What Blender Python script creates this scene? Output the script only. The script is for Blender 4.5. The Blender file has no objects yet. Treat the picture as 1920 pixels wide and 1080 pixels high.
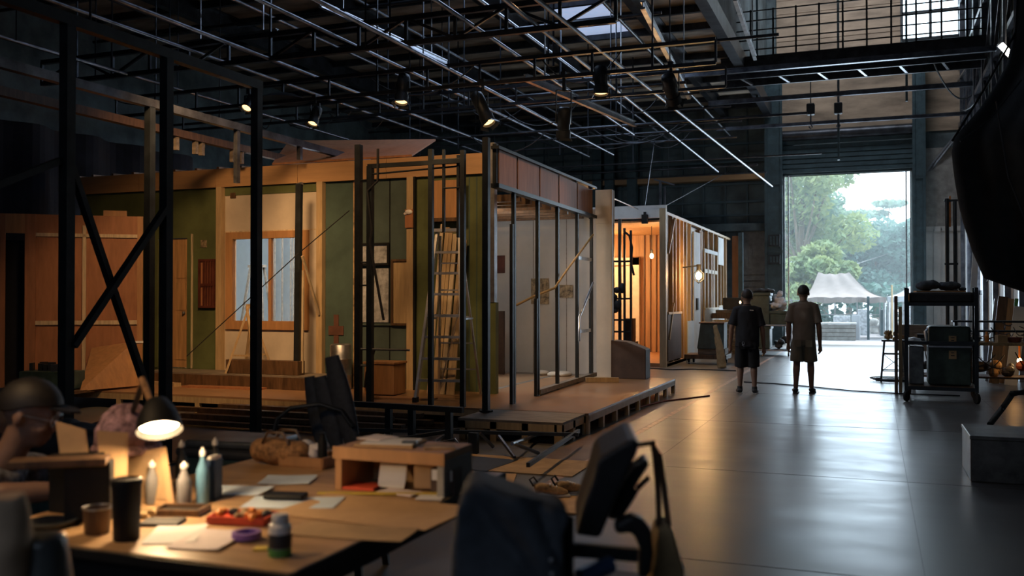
import bpy, bmesh, math, random
from mathutils import Vector, Matrix, Euler, noise

SC = bpy.context.scene
C = SC.collection
PI = math.pi
random.seed(7)

# ------------------------------------------------------------------ camera
F_PX = 1750.0                      # focal length in pixels of a 1920 px wide frame
CAM = Vector((0.0, 0.0, 1.5))
CAM_ROT = Euler((math.radians(90 + 0.655), 0.0, math.radians(21.2)), 'XYZ')
cam_data = bpy.data.cameras.new('camera')
cam_data.sensor_width = 36.0
cam_data.lens = F_PX / 1920.0 * 36.0
cam_data.clip_end = 400
cam_data.dof.use_dof = True
cam_data.dof.focus_distance = 13.0
cam_data.dof.aperture_fstop = 1.9
cam = bpy.data.objects.new('camera', cam_data)
cam.location = CAM
cam.rotation_euler = CAM_ROT
C.objects.link(cam)
SC.camera = cam

# ------------------------------------------------------------------ view, world, sun, large lights
SC.view_settings.view_transform = 'Standard'
SC.view_settings.look = 'None'
SC.view_settings.gamma = 1.0
SC.view_settings.use_curve_mapping = False
SC.view_settings.exposure = 0.0
SC.cycles.use_denoising = True
SC.cycles.max_bounces = 7
SC.cycles.diffuse_bounces = 4
SC.cycles.glossy_bounces = 4
SC.cycles.transmission_bounces = 6
SC.cycles.transparent_max_bounces = 12
SC.cycles.caustics_reflective = False
SC.cycles.caustics_refractive = False
SC.cycles.sample_clamp_indirect = 4.0

world = bpy.data.worlds.new('world')
SC.world = world
world.use_nodes = True
wn = world.node_tree
wn.nodes['Background'].inputs['Color'].default_value = (0.70, 0.88, 1.0, 1)
wn.nodes['Background'].inputs['Strength'].default_value = 5.2

def lamp(name, kind, loc, energy, color=(1, 1, 1), aim=None, **kw):
    d = bpy.data.lights.new(name, kind)
    d.energy = energy
    d.color = color
    for k, v in kw.items():
        setattr(d, k, v)
    o = bpy.data.objects.new(name, d)
    o.location = loc
    if aim is not None:
        o.rotation_euler = (Vector(aim) - Vector(loc)).to_track_quat('-Z', 'Y').to_euler()
    C.objects.link(o)
    return o

WARM = (1.0, 0.57, 0.25)
WARM2 = (1.0, 0.62, 0.30)
lamp('sun', 'SUN', (0, 60, 40), 3.0, (1.0, 0.93, 0.86), aim=(-4, 36, 0), angle=0.03)
# daylight portals: they emit nothing, they only tell the renderer where the sky comes in
p = lamp('door_portal', 'AREA', (-0.84, 32.35, 2.8), 1.0, aim=(-0.84, 0, 2.8), shape='RECTANGLE', size=3.9, size_y=5.5)
p.data.cycles.is_portal = True
p = lamp('window_portal', 'AREA', (1.7, 32.35, 11.0), 1.0, aim=(1.7, 0, 11.0), shape='RECTANGLE', size=1.7, size_y=2.4)
p.data.cycles.is_portal = True
# area light added in the open doorway to boost the daylight
lamp('doorway_fill', 'AREA', (-0.84, 31.5, 2.9), 340, (0.66, 0.83, 1.0), aim=(-0.84, 0, 1.2), shape='RECTANGLE', size=3.7, size_y=5.0)
# skylight in the roof over the grid
lamp('skylight_daylight', 'AREA', (-6.0, 17.0, 7.55), 200, (0.55, 0.72, 1.0), aim=(-6.0, 17.0, 0), shape='RECTANGLE', size=1.2, size_y=9.0)

# daylight from the roof lights of the high bay
lamp('high_bay_daylight', 'AREA', (-0.6, 28.0, 12.7), 260, (0.85, 0.9, 1.0), aim=(-0.6, 30.5, 8.0), shape='RECTANGLE', size=3.5, size_y=1.5)
# unseen lamps added out of frame to warm the set, table and floor
lamp('fill_flood', 'SPOT', (-4.8, 7.4, 5.4), 470, WARM, aim=(-6.0, 11.7, 2.3), spot_size=math.radians(66), spot_blend=.9, shadow_soft_size=.45)
lamp('fill_flood', 'SPOT', (-6.7, 8.0, 4.5), 760, WARM, aim=(-9.2, 11.6, .6), spot_size=math.radians(74), spot_blend=.9, shadow_soft_size=.4)
lamp('fill_flood', 'SPOT', (-1.2, 8.0, 5.4), 330, WARM2, aim=(-4.2, 12.2, 2.2), spot_size=math.radians(50), spot_blend=.9, shadow_soft_size=.35)
lamp('table_fill', 'SPOT', (-3.1, 1.6, 2.7), 80, WARM2, aim=(-1.95, 2.9, .75), spot_size=math.radians(88), spot_blend=.9, shadow_soft_size=.12)  # unseen spot added overhead to light the table and riser
lamp('fill_spot', 'SPOT', (-4.3, 9.3, 4.9), 260, WARM2, aim=(-5.45, 11.4, .9), spot_size=math.radians(22), spot_blend=.7, shadow_soft_size=.08)  # unseen spot added to brighten the leaning planks
lamp('fill_spot', 'SPOT', (-4.2, 11.0, 5.6), 420, WARM, aim=(-2.7, 10.6, 0), spot_size=math.radians(48), spot_blend=.9, shadow_soft_size=.1)  # unseen spot added for warm spill on the floor
lamp('fill_spot', 'SPOT', (-3.6, 7.2, 5.3), 300, WARM2, aim=(-2.3, 7.7, 0), spot_size=math.radians(50), spot_blend=.9, shadow_soft_size=.1)  # unseen spot added for a warm pool on the nearer floor
# weak fill light added behind the camera
lamp('rear_fill', 'AREA', (-1.5, -4.6, 4.2), 30, (0.74, 0.84, 1.0), aim=(-1.2, 6, 0.5), shape='RECTANGLE', size=5, size_y=2.2)
lamp('set_room_fill', 'POINT', (-5.5, 13.0, 2.6), 26, (1, .86, .7), shadow_soft_size=.15)  # unseen lamp added to brighten the off-white room

# ------------------------------------------------------------------ pixel helpers (1920 x 1080 frame -> points of the place)
_R = CAM_ROT.to_matrix()
def ray(px, py):
    return _R @ Vector(((px - 960) / F_PX, (540 - py) / F_PX, -1.0))
def gp(px, py, z=0.0):
    d = ray(px, py); return CAM + d * ((z - CAM.z) / d.z)
def yp(px, py, y):
    d = ray(px, py); return CAM + d * ((y - CAM.y) / d.y)
def xp(px, py, x):
    d = ray(px, py); return CAM + d * ((x - CAM.x) / d.x)
def dp(px, py, depth):
    return CAM + ray(px, py) * depth
V = Vector

# ------------------------------------------------------------------ materials
MATS = {}
def M(name, col, rough=0.6, metal=0.0, var=0.22, scale=5.0, stretch=(1, 1, 1), bump=0.0, col2=None, rvar=0.0, spec=0.5, trans=0.0, emit=None):
    m = bpy.data.materials.new(name); m.use_nodes = True
    nt = m.node_tree; b = nt.nodes['Principled BSDF']
    tc = nt.nodes.new('ShaderNodeTexCoord'); mp = nt.nodes.new('ShaderNodeMapping')
    mp.inputs['Scale'].default_value = stretch
    nz = nt.nodes.new('ShaderNodeTexNoise'); nz.inputs['Scale'].default_value = scale
    nz.inputs['Detail'].default_value = 6; nz.inputs['Roughness'].default_value = 0.62
    nt.links.new(tc.outputs['Object'], mp.inputs['Vector']); nt.links.new(mp.outputs['Vector'], nz.inputs['Vector'])
    rp = nt.nodes.new('ShaderNodeValToRGB')
    c2 = col2 or tuple(max(0, c * (1 - 1.6 * var)) for c in col)
    c1 = tuple(min(1, c * (1 + var)) for c in col) if col2 is None else col
    rp.color_ramp.elements[0].position = 0.32; rp.color_ramp.elements[1].position = 0.68
    rp.color_ramp.elements[0].color = (*c2, 1); rp.color_ramp.elements[1].color = (*c1, 1)
    nt.links.new(nz.outputs['Fac'], rp.inputs['Fac']); nt.links.new(rp.outputs['Color'], b.inputs['Base Color'])
    b.inputs['Roughness'].default_value = rough; b.inputs['Metallic'].default_value = metal
    b.inputs['Specular IOR Level'].default_value = spec
    if rvar:
        mr = nt.nodes.new('ShaderNodeMapRange')
        mr.inputs['To Min'].default_value = max(0.02, rough - rvar); mr.inputs['To Max'].default_value = min(1, rough + rvar)
        mr.inputs['From Min'].default_value = 0.3; mr.inputs['From Max'].default_value = 0.7
        nt.links.new(nz.outputs['Fac'], mr.inputs['Value']); nt.links.new(mr.outputs['Result'], b.inputs['Roughness'])
    if bump:
        bp = nt.nodes.new('ShaderNodeBump'); bp.inputs['Strength'].default_value = bump; bp.inputs['Distance'].default_value = 0.01
        nt.links.new(nz.outputs['Fac'], bp.inputs['Height']); nt.links.new(bp.outputs['Normal'], b.inputs['Normal'])
    if trans:
        b.inputs['Transmission Weight'].default_value = trans
    if emit:
        b.inputs['Emission Color'].default_value = (*emit[0], 1); b.inputs['Emission Strength'].default_value = emit[1]
    MATS[name] = m
    return m
def E(name, col, s):
    return M(name, col, 0.5, emit=(col, s))
def leaf_mat(name, c1, c2):
    m = M(name, c1, 0.6, col2=c2, scale=0.9)
    nt = m.node_tree; b = nt.nodes['Principled BSDF']; out = nt.nodes['Material Output']
    t = nt.nodes.new('ShaderNodeBsdfTranslucent'); mx = nt.nodes.new('ShaderNodeMixShader'); mx.inputs[0].default_value = 0.45
    nt.links.new(b.inputs['Base Color'].links[0].from_socket, t.inputs['Color'])
    nt.links.new(b.outputs[0], mx.inputs[1]); nt.links.new(t.outputs[0], mx.inputs[2]); nt.links.new(mx.outputs[0], out.inputs['Surface'])
    return m

M('concrete', (0.122, 0.120, 0.118), 0.33, var=0.12, scale=1.3, rvar=0.05, stretch=(1, 2.2, 1), spec=0.75)
M('ground', (0.32, 0.31, 0.33), 0.8, var=0.1, scale=0.6)
M('line_paint', (0.42, 0.28, 0.22), 0.4, var=0.35, scale=9)
M('wall_dark', (0.10, 0.135, 0.145), 0.7, var=0.4, scale=1.2)
M('wall_tan', (0.36, 0.27, 0.19), 0.75, var=0.3, scale=0.7, stretch=(1, 1, 4))
M('ceiling_tan', (0.36, 0.29, 0.22), 0.8, var=0.5, scale=0.5, stretch=(1, 3, 1))
M('black', (0.010, 0.011, 0.012), 0.6, spec=0.25)
M('black_metal', (0.022, 0.027, 0.032), 0.48, metal=0.4, var=0.3)
M('pipe_metal', (0.16, 0.17, 0.20), 0.35, metal=0.85, var=0.4, scale=3)
M('pipe_dark', (0.05, 0.055, 0.065), 0.4, metal=0.7, var=0.4, scale=3)
M('steel', (0.42, 0.43, 0.45), 0.32, metal=0.9, var=0.25)
M('alu', (0.55, 0.53, 0.50), 0.36, metal=0.85, var=0.2)
M('teal_metal', (0.05, 0.085, 0.10), 0.5, metal=0.3)
M('navy_cloth', (0.008, 0.010, 0.018), 0.95)
M('tarp', (0.012, 0.014, 0.013), 0.8, var=0.5, scale=4, bump=0.3)
M('pine', (0.46, 0.33, 0.18), 0.55, var=0.13, scale=4, stretch=(6, 6, 0.6))
M('pine_pale', (0.58, 0.46, 0.30), 0.6, var=0.18, scale=4, stretch=(6, 6, 0.6))
M('ply', (0.42, 0.22, 0.095), 0.6, var=0.12, scale=3, stretch=(5, 5, 0.7))
M('ply_red', (0.36, 0.155, 0.07), 0.6, var=0.14, scale=3, stretch=(4, 4, 0.7))
M('header', (0.46, 0.27, 0.13), 0.6, var=0.09, scale=2.2, stretch=(0.7, 4, 5))
M('wood_dark', (0.11, 0.06, 0.03), 0.5, var=0.35, scale=4, stretch=(5, 5, 0.7))
M('wood_grey', (0.20, 0.165, 0.13), 0.65, var=0.3, scale=4, stretch=(1, 5, 5))
M('deck', (0.33, 0.19, 0.10), 0.33, var=0.14, scale=3, rvar=0.05, stretch=(1, 5, 1))
M('olive', (0.105, 0.125, 0.045), 0.75, var=0.2, scale=1.5)
M('green_dark', (0.055, 0.095, 0.08), 0.75, var=0.2, scale=1.5)
M('green_grey', (0.075, 0.11, 0.10), 0.75, var=0.2, scale=1.5)
M('cream', (0.58, 0.50, 0.40), 0.8, var=0.1, scale=1.5)
M('white_wall', (0.50, 0.49, 0.48), 0.8, var=0.08, scale=1.2)
M('pale_blue', (0.55, 0.66, 0.74), 0.8, var=0.05)
M('white_paint', (0.72, 0.70, 0.66), 0.6, var=0.1)
M('red_wood', (0.10, 0.028, 0.018), 0.5, var=0.3)
M('orange_wood', (0.50, 0.28, 0.12), 0.55, var=0.2, scale=3, stretch=(7, 7, 0.5))
M('cross_paint', (0.11, 0.045, 0.03), 0.7)
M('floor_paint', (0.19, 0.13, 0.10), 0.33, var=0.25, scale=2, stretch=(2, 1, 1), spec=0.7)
M('brown_box', (0.060, 0.034, 0.025), 0.65, var=0.2)
M('glass', (0.95, 0.98, 1.0), 0.03, var=0.0, trans=1.0)
M('paper', (0.78, 0.77, 0.76), 0.8, var=0.05)
M('paper_pink', (0.75, 0.66, 0.66), 0.8, var=0.08)
M('paper_blue', (0.55, 0.66, 0.78), 0.8, var=0.06)
M('kraft', (0.52, 0.33, 0.17), 0.8, var=0.1)
M('cardboard', (0.42, 0.28, 0.15), 0.85, var=0.15)
M('table_top', (0.42, 0.26, 0.13), 0.42, var=0.2, scale=3, stretch=(0.7, 6, 6))
M('yellow', (0.70, 0.52, 0.08), 0.6)
M('orange', (0.85, 0.27, 0.04), 0.45)
M('red', (0.55, 0.07, 0.03), 0.5)
M('purple', (0.24, 0.13, 0.42), 0.5)
M('green_paint', (0.07, 0.25, 0.06), 0.5)
M('blue_plastic', (0.12, 0.28, 0.44), 0.3)
M('blue_deep', (0.02, 0.05, 0.12), 0.4)
M('clear_plastic', (0.75, 0.75, 0.78), 0.15, var=0.05, trans=0.7)
M('white_plastic', (0.75, 0.73, 0.70), 0.35, var=0.05)
M('charcoal', (0.03, 0.032, 0.036), 0.6)
M('chair_fabric', (0.028, 0.034, 0.045), 0.7, bump=0.2, scale=30)
M('leather', (0.018, 0.018, 0.02), 0.5, bump=0.2, scale=12, spec=0.3)
M('bag_cloth', (0.050, 0.060, 0.075), 0.75, bump=0.2, scale=20)
M('tote_cloth', (0.40, 0.28, 0.14), 0.9, var=0.2, scale=10)
M('pouch', (0.10, 0.105, 0.11), 0.6)
M('cream_cover', (0.55, 0.40, 0.27), 0.85)
M('canvas_tan', (0.48, 0.34, 0.17), 0.9, var=0.2, scale=8)
M('tent', (0.27, 0.235, 0.225), 0.8, var=0.06)
M('tent_white', (0.36, 0.38, 0.41), 0.8, var=0.04)
M('knit', (0.36, 0.22, 0.25), 0.95, var=0.5, scale=40)
M('wicker', (0.36, 0.19, 0.08), 0.8, var=0.4, scale=40)
M('skin', (0.24, 0.14, 0.10), 0.55, var=0.08)
M('hair', (0.012, 0.010, 0.010), 0.6)
M('shirt_black', (0.007, 0.010, 0.018), 0.85, var=0.2)
M('shirt_tan', (0.19, 0.165, 0.14), 0.9, var=0.1)
M('shorts_black', (0.006, 0.008, 0.012), 0.9)
M('shorts_olive', (0.19, 0.17, 0.125), 0.9, var=0.1)
M('shirt_print', (0.16, 0.17, 0.20), 0.9, var=0.9, scale=28)
M('shoe', (0.03, 0.03, 0.032), 0.6)
M('sole', (0.45, 0.44, 0.42), 0.7)
M('crate_green', (0.035, 0.065, 0.06), 0.5, var=0.3)
M('crate_case', (0.05, 0.075, 0.06), 0.5, var=0.3)
M('cloth_white', (0.72, 0.69, 0.70), 0.9, var=0.15, scale=12)
M('box_steel', (0.14, 0.15, 0.15), 0.34, metal=0.5, var=0.4, scale=4)
M('rope', (0.45, 0.33, 0.17), 0.9)
M('cable', (0.02, 0.02, 0.022), 0.6)
M('cable_red', (0.20, 0.05, 0.03), 0.6)
M('poster', (0.24, 0.18, 0.11), 0.7, var=0.9, scale=14)
M('sketch', (0.45, 0.47, 0.50), 0.7, var=0.35, scale=9)
M('door_white', (0.78, 0.72, 0.60), 0.6, var=0.08)
M('rock', (0.45, 0.44, 0.43), 0.9, var=0.4, scale=2)
M('bark', (0.14, 0.10, 0.07), 0.9)
M('siding', (0.30, 0.29, 0.27), 0.7, var=0.2)
M('panel_white', (0.62, 0.62, 0.60), 0.7, var=0.12, scale=1.5)
M('clutter_tan', (0.42, 0.27, 0.13), 0.7, var=0.5, scale=8)
leaf_mat('leaf_light', (0.40, 0.44, 0.18), (0.15, 0.25, 0.13))
leaf_mat('leaf_mid', (0.26, 0.36, 0.24), (0.10, 0.20, 0.15))
leaf_mat('leaf_dark', (0.15, 0.27, 0.23), (0.07, 0.15, 0.14))
E('bulb_glow', (1.0, 0.66, 0.30), 40.0)
E('lamp_glow', (1.0, 0.74, 0.46), 14.0)
E('lens_glow', (1.0, 0.55, 0.22), 3.0)
E('tube_glow', (1.0, 0.95, 0.85), 12.0)
E('skylight_glow', (0.55, 0.68, 1.0), 0.6)

# ------------------------------------------------------------------ mesh builder
class MB:
    def __init__(s):
        s.v, s.f = [], []
    def add(s, vs, fs):
        n = len(s.v)
        s.v += [Vector(v) for v in vs]
        s.f += [[i + n for i in f] for f in fs]
        return s
    def box(s, c, sz, rot=None):
        h = Vector(sz) / 2; c = Vector(c)
        R = Euler(rot).to_matrix() if isinstance(rot, (tuple, list)) else (Euler((0, 0, rot)).to_matrix() if rot else Matrix.Identity(3))
        vs = [c + R @ Vector((x * h.x, y * h.y, z * h.z)) for z in (-1, 1) for y in (-1, 1) for x in (-1, 1)]
        return s.add(vs, [(0, 2, 3, 1), (4, 5, 7, 6), (0, 1, 5, 4), (2, 6, 7, 3), (0, 4, 6, 2), (1, 3, 7, 5)])
    def mm(s, a, b):
        a, b = Vector(a), Vector(b)
        return s.box((a + b) / 2, [abs(x) for x in (b - a)])
    def frame(s, p, q):
        d = (Vector(q) - Vector(p)).normalized()
        up = Vector((0, 0, 1)) if abs(d.z) < 0.95 else Vector((0, 1, 0))
        x = d.cross(up).normalized(); return d, x, x.cross(d).normalized()
    def bar(s, p, q, w, h=None):
        p, q = Vector(p), Vector(q); h = h or w
        d, x, y = s.frame(p, q)
        vs = [e + x * (a * w / 2) + y * (b * h / 2) for e in (p, q) for a, b in ((-1, -1), (1, -1), (1, 1), (-1, 1))]
        return s.add(vs, [(3, 2, 1, 0), (4, 5, 6, 7), (0, 1, 5, 4), (1, 2, 6, 5), (2, 3, 7, 6), (3, 0, 4, 7)])
    def tube(s, p, q, r, n=8, r2=None):
        return s.path([p, q], [r, r if r2 is None else r2], n)
    def path(s, pts, r, n=6, ell=1.0):
        pts = [Vector(p) for p in pts]; k = len(pts)
        rs = r if isinstance(r, (list, tuple)) else [r] * k
        vs = []; x = None
        for i, p in enumerate(pts):
            d = (pts[min(i + 1, k - 1)] - pts[max(i - 1, 0)]).normalized()
            if x is None:
                up = Vector((0, 0, 1)) if abs(d.z) < 0.95 else Vector((0, 1, 0))
                x = d.cross(up).normalized()
            else:
                x = (x - d * x.dot(d)).normalized()
            y = d.cross(x)
            for j in range(n):
                a = 2 * PI * j / n
                vs.append(p + x * (math.cos(a) * rs[i]) + y * (math.sin(a) * rs[i] * ell))
        fs = [(i * n + j, i * n + (j + 1) % n, (i + 1) * n + (j + 1) % n, (i + 1) * n + j) for i in range(k - 1) for j in range(n)]
        fs += [tuple(range(n))[::-1], tuple(range((k - 1) * n, k * n))]
        return s.add(vs, fs)
    def rings(s, rings, n=20):
        """rings: (centre, rx, ry) horizontal ellipses from bottom to top, capped"""
        vs = []
        for c, rx, ry in rings:
            c = Vector(c)
            vs += [c + Vector((math.cos(2 * PI * j / n) * rx, math.sin(2 * PI * j / n) * ry, 0)) for j in range(n)]
        k = len(rings)
        fs = [(i * n + j, i * n + (j + 1) % n, (i + 1) * n + (j + 1) % n, (i + 1) * n + j) for i in range(k - 1) for j in range(n)]
        fs += [tuple(range(n))[::-1], tuple(range((k - 1) * n, k * n))]
        return s.add(vs, fs)
    def lathe(s, prof, c=(0, 0, 0), n=20, mtx=None):
        """prof: (radius, height) list; open ends are capped when radius > 0"""
        c = Vector(c); vs = []
        for r, z in prof:
            for j in range(n):
                v = Vector((math.cos(2 * PI * j / n) * max(r, 1e-4), math.sin(2 * PI * j / n) * max(r, 1e-4), z))
                vs.append(c + (mtx @ v if mtx is not None else v))
        k = len(prof)
        fs = [(i * n + j, i * n + (j + 1) % n, (i + 1) * n + (j + 1) % n, (i + 1) * n + j) for i in range(k - 1) for j in range(n)]
        fs += [tuple(range(n))[::-1], tuple(range((k - 1) * n, k * n))]
        return s.add(vs, fs)
    def prism(s, pts, vec):
        n = len(pts); pts = [Vector(p) for p in pts]; vec = Vector(vec)
        fs = [tuple(range(n))[::-1], tuple(range(n, 2 * n))] + [(i, (i + 1) % n, n + (i + 1) % n, n + i) for i in range(n)]
        return s.add(pts + [p + vec for p in pts], fs)
    def ball(s, c, r, nu=14, nv=9, rot=None):
        r = Vector(r) if hasattr(r, '__len__') else Vector((r, r, r)); c = Vector(c)
        R = Euler(rot).to_matrix() if rot else Matrix.Identity(3)
        vs = [c + R @ Vector((0, 0, -r.z))]
        for i in range(1, nv):
            t = -PI / 2 + PI * i / nv
            vs += [c + R @ Vector((math.cos(t) * math.cos(2 * PI * j / nu) * r.x, math.cos(t) * math.sin(2 * PI * j / nu) * r.y, math.sin(t) * r.z)) for j in range(nu)]
        vs.append(c + R @ Vector((0, 0, r.z)))
        fs = [(0, 1 + (j + 1) % nu, 1 + j) for j in range(nu)]
        for i in range(nv - 2):
            fs += [(1 + i * nu + j, 1 + i * nu + (j + 1) % nu, 1 + (i + 1) * nu + (j + 1) % nu, 1 + (i + 1) * nu + j) for j in range(nu)]
        e = len(vs) - 1; b = 1 + (nv - 2) * nu
        fs += [(b + j, b + (j + 1) % nu, e) for j in range(nu)]
        return s.add(vs, fs)
    def sheet(s, fn, nu, nv, th=0.004, nrm=(0, 0, 1)):
        """a thin closed slab over the grid fn(u,v), u,v in 0..1"""
        nrm = Vector(nrm).normalized() * th
        top = [Vector(fn(i / nu, j / nv)) for j in range(nv + 1) for i in range(nu + 1)]
        bot = [p - nrm for p in top]; W = nu + 1; n = len(top)
        fs = []
        for j in range(nv):
            for i in range(nu):
                a = j * W + i
                fs.append((a, a + 1, a + W + 1, a + W)); fs.append((n + a, n + a + W, n + a + W + 1, n + a + 1))
        edge = [i for i in range(W)] + [j * W + nu for j in range(1, nv + 1)] + [nv * W + i for i in range(nu - 1, -1, -1)] + [j * W for j in range(nv - 1, 0, -1)]
        for k in range(len(edge)):
            a, b = edge[k], edge[(k + 1) % len(edge)]
            fs.append((b, a, n + a, n + b))
        return s.add(top + bot, fs)
    def xf(s, mtx):
        s.v = [mtx @ v for v in s.v]; return s
    def mesh(s, name, off=(0, 0, 0)):
        off = Vector(off)
        me = bpy.data.meshes.new(name)
        me.from_pydata([v - off for v in s.v], [], s.f)
        bm = bmesh.new(); bm.from_mesh(me)
        bmesh.ops.recalc_face_normals(bm, faces=bm.faces)
        bm.to_mesh(me); bm.free()
        return me
    def build(s, name, mat, parent=None, smooth=False, world=False, bevel=0.0, label=None):
        off = Vector((0, 0, 0))
        if world and parent is not None:
            r = parent
            while r.parent is not None: r = r.parent
            off = r.location
        me = s.mesh(name, off)
        me.materials.append(MATS[mat])
        if smooth: smooth_mesh(me)
        o = bpy.data.objects.new(name, me); C.objects.link(o)
        if parent is not None: o.parent = parent
        if bevel:
            b = o.modifiers.new('bevel', 'BEVEL'); b.width = bevel; b.segments = 2; b.limit_method = 'ANGLE'
        if label: o['label'] = label
        return o

def smooth_mesh(me, ang=0.9):
    me.polygons.foreach_set('use_smooth', [True] * len(me.polygons))
    try: me.set_sharp_from_angle(angle=ang)
    except Exception: pass

def remesh(mb, vox, it=5, disp=0.0, dsc=8.0):
    tmp = bpy.data.objects.new('tmp', mb.mesh('tmp')); C.objects.link(tmp)
    r = tmp.modifiers.new('r', 'REMESH'); r.mode = 'VOXEL'; r.voxel_size = vox
    if it:
        q = tmp.modifiers.new('s', 'SMOOTH'); q.factor = 0.5; q.iterations = it
    dg = bpy.context.evaluated_depsgraph_get()
    me = bpy.data.meshes.new_from_object(tmp.evaluated_get(dg))
    bpy.data.objects.remove(tmp)
    out = MB(); out.v = [v.co.copy() for v in me.vertices]; out.f = [list(p.vertices) for p in me.polygons]
    if disp:
        ns = [v.normal.copy() for v in me.vertices]
        out.v = [v + n * (disp * noise.noise(v * dsc)) for v, n in zip(out.v, ns)]
    bpy.data.meshes.remove(me)
    return out

def tag(o, label=None, cat=None, group=None, kind=None):
    if label: o['label'] = label
    if cat: o['category'] = cat
    if group: o['group'] = group
    if kind: o['kind'] = kind
    return o
def thing(name, label, cat, loc=(0, 0, 0), rz=0.0, group=None):
    o = bpy.data.objects.new(name, None); C.objects.link(o)
    o.empty_display_size = 0.1
    o.location = loc; o.rotation_euler = (0, 0, rz)
    return tag(o, label, cat, group)
def solo(mb, name, mat, label, cat, group=None, smooth=False, bevel=0.0, kind=None):
    """a thing that is one mesh, given in world coordinates"""
    xs = [v.x for v in mb.v]; ys = [v.y for v in mb.v]; zs = [v.z for v in mb.v]
    off = Vector(((min(xs) + max(xs)) / 2, (min(ys) + max(ys)) / 2, min(zs)))
    mb.v = [v - off for v in mb.v]
    o = mb.build(name, mat, None, smooth, bevel=bevel); o.location = off
    return tag(o, label, cat, group, kind)
def struct(mb, name, mat, parent=None):
    o = mb.build(name, mat, parent)
    if parent is None: o['kind'] = 'structure'
    return o
def kids(o):
    return [c for c in bpy.data.objects if c.parent == o]
def dup(root, loc, rz=0.0, label=None, group=None):
    r = root.copy(); C.objects.link(r); r.location = loc; r.rotation_euler = (0, 0, rz)
    if label: r['label'] = label
    if group: r['group'] = group
    for ch in kids(root):
        c = ch.copy(); C.objects.link(c); c.parent = r
        for g in kids(ch):
            d = g.copy(); C.objects.link(d); d.parent = c
    return r
def rnd(a, b): return random.uniform(a, b)
def bez(p0, p1, sag, n=12):
    p0, p1 = Vector(p0), Vector(p1)
    return [p0.lerp(p1, t / n) - Vector((0, 0, sag * 4 * (t / n) * (1 - t / n))) for t in range(n + 1)]
# ================================================================== the hall
YB = 32.0                 # inner face of the end wall with the big door
XR = 2.6                  # inner face of the right wall
XL = -17.0
ZC, ZH = 7.9, 13.0        # low roof over the set, high bay along the right
XE = -3.3                 # edge between the two
DX0, DX1, DZ = -2.78, 1.12, 5.55

struct(MB().mm((XL - .3, -5, -.2), (XR + .3, YB + .25, 0)), 'floor', 'concrete')
g = struct(MB().mm((-60, YB + .25, -.25), (60, 120, -.03)), 'ground', 'ground')
w = MB()
w.mm((XL, YB, 0), (DX0, YB + .25, 12.9)).mm((DX0, YB, DZ), (DX1, YB + .25, 9.7)).mm((DX1, YB, 0), (XR + .3, YB + .25, 9.7))
WX0, WX1, WZ0, WZ1 = .86, 2.52, 9.7, 12.3
w.mm((DX0, YB, 9.7), (WX0, YB + .25, 13)).mm((WX1, YB, 9.7), (XR + .3, YB + .25, 13)).mm((WX0, YB, WZ1), (WX1, YB + .25, 13))
struct(w, 'wall_back', 'wall_dark')
struct(MB().mm((DX0 - .2, YB - .05, 6.75), (XR, YB, 8.75)), 'wall_back_plaster', 'wall_tan')
q = MB().mm((DX0 - .2, YB - .05, 8.9), (WX0 - .05, YB, 12.95))
for k in range(9): q.mm((DX0 - .2, YB - .075, 9.1 + k * .45), (WX0 - .05, YB - .05, 9.13 + k * .45))
struct(q, 'wall_back_masonry', 'wall_tan')
struct(MB().mm((XR, -5, 0), (XR + .3, YB, 13)), 'wall_right', 'wall_dark')
struct(MB().mm((XL - .3, -5, 0), (XL, YB, ZC)), 'wall_left', 'wall_dark')
struct(MB().mm((XL - .3, -5.2, 0), (XR + .3, -5, 13)), 'wall_front', 'wall_dark')
c = MB().mm((XL - .3, -5.2, ZC), (XE, YB, ZC + .15))
struct(c, 'ceiling', 'ceiling_tan')
struct(MB().mm((XE, -5.2, ZH), (XR + .3, YB + .25, ZH + .15)).mm((XE - .15, -5.2, ZC), (XE, YB, ZH)), 'ceiling_high_bay', 'wall_dark')

# roof purlins across the low roof, and girders along it
for i in range(18):
    y = 8.2 + i * 1.35
    o = struct(MB().mm((XL, y - .05, ZC - .16), (XE, y + .05, ZC)), 'trim_%d' % (i + 1), 'pipe_dark')
for i, x in enumerate((-4.6, -7.4, -10.4, -13.6)):
    struct(MB().mm((x - .09, -4.9, ZC - .42), (x + .09, YB, ZC - .36)).mm((x - .015, -4.9, ZC - .36), (x + .015, YB, ZC - .03)).mm((x - .09, -4.9, ZC - .03), (x + .09, YB, ZC)), 'trim_%d' % (i + 30), 'pipe_dark')
struct(MB().mm((XE - .02, -4.9, ZC - .45), (XE + .22, YB, ZC - .05)), 'trim_40', 'pipe_dark')
# skylight panes set in the low roof
sk = MB()
for i in range(7): sk.mm((-6.6, 12.6 + i * 1.35, ZC - .03), (-5.4, 13.6 + i * 1.35, ZC - .005))
struct(sk, 'window_3', 'skylight_glow')

# high window in the end wall
wf = MB()
for x in (WX0, (WX0 + WX1) / 2, WX1): wf.mm((x - .04, YB - .02, WZ0), (x + .04, YB + .2, WZ1))
for z in (WZ0, 10.55, 11.4, WZ1): wf.mm((WX0, YB - .02, z - .035), (WX1, YB + .2, z + .035))
wo = struct(wf, 'window_1', 'black_metal')
MB().mm((WX0, YB + .1, WZ0), (WX1, YB + .106, WZ1)).build('window_pane', 'glass', wo)
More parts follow.
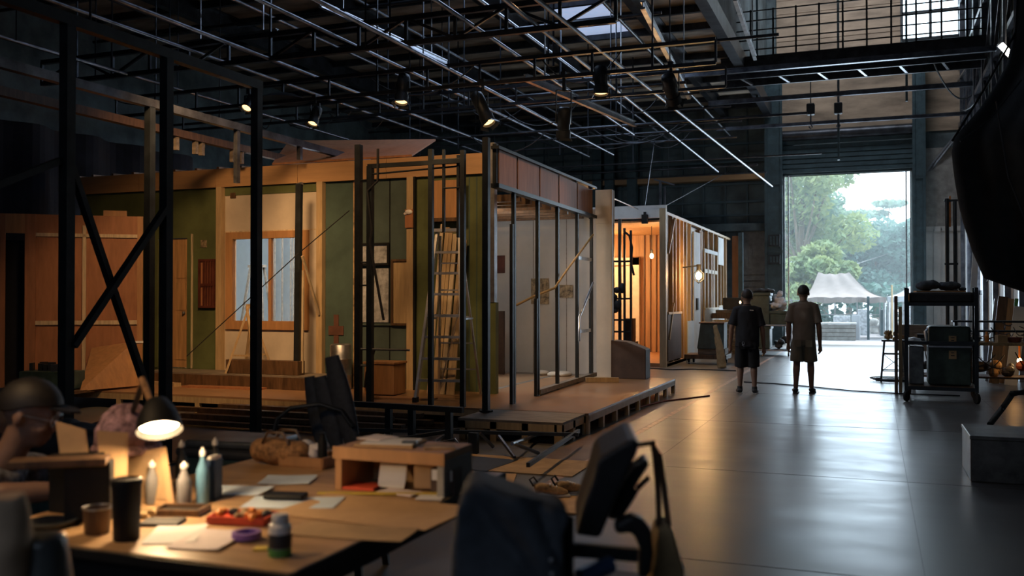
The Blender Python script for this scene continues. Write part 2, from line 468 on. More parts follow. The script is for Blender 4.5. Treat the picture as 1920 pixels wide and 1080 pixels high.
# side window low on the right wall
so = struct(MB().mm((XR - .04, 25.8, 1.7), (XR + .05, 25.9, 4.4)).mm((XR - .04, 28.6, 1.7), (XR + .05, 28.7, 4.4)).mm((XR - .04, 25.8, 1.62), (XR + .05, 28.7, 1.72)).mm((XR - .04, 25.8, 4.4), (XR + .05, 28.7, 4.5)).mm((XR - .04, 27.2, 1.7), (XR + .05, 27.28, 4.4)), 'window_2', 'black_metal')
M('side_glow', (0.8, 0.9, 1.0), emit=((0.75, 0.88, 1.0), 1.6))
MB().mm((XR - .02, 25.9, 1.72), (XR - .01, 28.6, 4.4)).build('window_pane', 'side_glow', so)

rw = struct(MB().mm((-4.1, -5, 3.0), (-4.0, -4.9, 5.4)).mm((1.0, -5, 3.0), (1.1, -4.9, 5.4)).mm((-4.1, -5, 2.9), (1.1, -4.9, 3.0)).mm((-4.1, -5, 5.4), (1.1, -4.9, 5.5)).mm((-1.55, -5, 3), (-1.45, -4.9, 5.4)), 'fill_window', 'black_metal')  # unseen window added to go with the fill light behind the camera
MB().mm((-4.0, -4.98, 3.0), (1.0, -4.96, 5.4)).build('window_pane', 'skylight_glow', rw)  # glowing pane of the added window
# door: jambs, tracks, rolled curtain of slats
dr = struct(MB().mm((DX0 - .12, YB - .12, 0), (DX0, YB + .25, DZ)).mm((DX1, YB - .12, 0), (DX1 + .12, YB + .25, DZ)).mm((DX0 - .12, YB - .1, DZ), (DX1 + .12, YB + .25, DZ + .12)), 'door_1', 'teal_metal')
cu = MB()
for k in range(7): cu.mm((DX0 - .05, YB - .30 + .012 * (k % 2), DZ + .05 + k * .155), (DX1 + .05, YB - .24, DZ + .17 + k * .155))
cu.build('roll_curtain', 'teal_metal', dr)
MB().tube((DX0 - .1, YB - .42, DZ + 1.25), (DX1 + .1, YB - .42, DZ + 1.25), .17, 14).build('roll_drum', 'pipe_dark', dr, smooth=True)
tr = MB()
for x in (DX0 + .03, DX0 + .16, DX1 - .03, DX1 - .16): tr.mm((x - .02, YB - .06, 0), (x + .02, YB + .02, DZ))
tr.build('door_track', 'steel', dr)
# pillars beside the door
def pillar(px0, px1, y, z, name):
    a, b = yp(px0, 560, y).x, yp(px1, 560, y).x
    m = MB().mm((a, y, 0), (b, y + .35, z))
    m.mm((a - .03, y - .03, 0), (a + .05, y, z)).mm((b - .05, y - .03, 0), (b + .03, y, z))
    for zz in (1.1, 3.0, 5.2): m.mm((a - .03, y - .035, zz), (b + .03, y, zz + .07))
    return struct(m, name, 'teal_metal')
pillar(1436, 1466, 31.3, 9, 'wall_back_pier')
pillar(1714, 1735, 31.3, 9, 'wall_back_buttress')
# end-wall framework: girts, ledge, posts, siding
gt = MB()
for z in (4.3, 4.75, 5.35, 6.1, 6.7): gt.mm((-13, YB - .14, z - .035), (-3.35, YB - .06, z + .035))
for k in range(13): gt.mm((-12.6 + k * .72, YB - .1, 3.4), (-12.56 + k * .72, YB - .05, ZC))
struct(gt, 'trim_50', 'teal_metal')
struct(MB().mm((-13, YB - .5, 5.45), (-3.3, YB, 5.62)), 'trim_51', 'header')
struct(MB().mm((-13, YB - .4, 3.75), (-3.3, YB, 4.0)), 'trim_52', 'wall_dark')
for i, px in enumerate((1120, 1143, 1185)):
    x = yp(px, 300, 31.4).x
    struct(MB().mm((x - .16, 31.3, 0), (x + .16, 31.6, ZC)), 'trim_%d' % (53 + i), 'teal_metal')
a, b = yp(1391, 560, 31.9).x, yp(1435, 560, 31.9).x
sd = MB().mm((a, 31.85, .05), (b, YB, 3.95))
for k in range(7): sd.mm((a + (b - a) * k / 6 - .012, 31.83, 2.6), (a + (b - a) * k / 6 + .012, 31.85, 3.95))
for k in range(12): sd.mm((a, 31.82, .1 + k * .2), (b, 31.85, .27 + k * .2))
struct(sd, 'wall_back_siding', 'siding')
for z0_, z1_ in ((yp(1455, 462, 31.2).z, yp(1455, 440, 31.2).z), (yp(1455, 495, 31.2).z, yp(1455, 478, 31.2).z)):
    c = yp(1452, 560, 31.2)
    t = thing('fuse_box', 'dark fuse box on the pier beside the door, ' + ('upper of two' if z0_ > 3 else 'lower of two'), 'box', (c.x, 31.22, z0_))
    MB().mm((c.x - .18, 31.14, z0_), (c.x + .18, 31.27, z1_)).build('case', 'black_metal', t, world=True)
    for k_ in range(3): MB().mm((c.x - .13 + k_ * .1, 31.13, z0_ + .05), (c.x - .07 + k_ * .1, 31.14, z1_ - .05)).build('cover_plate', 'teal_metal', t, world=True)
c = yp(1477, 258, 31.9)
solo(MB().box((c.x, 31.9, c.z), (.42, .12, .2)), 'wall_box', 'black_metal', 'small dark box on the plaster band above the big door', 'box')
# pale wall panels right of the door and along the right wall
a, b = yp(1737, 560, 31.9).x, XR
sd = MB().mm((a, 31.85, 0), (b, YB, 3.7))
for k in range(5): sd.mm((a + (b - a) * k / 5 - .012, 31.82, 0), (a + (b - a) * k / 5 + .012, 31.85, 3.7))
sd.mm((a, 31.82, 3.6), (b, 31.85, 3.75))
struct(sd, 'wall_back_panelling', 'panel_white')
struct(MB().mm((a, 31.85, 3.75), (b, YB, 6.2)), 'wall_back_cladding', 'siding')
sd = MB()
for k in range(11): sd.mm((XR - .05, 18.2 + k * 1.22, 0), (XR, 18.2 + k * 1.22 + 1.16, 1.6 if 25 < 18.2 + k * 1.22 + .6 < 29.3 else 3.6))
struct(sd, 'wall_right_panelling', 'panel_white')
rf = MB()
for k in range(8): rf.mm((XR - .16, 17 + k * 2, 0), (XR - .02, 17.16 + k * 2, 12.9))
for z in (5.0, 6.8, 8.6, 10.4): rf.mm((XR - .14, 8, z), (XR - .04, YB, z + .12))
for k in range(7): rf.bar((XR - .1, 17.1 + k * 2, 5.0), (XR - .1, 19.1 + k * 2, 6.8), .06); rf.bar((XR - .1, 19.1 + k * 2, 6.8), (XR - .1, 17.1 + k * 2, 8.6), .06)
struct(rf, 'trim_60', 'pipe_metal')
# paint line and worn seams on the concrete
fl = MB()
p0, p1 = gp(1150, 838), gp(1412, 690)
dd = (p1 - p0).normalized(); nn = Vector((dd.y, -dd.x, 0))
for s0, s1, wd in ((0, 1, .035), ):
    a, b = p0 - dd * 2.5, p1 + dd * 8
    fl.prism([a - nn * wd, a + nn * wd, b + nn * wd, b - nn * wd], (0, 0, .0015))
struct(fl, 'floor_marking', 'line_paint')
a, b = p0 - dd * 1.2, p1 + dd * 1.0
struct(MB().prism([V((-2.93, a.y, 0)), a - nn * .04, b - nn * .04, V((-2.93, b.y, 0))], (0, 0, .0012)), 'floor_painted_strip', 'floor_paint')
M('seam', (.09, .09, .09), .4)
fs = MB()
for x in (-1.9, .25, 1.5): fs.mm((x - .003, 0, 0), (x + .003, YB, .0012))
for y in (5.4, 8.3, 11.6, 15.2, 19, 23, 27.5): fs.mm((-2.4, y - .003, 0), (2.5, y + .003, .0012))
struct(fs, 'floor_seams', 'seam')

# ================================================================== overhead grid
GZ = 5.0
def ladder_truss(name, p, q, h, r, label, step=.6, diag=False, grp='trusses of the lighting grid', mat='pipe_dark'):
    p, q = Vector(p), Vector(q)
    t = thing(name, label, 'truss', p, 0, grp)
    up = Vector((0, 0, h))
    MB().bar(p + up, q + up, r * 2).build('chord', mat, t, world=True)
    MB().bar(p, q, r * 2).build('chord', mat, t, world=True)
    n = max(2, int((q - p).length / step))
    for i in range(n + 1):
        a = p.lerp(q, i / n); MB().bar(a, a + up, r * 1.2).build('upright', mat, t, world=True)
        if diag and i < n:
            b = p.lerp(q, (i + 1) / n)
            MB().bar(a + (up if i % 2 else V((0, 0, 0))), b + (V((0, 0, 0)) if i % 2 else up), r * 1.1).build('brace', mat, t, world=True)
    for i in (1, n // 2, n - 1):
        a = p.lerp(q, i / n) + up
        MB().bar(a, V((a.x, a.y, ZC)), r * .8).build('hanger', mat, t, world=True)
    return t
def xline(px0, py0, px1, z):
    """an across-the-hall line at height z that passes through pixel (960, py0)"""
    y = gp(960, py0, z).y
    return y
# across the hall, from near to far (found from where they cross the middle of the frame)
y1 = xline(0, 60, 0, 5.1)
ladder_truss('lattice_truss', (-13, y1, 5.1), (XE + .2, y1, 5.1), .36, .035, 'nearest heavy lattice truss crossing the top of the frame with zigzag braces', .75, True)
y2 = xline(0, 152, 0, 4.72)
ladder_truss('ladder_truss', (-12.5, y2, 4.72), (-2.0, y2, 4.72), .32, .026, 'black ladder truss that carries the row of small spotlights', .82)
y3 = y2 + 2.3
ladder_truss('ladder_truss', (-13, y3, 4.9), (-2.2, y3, 4.9), .3, .024, 'second black ladder truss just beyond the spotlight truss', .9)
pn = 0
def pipe(name, p, q, r, label, grp, mat='pipe_metal', n=7):
    return solo(MB().tube(p, q, r, n), name, mat, label, 'pipe', grp, smooth=True)
for i, y in enumerate((13.2, 16.0, 17.4, 19.0, 20.6, 22.4, 24.4, 26.6, 29.0)):
    pipe('grid_pipe', (-14 if i % 2 else -12, y, 5.12 + .1 * (i % 3)), (-3.0 if i % 3 else -1.2, y, 5.12 + .1 * (i % 3)), .022 + .006 * (i % 2), 'dark pipe running across the hall in the lighting grid', 'cross pipes of the lighting grid', 'pipe_dark')
long = [(-3.75, 9.5, 5.05, -2.95, 30, 5.0), (-4.25, 9, 5.2, -4.0, 26, 5.0), (-5.2, 8, 5.3, -4.9, 20, 5.1), (-6.1, 8, 5.0, -5.9, 22, 5.0), (-7.3, 8, 5.3, -7.1, 24, 5.3),
        (-8.5, 7, 5.1, -8.3, 24, 5.1), (-9.8, 7, 5.3, -9.5, 24, 5.3), (-11.2, 7, 5.1, -11, 24, 5.1)]
for x0, ya, za, x1, yb, zb in long:
    pipe('grid_pipe', (x0, ya, za), (x1, yb, zb), .03, 'bright-edged pipe running towards the far wall in the lighting grid', 'long pipes of the lighting grid')
for i in range(5):
    x = -4.3 - i * 1.9
    pipe('grid_pipe', (x, 8.0, 6.5), (x + .2, 29, 6.5), .035, 'slim pipe in the upper layer of the grid, pointing to the far wall', 'upper pipes of the lighting grid', 'pipe_metal' if i % 2 else 'pipe_dark')
for i in range(9):
    y = 9.6 + i * 2.1
    pipe('grid_pipe', (-14, y, 6.44), (-3.4, y, 6.44), .03, 'slim pipe in the upper layer of the grid, crossing the hall', 'upper pipes of the lighting grid', 'pipe_dark')
for x in (-6.0, -10.0): solo(MB().tube((x, 29.0, 5.3), (x, 29.0, ZC), .012, 6), 'hanger_rod', 'pipe_dark', 'thin rod hanging the lighting grid from the roof', 'rod', 'hanger rods of the lighting grid')
for i in range(34):
    x, y = rnd(-12.5, -3.5), 9.6 + 2.1 * (i % 9) + rnd(-.3, .3)
    solo(MB().tube((x, y, 5.1), (x, y, ZC), rnd(.01, .02), 6), 'hanger_rod', 'pipe_dark', 'thin rod hanging the lighting grid from the roof', 'rod', 'hanger rods of the lighting grid')
# strut rails with two flanges, pale in the roof light
for k, (px0, py0, d0, px1, py1, d1) in enumerate(((1205, 15, 13.0, 1292, 185, 18.5), (600, 12, 15.5, 838, 122, 19.5), (352, 88, 16.0, 520, 65, 15.0), (1378, 0, 16.5, 1416, 112, 20.5), (985, 150, 14.5, 1190, 236, 18.0))):
    p, q = dp(px0, py0, d0), dp(px1, py1, d1)
    m = MB().bar(p, q, .07, .03).bar(p + V((0, 0, .09)), q + V((0, 0, .09)), .07, .015).bar(p + V((0, 0, .045)), q + V((0, 0, .045)), .012, .09)
    for s_ in (.15, .85):
        a = p.lerp(q, s_); m.bar(a + V((0, 0, .08)), V((a.x, a.y, ZC if a.x < XE else ZH)), .02)
    solo(m, 'strut_rail', 'steel', ('pale steel rail above the spot at the bright edge of the high bay', 'long pale steel rail sloping over the middle of the set', 'pale steel rail crossing the dark roof behind the steel post frame', 'pale steel rail slanting down beside the catwalk', 'pale steel rail over the hanging loudspeaker-like spot')[k], 'rail')
# cluttered cabling lying on the grid
for i in range(26):
    k_ = i % 7; y = (13.2, 16.0, 17.4, 19.0, 20.6, 22.4, 24.4, 26.6)[k_]
    x = rnd(-11.5, -4.2); a = V((x, y, 5.12 + .1 * (k_ % 3))); b = V((min(-3.4, x + rnd(-2.0, 2.0)), y, 5.12 + .1 * (k_ % 3)))
    solo(MB().path(bez(a, b, rnd(.1, .45), 10), rnd(.008, .014), 5), 'cable', 'cable', 'black cable sagging between pipes of the lighting grid', 'cable', 'cables slung in the lighting grid', smooth=True)

def spotlight(px, py, depth, aim, label, length=.36, r=.085, hang=.30, energy=0, glow=True):
    c = yp(px, py, y2); hang = max(.16, 4.72 - c.z)
    t = thing('spotlight', label, 'stage light', c + V((0, 0, hang)), 0, 'spotlights hung in the grid')
    d = (Vector(aim) - c).normalized()
    mtx = d.to_track_quat('Z', 'Y').to_matrix()
    L = length
    MB().lathe([(r * .55, -L * .55), (r * .9, -L * .5), (r, -L * .38), (r, 0), (r * .92, .01), (r * .92, L * .2), (r * 1.08, L * .22), (r * 1.08, L * .48), (r * .98, L * .48), (r * .98, L * .40)], c, 18, mtx).build('housing', 'black_metal', t, smooth=True, world=True)
    MB().lathe([(r * .96, L * .405), (r * .5, L * .42)], c, 18, mtx).build('lens', 'lens_glow' if glow else 'charcoal', t, world=True)
    s = mtx @ V((1, 0, 0))
    y = MB()
    for k in (-1, 1): y.bar(c + s * (k * (r + .012)), c + s * (k * (r + .012)) + V((0, 0, hang * .7)), .012, .03)
    y.bar(c - s * (r + .012) + V((0, 0, hang * .7)), c + s * (r + .012) + V((0, 0, hang * .7)), .03, .012)
    y.build('yoke', 'black_metal', t, world=True)
    MB().tube(c + V((0, 0, hang * .68)), c + V((0, 0, hang + .06)), .022, 8).box(c + V((0, 0, hang + .02)), (.07, .09, .09)).build('clamp', 'black_metal', t, world=True)
    f = MB()
    for k in range(4):
        a = mtx @ V((math.cos(k * PI / 2) * r * 1.3, math.sin(k * PI / 2) * r * 1.3, L * .56)); b = mtx @ V((-math.sin(k * PI / 2) * r * .7, math.cos(k * PI / 2) * r * .7, 0))
        e = mtx @ V((math.cos(k * PI / 2) * r * 1.05, math.sin(k * PI / 2) * r * 1.05, L * .47))
        f.prism([c + e - b, c + e + b, c + a + b * 1.3, c + a - b * 1.3], d.cross(b).normalized() * .004)
    f.build('barn_doors', 'black_metal', t, world=True)
    if energy:
        lamp('spot_beam', 'SPOT', c + d * (L * .62), energy, WARM, aim=c + d * 5, spot_size=math.radians(62), spot_blend=.7, shadow_soft_size=.09)
    return t
SPOT_AIM = [
    (755, 168, 11.6, (-6.6, 11.5, .5), 'black spotlight on the ladder truss above the green flats', .40, 0),
    (905, 205, 10.6, (-3.2, 12.0, .2), 'large angled black spotlight above the corner of the set', .46, 60),
    (1127, 152, 11.6, (-3.4, 12.2, .2), 'upright glowing spotlight over the open-stud wall', .34, 60),
    (1258, 168, 13.0, (-2.3, 17.5, .2), 'tangled spotlight nearest the big door, aimed down', .38, 40),
    (1057, 232, 13.6, (-4.6, 13.5, .5), 'boxy dark spotlight hanging lowest over the set', .36, 0),
    (591, 218, 12.6, (-8.6, 11.2, 1.0), 'small spotlight glowing low over the cream window flat', .26, 0),
    (468, 192, 12.6, (-9.6, 9.8, .8), 'small spotlight glowing behind the third steel post', .26, 0),
]
for px, py, d, aim, lb, L, en in SPOT_AIM:
    spotlight(px, py, d, aim, lb, L * 1.2, .1 if L > .3 else .08, .30, en, px != 1057)

# catwalk across the high bay
cy = 24.6
cx0, cx1 = XE - .4, XR - .1
cz = gp(1600, 92, 0).z + 0
cz = yp(1600, 92, cy).z
t = thing('catwalk', 'black steel catwalk with railing crossing high before the bright window', 'catwalk', (cx0, cy, cz))
MB().mm((cx0, cy, cz - .02), (cx1, cy + .9, cz + .03)).build('deck', 'pipe_dark', t, world=True)
MB().mm((cx0, cy - .03, cz - .52), (cx1, cy + .03, cz - .44)).mm((cx0, cy - .008, cz - .5), (cx1, cy + .008, cz + .02)).mm((cx0, cy - .03, cz - .0), (cx1, cy + .03, cz + .05)).build('girder', 'pipe_dark', t, world=True)
MB().mm((cx0, cy + .87, cz - .52), (cx1, cy + .93, cz - .44)).mm((cx0, cy + .89, cz - .5), (cx1, cy + .91, cz + .02)).build('girder', 'pipe_dark', t, world=True)
for i in range(11):
    x = cx0 + .2 + i * .56
    MB().bar((x, cy + .02, cz), (x, cy + .02, cz + 1.25), .045).build('post', 'black_metal', t, world=True)
for k in range(5):
    MB().tube((cx0, cy + .02, cz + .22 + k * .25), (cx1, cy + .02, cz + .22 + k * .25), .018, 6).build('rail', 'black_metal', t, world=True)
for i in range(6): MB().bar((cx0 + .5 + i * .95, cy, cz - .48), (cx0 + .7 + i * .95, cy + .9, cz - .48), .06).build('cross_brace', 'steel', t, world=True)
# long strip light under it and the gantry beams in front of the door
a, b = yp(1408, 116, 24.9), yp(1662, 100, 24.9)
b.z = a.z
t = thing('strip_light', 'long unlit strip light hanging under the catwalk', 'light', a)
MB().bar(a, b, .16, .07).build('housing', 'steel', t, world=True)
MB().tube(a - V((0, 0, .06)), b - V((0, 0, .06)), .022, 8).build('tube', 'white_plastic', t, world=True)
for k in (.1, .9): MB().tube(a.lerp(b, k), V((a.lerp(b, k).x, 24.9, cz)), .01, 5).build('hanger', 'black_metal', t, world=True)
for k, (py, yy, hh, lb) in enumerate(((181, 27.5, .13, 'upper steel beam spanning the bay before the rolling door'), (232, 29.0, .10, 'lower steel beam spanning the bay just above the rolling door'), (122, 22.4, .12, 'steel beam below the catwalk, pale along its lower edge'))):
    z = yp(1560, py, yy).z
    m = MB().mm((XE - 1.2, yy - .05, z), (XR - .1, yy + .05, z + .02)).mm((XE - 1.2, yy - .01, z), (XR - .1, yy + .01, z + hh)).mm((XE - 1.2, yy - .05, z + hh - .02), (XR - .1, yy + .05, z + hh))
    solo(m, 'steel_beam', 'pipe_metal', lb, 'beam', 'beams over the door')
for px in (1420, 1572, 1700):
    x = yp(px, 200, 28).x
    m = MB().bar((x, 28, yp(px, 300 if px == 1572 else 190, 28).z), (x, 28, ZH), .06, .09)
    solo(m, 'drop_post', 'teal_metal', {1420: 'steel drop post over the left edge of the big door', 1572: 'steel drop post hanging down in the middle above the big door', 1700: 'steel drop post over the right edge of the big door'}[px], 'post', 'drop posts over the door')
for px, py in ((1572, 205), (1520, 205)):
    c = yp(px, py, 27.5 if px == 1520 else 28.0)
    if px == 1572: c.y -= .135
    t = thing('chain_hoist', ('dark chain hoist on the drop post above the door' if px == 1572 else 'small chain hoist left of the drop post above the door'), 'hoist', c)
    MB().box(c, (.22, .2, .32)).build('body', 'black_metal', t, world=True, bevel=.03)
    MB().path([c - V((0, 0, .15)), c - V((0, 0, .42)), c + V((.05, 0, -.5)), c + V((.0, 0, -.55)), c + V((-.05, 0, -.48))], .02, 6).build('hook', 'pipe_metal', t, world=True)
    MB().tube(c + V((0, 0, .15)), V((c.x, c.y, 8.5)), .015, 6).build('chain', 'pipe_metal', t, world=True)
# lamp glowing by the top of the draped canvas
c = yp(1887, 95, 14.0)
work_c = c + V((0, .06, .05))
t = thing('work_light', 'small bright white lamp high above the dark draped canvas', 'light', c)
MB().tube(c + V((-.07, 0, .09)), c + V((.08, 0, -.1)), .04, 12).build('tube', 'tube_glow', t, world=True)
MB().bar(c + V((-.09, .06, .11)), c + V((.10, .06, -.10)), .13, .04).build('reflector', 'black_metal', t, world=True)
MB().tube(c + V((0, .06, .05)), (c.x, c.y + .06, 9.5), .012, 6).build('cord', 'cable', t, world=True)
lamp('work_light_glow', 'POINT', c + V((0, -.15, -.1)), 18, (1, .93, .82), shadow_soft_size=.06)
c = yp(530, 185, y2)
t = thing('pendant_dish', 'wide dark dish pendant hanging behind the third steel post', 'pendant', (c.x, y2, c.z))
MB().lathe([(.42, -.03), (.40, -.02), (.22, .06), (.05, .10)], c, 28).build('dish', 'black_metal', t, smooth=True, world=True)
MB().tube(c + V((0, 0, .09)), (c.x, y2, 4.72), .015, 6).build('stem', 'pipe_dark', t, world=True)
# slack cables at the right
for k, (pa, pb, s, lb) in enumerate((((1742, 95, 20), (1822, 178, 18), .5, 'thick black cable drooping from the catwalk to the right wall'), ((1890, 110, 13), (1800, 205, 17), .3, 'thin black cable hanging beside the small bright lamp'))):
    solo(MB().path(bez(*((yp(pa[0], pa[1], 24.6), xp(pb[0], pb[1], 2.5)) if k == 0 else (work_c, xp(pb[0], pb[1], 2.5))), s, 14), .022 if k == 0 else .014, 6), 'cable', 'cable', lb, 'cable', smooth=True)
for k, (pa, pb, lb) in enumerate((((1715, 348, 28), (1826, 210, 22), 'pale slanting rail on the end wall beside the rolling door'), ((1795, 155, 22), (1830, 100, 19), 'short pale slanting rail high on the right wall'), ((1740, 325, 27), (1790, 262, 23), 'short slanting rail between the door and the draped canvas'))):
    solo(MB().bar(xp(pa[0], pa[1], 2.46) if k == 1 else yp(pa[0], pa[1], 31.9), xp(pb[0], pb[1], 2.46) if k == 1 else yp(pb[0], pb[1], 31.7), .07, .05), 'strut_rail', 'steel', lb, 'rail')
# ================================================================== stage platform
PZ = .23
def platform(name, label, x0, x1, y0, y1, z, legs_front, legs_side, deck='deck', zb=0.0):
    t = thing(name, label, 'platform', ((x0 + x1) / 2, (y0 + y1) / 2, zb))
    MB().mm((x0, y0, z - .025), (x1, y1, z)).build('deck', deck, t, world=True)
    m = MB()
    m.mm((x0, y0, z - .1), (x1, y0 + .03, z - .025)).mm((x1 - .03, y0, z - .1), (x1, y1, z - .025)).mm((x0, y1 - .03, z - .1), (x1, y1, z - .025)).mm((x0, y0, z - .1), (x0 + .03, y1, z - .025))
    n = int((y1 - y0) / .62)
    for i in range(1, n): m.mm((x0, y0 + i * (y1 - y0) / n - .02, z - .1), (x1 - .03, y0 + i * (y1 - y0) / n + .02, z - .025))
    m.build('joist_frame', 'pine', t, world=True)
    for i in range(legs_side):
        y = y0 + .03 + i * (y1 - y0 - .06) / max(1, legs_side - 1)
        MB().mm((x1 - .055, y - .035, zb), (x1 - .0, y + .035, z - .025)).build('leg', 'pine', t, world=True)
    for i in range(legs_front):
        x = x0 + .05 + i * (x1 - x0 - .1) / max(1, legs_front - 1)
        MB().mm((x - .035, y0, zb), (x + .035, y0 + .055, z - .025)).build('leg', 'pine', t, world=True)
    m = MB()
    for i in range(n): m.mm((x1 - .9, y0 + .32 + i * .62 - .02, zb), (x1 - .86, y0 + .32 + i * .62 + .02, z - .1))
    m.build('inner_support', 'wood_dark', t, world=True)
    return t
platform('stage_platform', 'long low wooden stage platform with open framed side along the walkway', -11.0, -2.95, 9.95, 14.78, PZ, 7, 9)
platform('stage_riser', 'darker low wooden riser attached to the front corner of the stage platform', -4.15, -2.98, 9.1, 9.94, PZ - .002, 4, 3, 'wood_grey')
platform('step_platform', 'low wooden step before the window flat', -10.2, -7.05, 11.0, 11.62, .42, 5, 2, 'wood_grey', PZ)
MB().mm((-10.18, 10.985, PZ), (-7.06, 10.998, .40)).build('skirt_board', 'wood_dark', [o for o in C.objects if o.name == 'step_platform'][0], world=True)

# ================================================================== facade of the house set (faces the camera)
FY = 11.7
def fx(px): return yp(px, 560, FY).x
def fz(px, py): return yp(px, py, FY).z
HT, HB = 3.48, 3.2
m = MB()
xa, xb = fx(132), fx(908)
t = thing('header_beam', 'long plywood header band along the top of the house set', 'beam', ((xa + xb) / 2, FY, HB))
n = 5
for i in range(n):
    MB().mm((xa + (xb - xa) * i / n + .003, FY - .06, HB), (xa + (xb - xa) * (i + 1) / n - .003, FY - .03, HT)).build('board', 'header', t, world=True)
MB().mm((xa, FY - .03, HB), (xb, FY + .05, HB + .05)).mm((xa, FY - .03, HT - .05), (xb, FY + .05, HT)).build('batten', 'pine', t, world=True)

def flat(name, label, px0, px1, mat, z0=PZ, z1=HB, holes=None, grooves=(), dy=0.0):
    x0, x1 = fx(px0), fx(px1)
    t = thing(name, label, 'set wall', ((x0 + x1) / 2, FY + dy, z0))
    m = MB(); y0, y1 = FY + dy, FY + dy + .05
    if holes:
        hx0, hx1, hz0, hz1 = holes
        m.mm((x0, y0, z0), (hx0, y1, z1)).mm((hx1, y0, z0), (x1, y1, z1)).mm((hx0, y0, hz1), (hx1, y1, z1))
        if hz0 > z0: m.mm((hx0, y0, z0), (hx1, y1, hz0))
    else:
        m.mm((x0, y0, z0), (x1, y1, z1))
    m.build('panel', mat, t, world=True)
    if grooves:
        g = MB()
        for px in grooves: g.mm((fx(px) - .008, y0 - .006, z0), (fx(px) + .008, y0, z1))
        g.build('seam_strip', 'black' if mat != 'olive' else 'green_dark', t, world=True)
    b = MB()
    for x in (x0 + .03, x1 - .03): b.mm((x - .03, y1, z0), (x + .03, y1 + .06, z1))
    b.build('batten', 'pine', t, world=True)
    return t, x0, x1
# olive flat with the door
dx0, dx1, dz = fx(297), fx(352), fz(325, 447)
t, x0, x1 = flat('set_flat', 'olive green wall flat with a narrow orange door', 150, 417, 'olive', holes=(dx0, dx1, .42, dz))
MB().mm((dx0 + .01, FY + .015, .43), (dx1 - .01, FY + .05, dz - .01)).build('door', 'orange_wood', t, world=True)
d = kids(t)[-1]
pm = MB()
for za, zb in ((.55, 1.25), (1.32, 1.75), (1.82, dz - .1)):
    for k in (0, 1):
        xa_, xb_ = dx0 + .05 + k * (dx1 - dx0) * .5, dx0 + (dx1 - dx0) * .46 + k * (dx1 - dx0) * .48
        pm.mm((xa_, FY + .006, za), (xb_, FY + .015, zb))
pm.build('door_panels', 'orange_wood', d, world=True)
MB().ball((dx1 - .06, FY - .02, 1.28), .025).build('door_knob', 'steel', d, world=True, smooth=True)
MB().mm((dx0 - .07, FY - .02, .42), (dx0, FY, dz + .08)).mm((dx1, FY - .02, .42), (dx1 + .07, FY, dz + .08)).mm((dx0, FY - .02, dz), (dx1, FY, dz + .08)).build('door_casing', 'olive', t, world=True)
MB().mm((dx1 + .085, FY - .03, .42), (dx1 + .10, FY, dz + .06)).build('edge_strip', 'pine_pale', t, world=True)
# cream flat with the window
wx0, wx1, wz0, wz1 = fx(425), fx(580), fz(500, 618), fz(500, 434)
t, x0, x1 = flat('window_flat', 'cream wall flat with wide timber window', 417.5, 605.5, 'cream', holes=(wx0 + .12, wx1 - .1, wz0 + .12, wz1 - .1))
b = .13
fr = MB().mm((wx0, FY - .035, wz0), (wx0 + b, FY + .06, wz1)).mm((wx1 - b, FY - .035, wz0), (wx1, FY + .06, wz1)).mm((wx0 + b, FY - .035, wz1 - b * .8), (wx1 - b, FY + .06, wz1)).mm((wx0 + b, FY - .035, wz0), (wx1 - b, FY + .06, wz0 + b))
xm = fx(507)
fr.mm((xm - .025, FY - .02, wz0 + b), (xm + .025, FY + .05, wz1 - b * .8))
fr.build('window_frame', 'ply', t, world=True)
MB().mm((wx0 + b, FY + .03, wz0 + b), (xm - .025, FY + .036, wz1 - b * .8)).build('pane', 'glass', t, world=True)
MB().mm((xm + .025, FY + .03, wz0 + b), (wx1 - b, FY + .036, wz1 - b * .8)).build('pane', 'glass', t, world=True)
MB().mm((x0, FY - .012, HB - .13), (x1, FY, HB)).build('top_rail', 'olive', t, world=True)
MB().mm((x0 + .02, FY - .008, wz1), (x1, FY, wz1 + .02)).build('seam_strip', 'pine_pale', t, world=True)
MB().mm((fx(432), FY - .015, fz(432, 372)), (fx(442), FY, fz(432, 362))).build('hinge', 'wood_dark', t, world=True)
# pale room behind the window
struct_bits = MB().mm((-10.6, 13.35, PZ), (-6.6, 13.4, 3.0))
solo(struct_bits, 'backing_flat', 'pale_blue', 'pale blue backing flat seen through the set window', 'set wall')
lamp('room_worklight', 'AREA', (-8.2, 12.2, 3.0), 200, (.90, .96, 1.0), aim=(-8.4, 13.35, 1.2), shape='RECTANGLE', size=1.5, size_y=.3)
m = MB()
for k, px in enumerate((516, 530, 546, 551)):
    p = yp(px, 560, 13.1); m.mm((p.x - .012, 13.08, PZ), (p.x + .012, 13.1, 2.9))
m.mm((yp(510, 560, 13.1).x, 13.08, .6), (yp(560, 560, 13.1).x, 13.1, .64))
solo(m, 'stud_frame', 'wood_grey', 'thin grey stud frame standing behind the window glass', 'frame')
def trestle(loc, top_w, h, spread, label, mat='pine'):
    t = thing('trestle', label, 'trestle', loc)
    MB().mm((-top_w / 2, -.05, h - .04), (top_w / 2, .05, h)).build('top_bar', mat, t)
    for sx in (-1, 1):
        for sy in (-1, 1):
            MB().bar((sx * (top_w / 2 - .05), sy * .04, h - .03), (sx * (top_w / 2 + spread), sy * .22, 0), .035, .03).build('leg', mat, t)
    for sy in (-1, 1): MB().bar((-top_w / 2 - spread * .7, sy * .17, h * .26), (top_w / 2 + spread * .7, sy * .17, h * .26), .025).build('stretcher', mat, t)
    return t
p = yp(482, 640, 12.6)
trestle((p.x, 12.6, PZ), .30, yp(482, 497, 12.6).z - PZ, .16, 'tall narrow wooden trestle seen through the window glass', 'wood_grey')
p = yp(472, 660, 11.35)
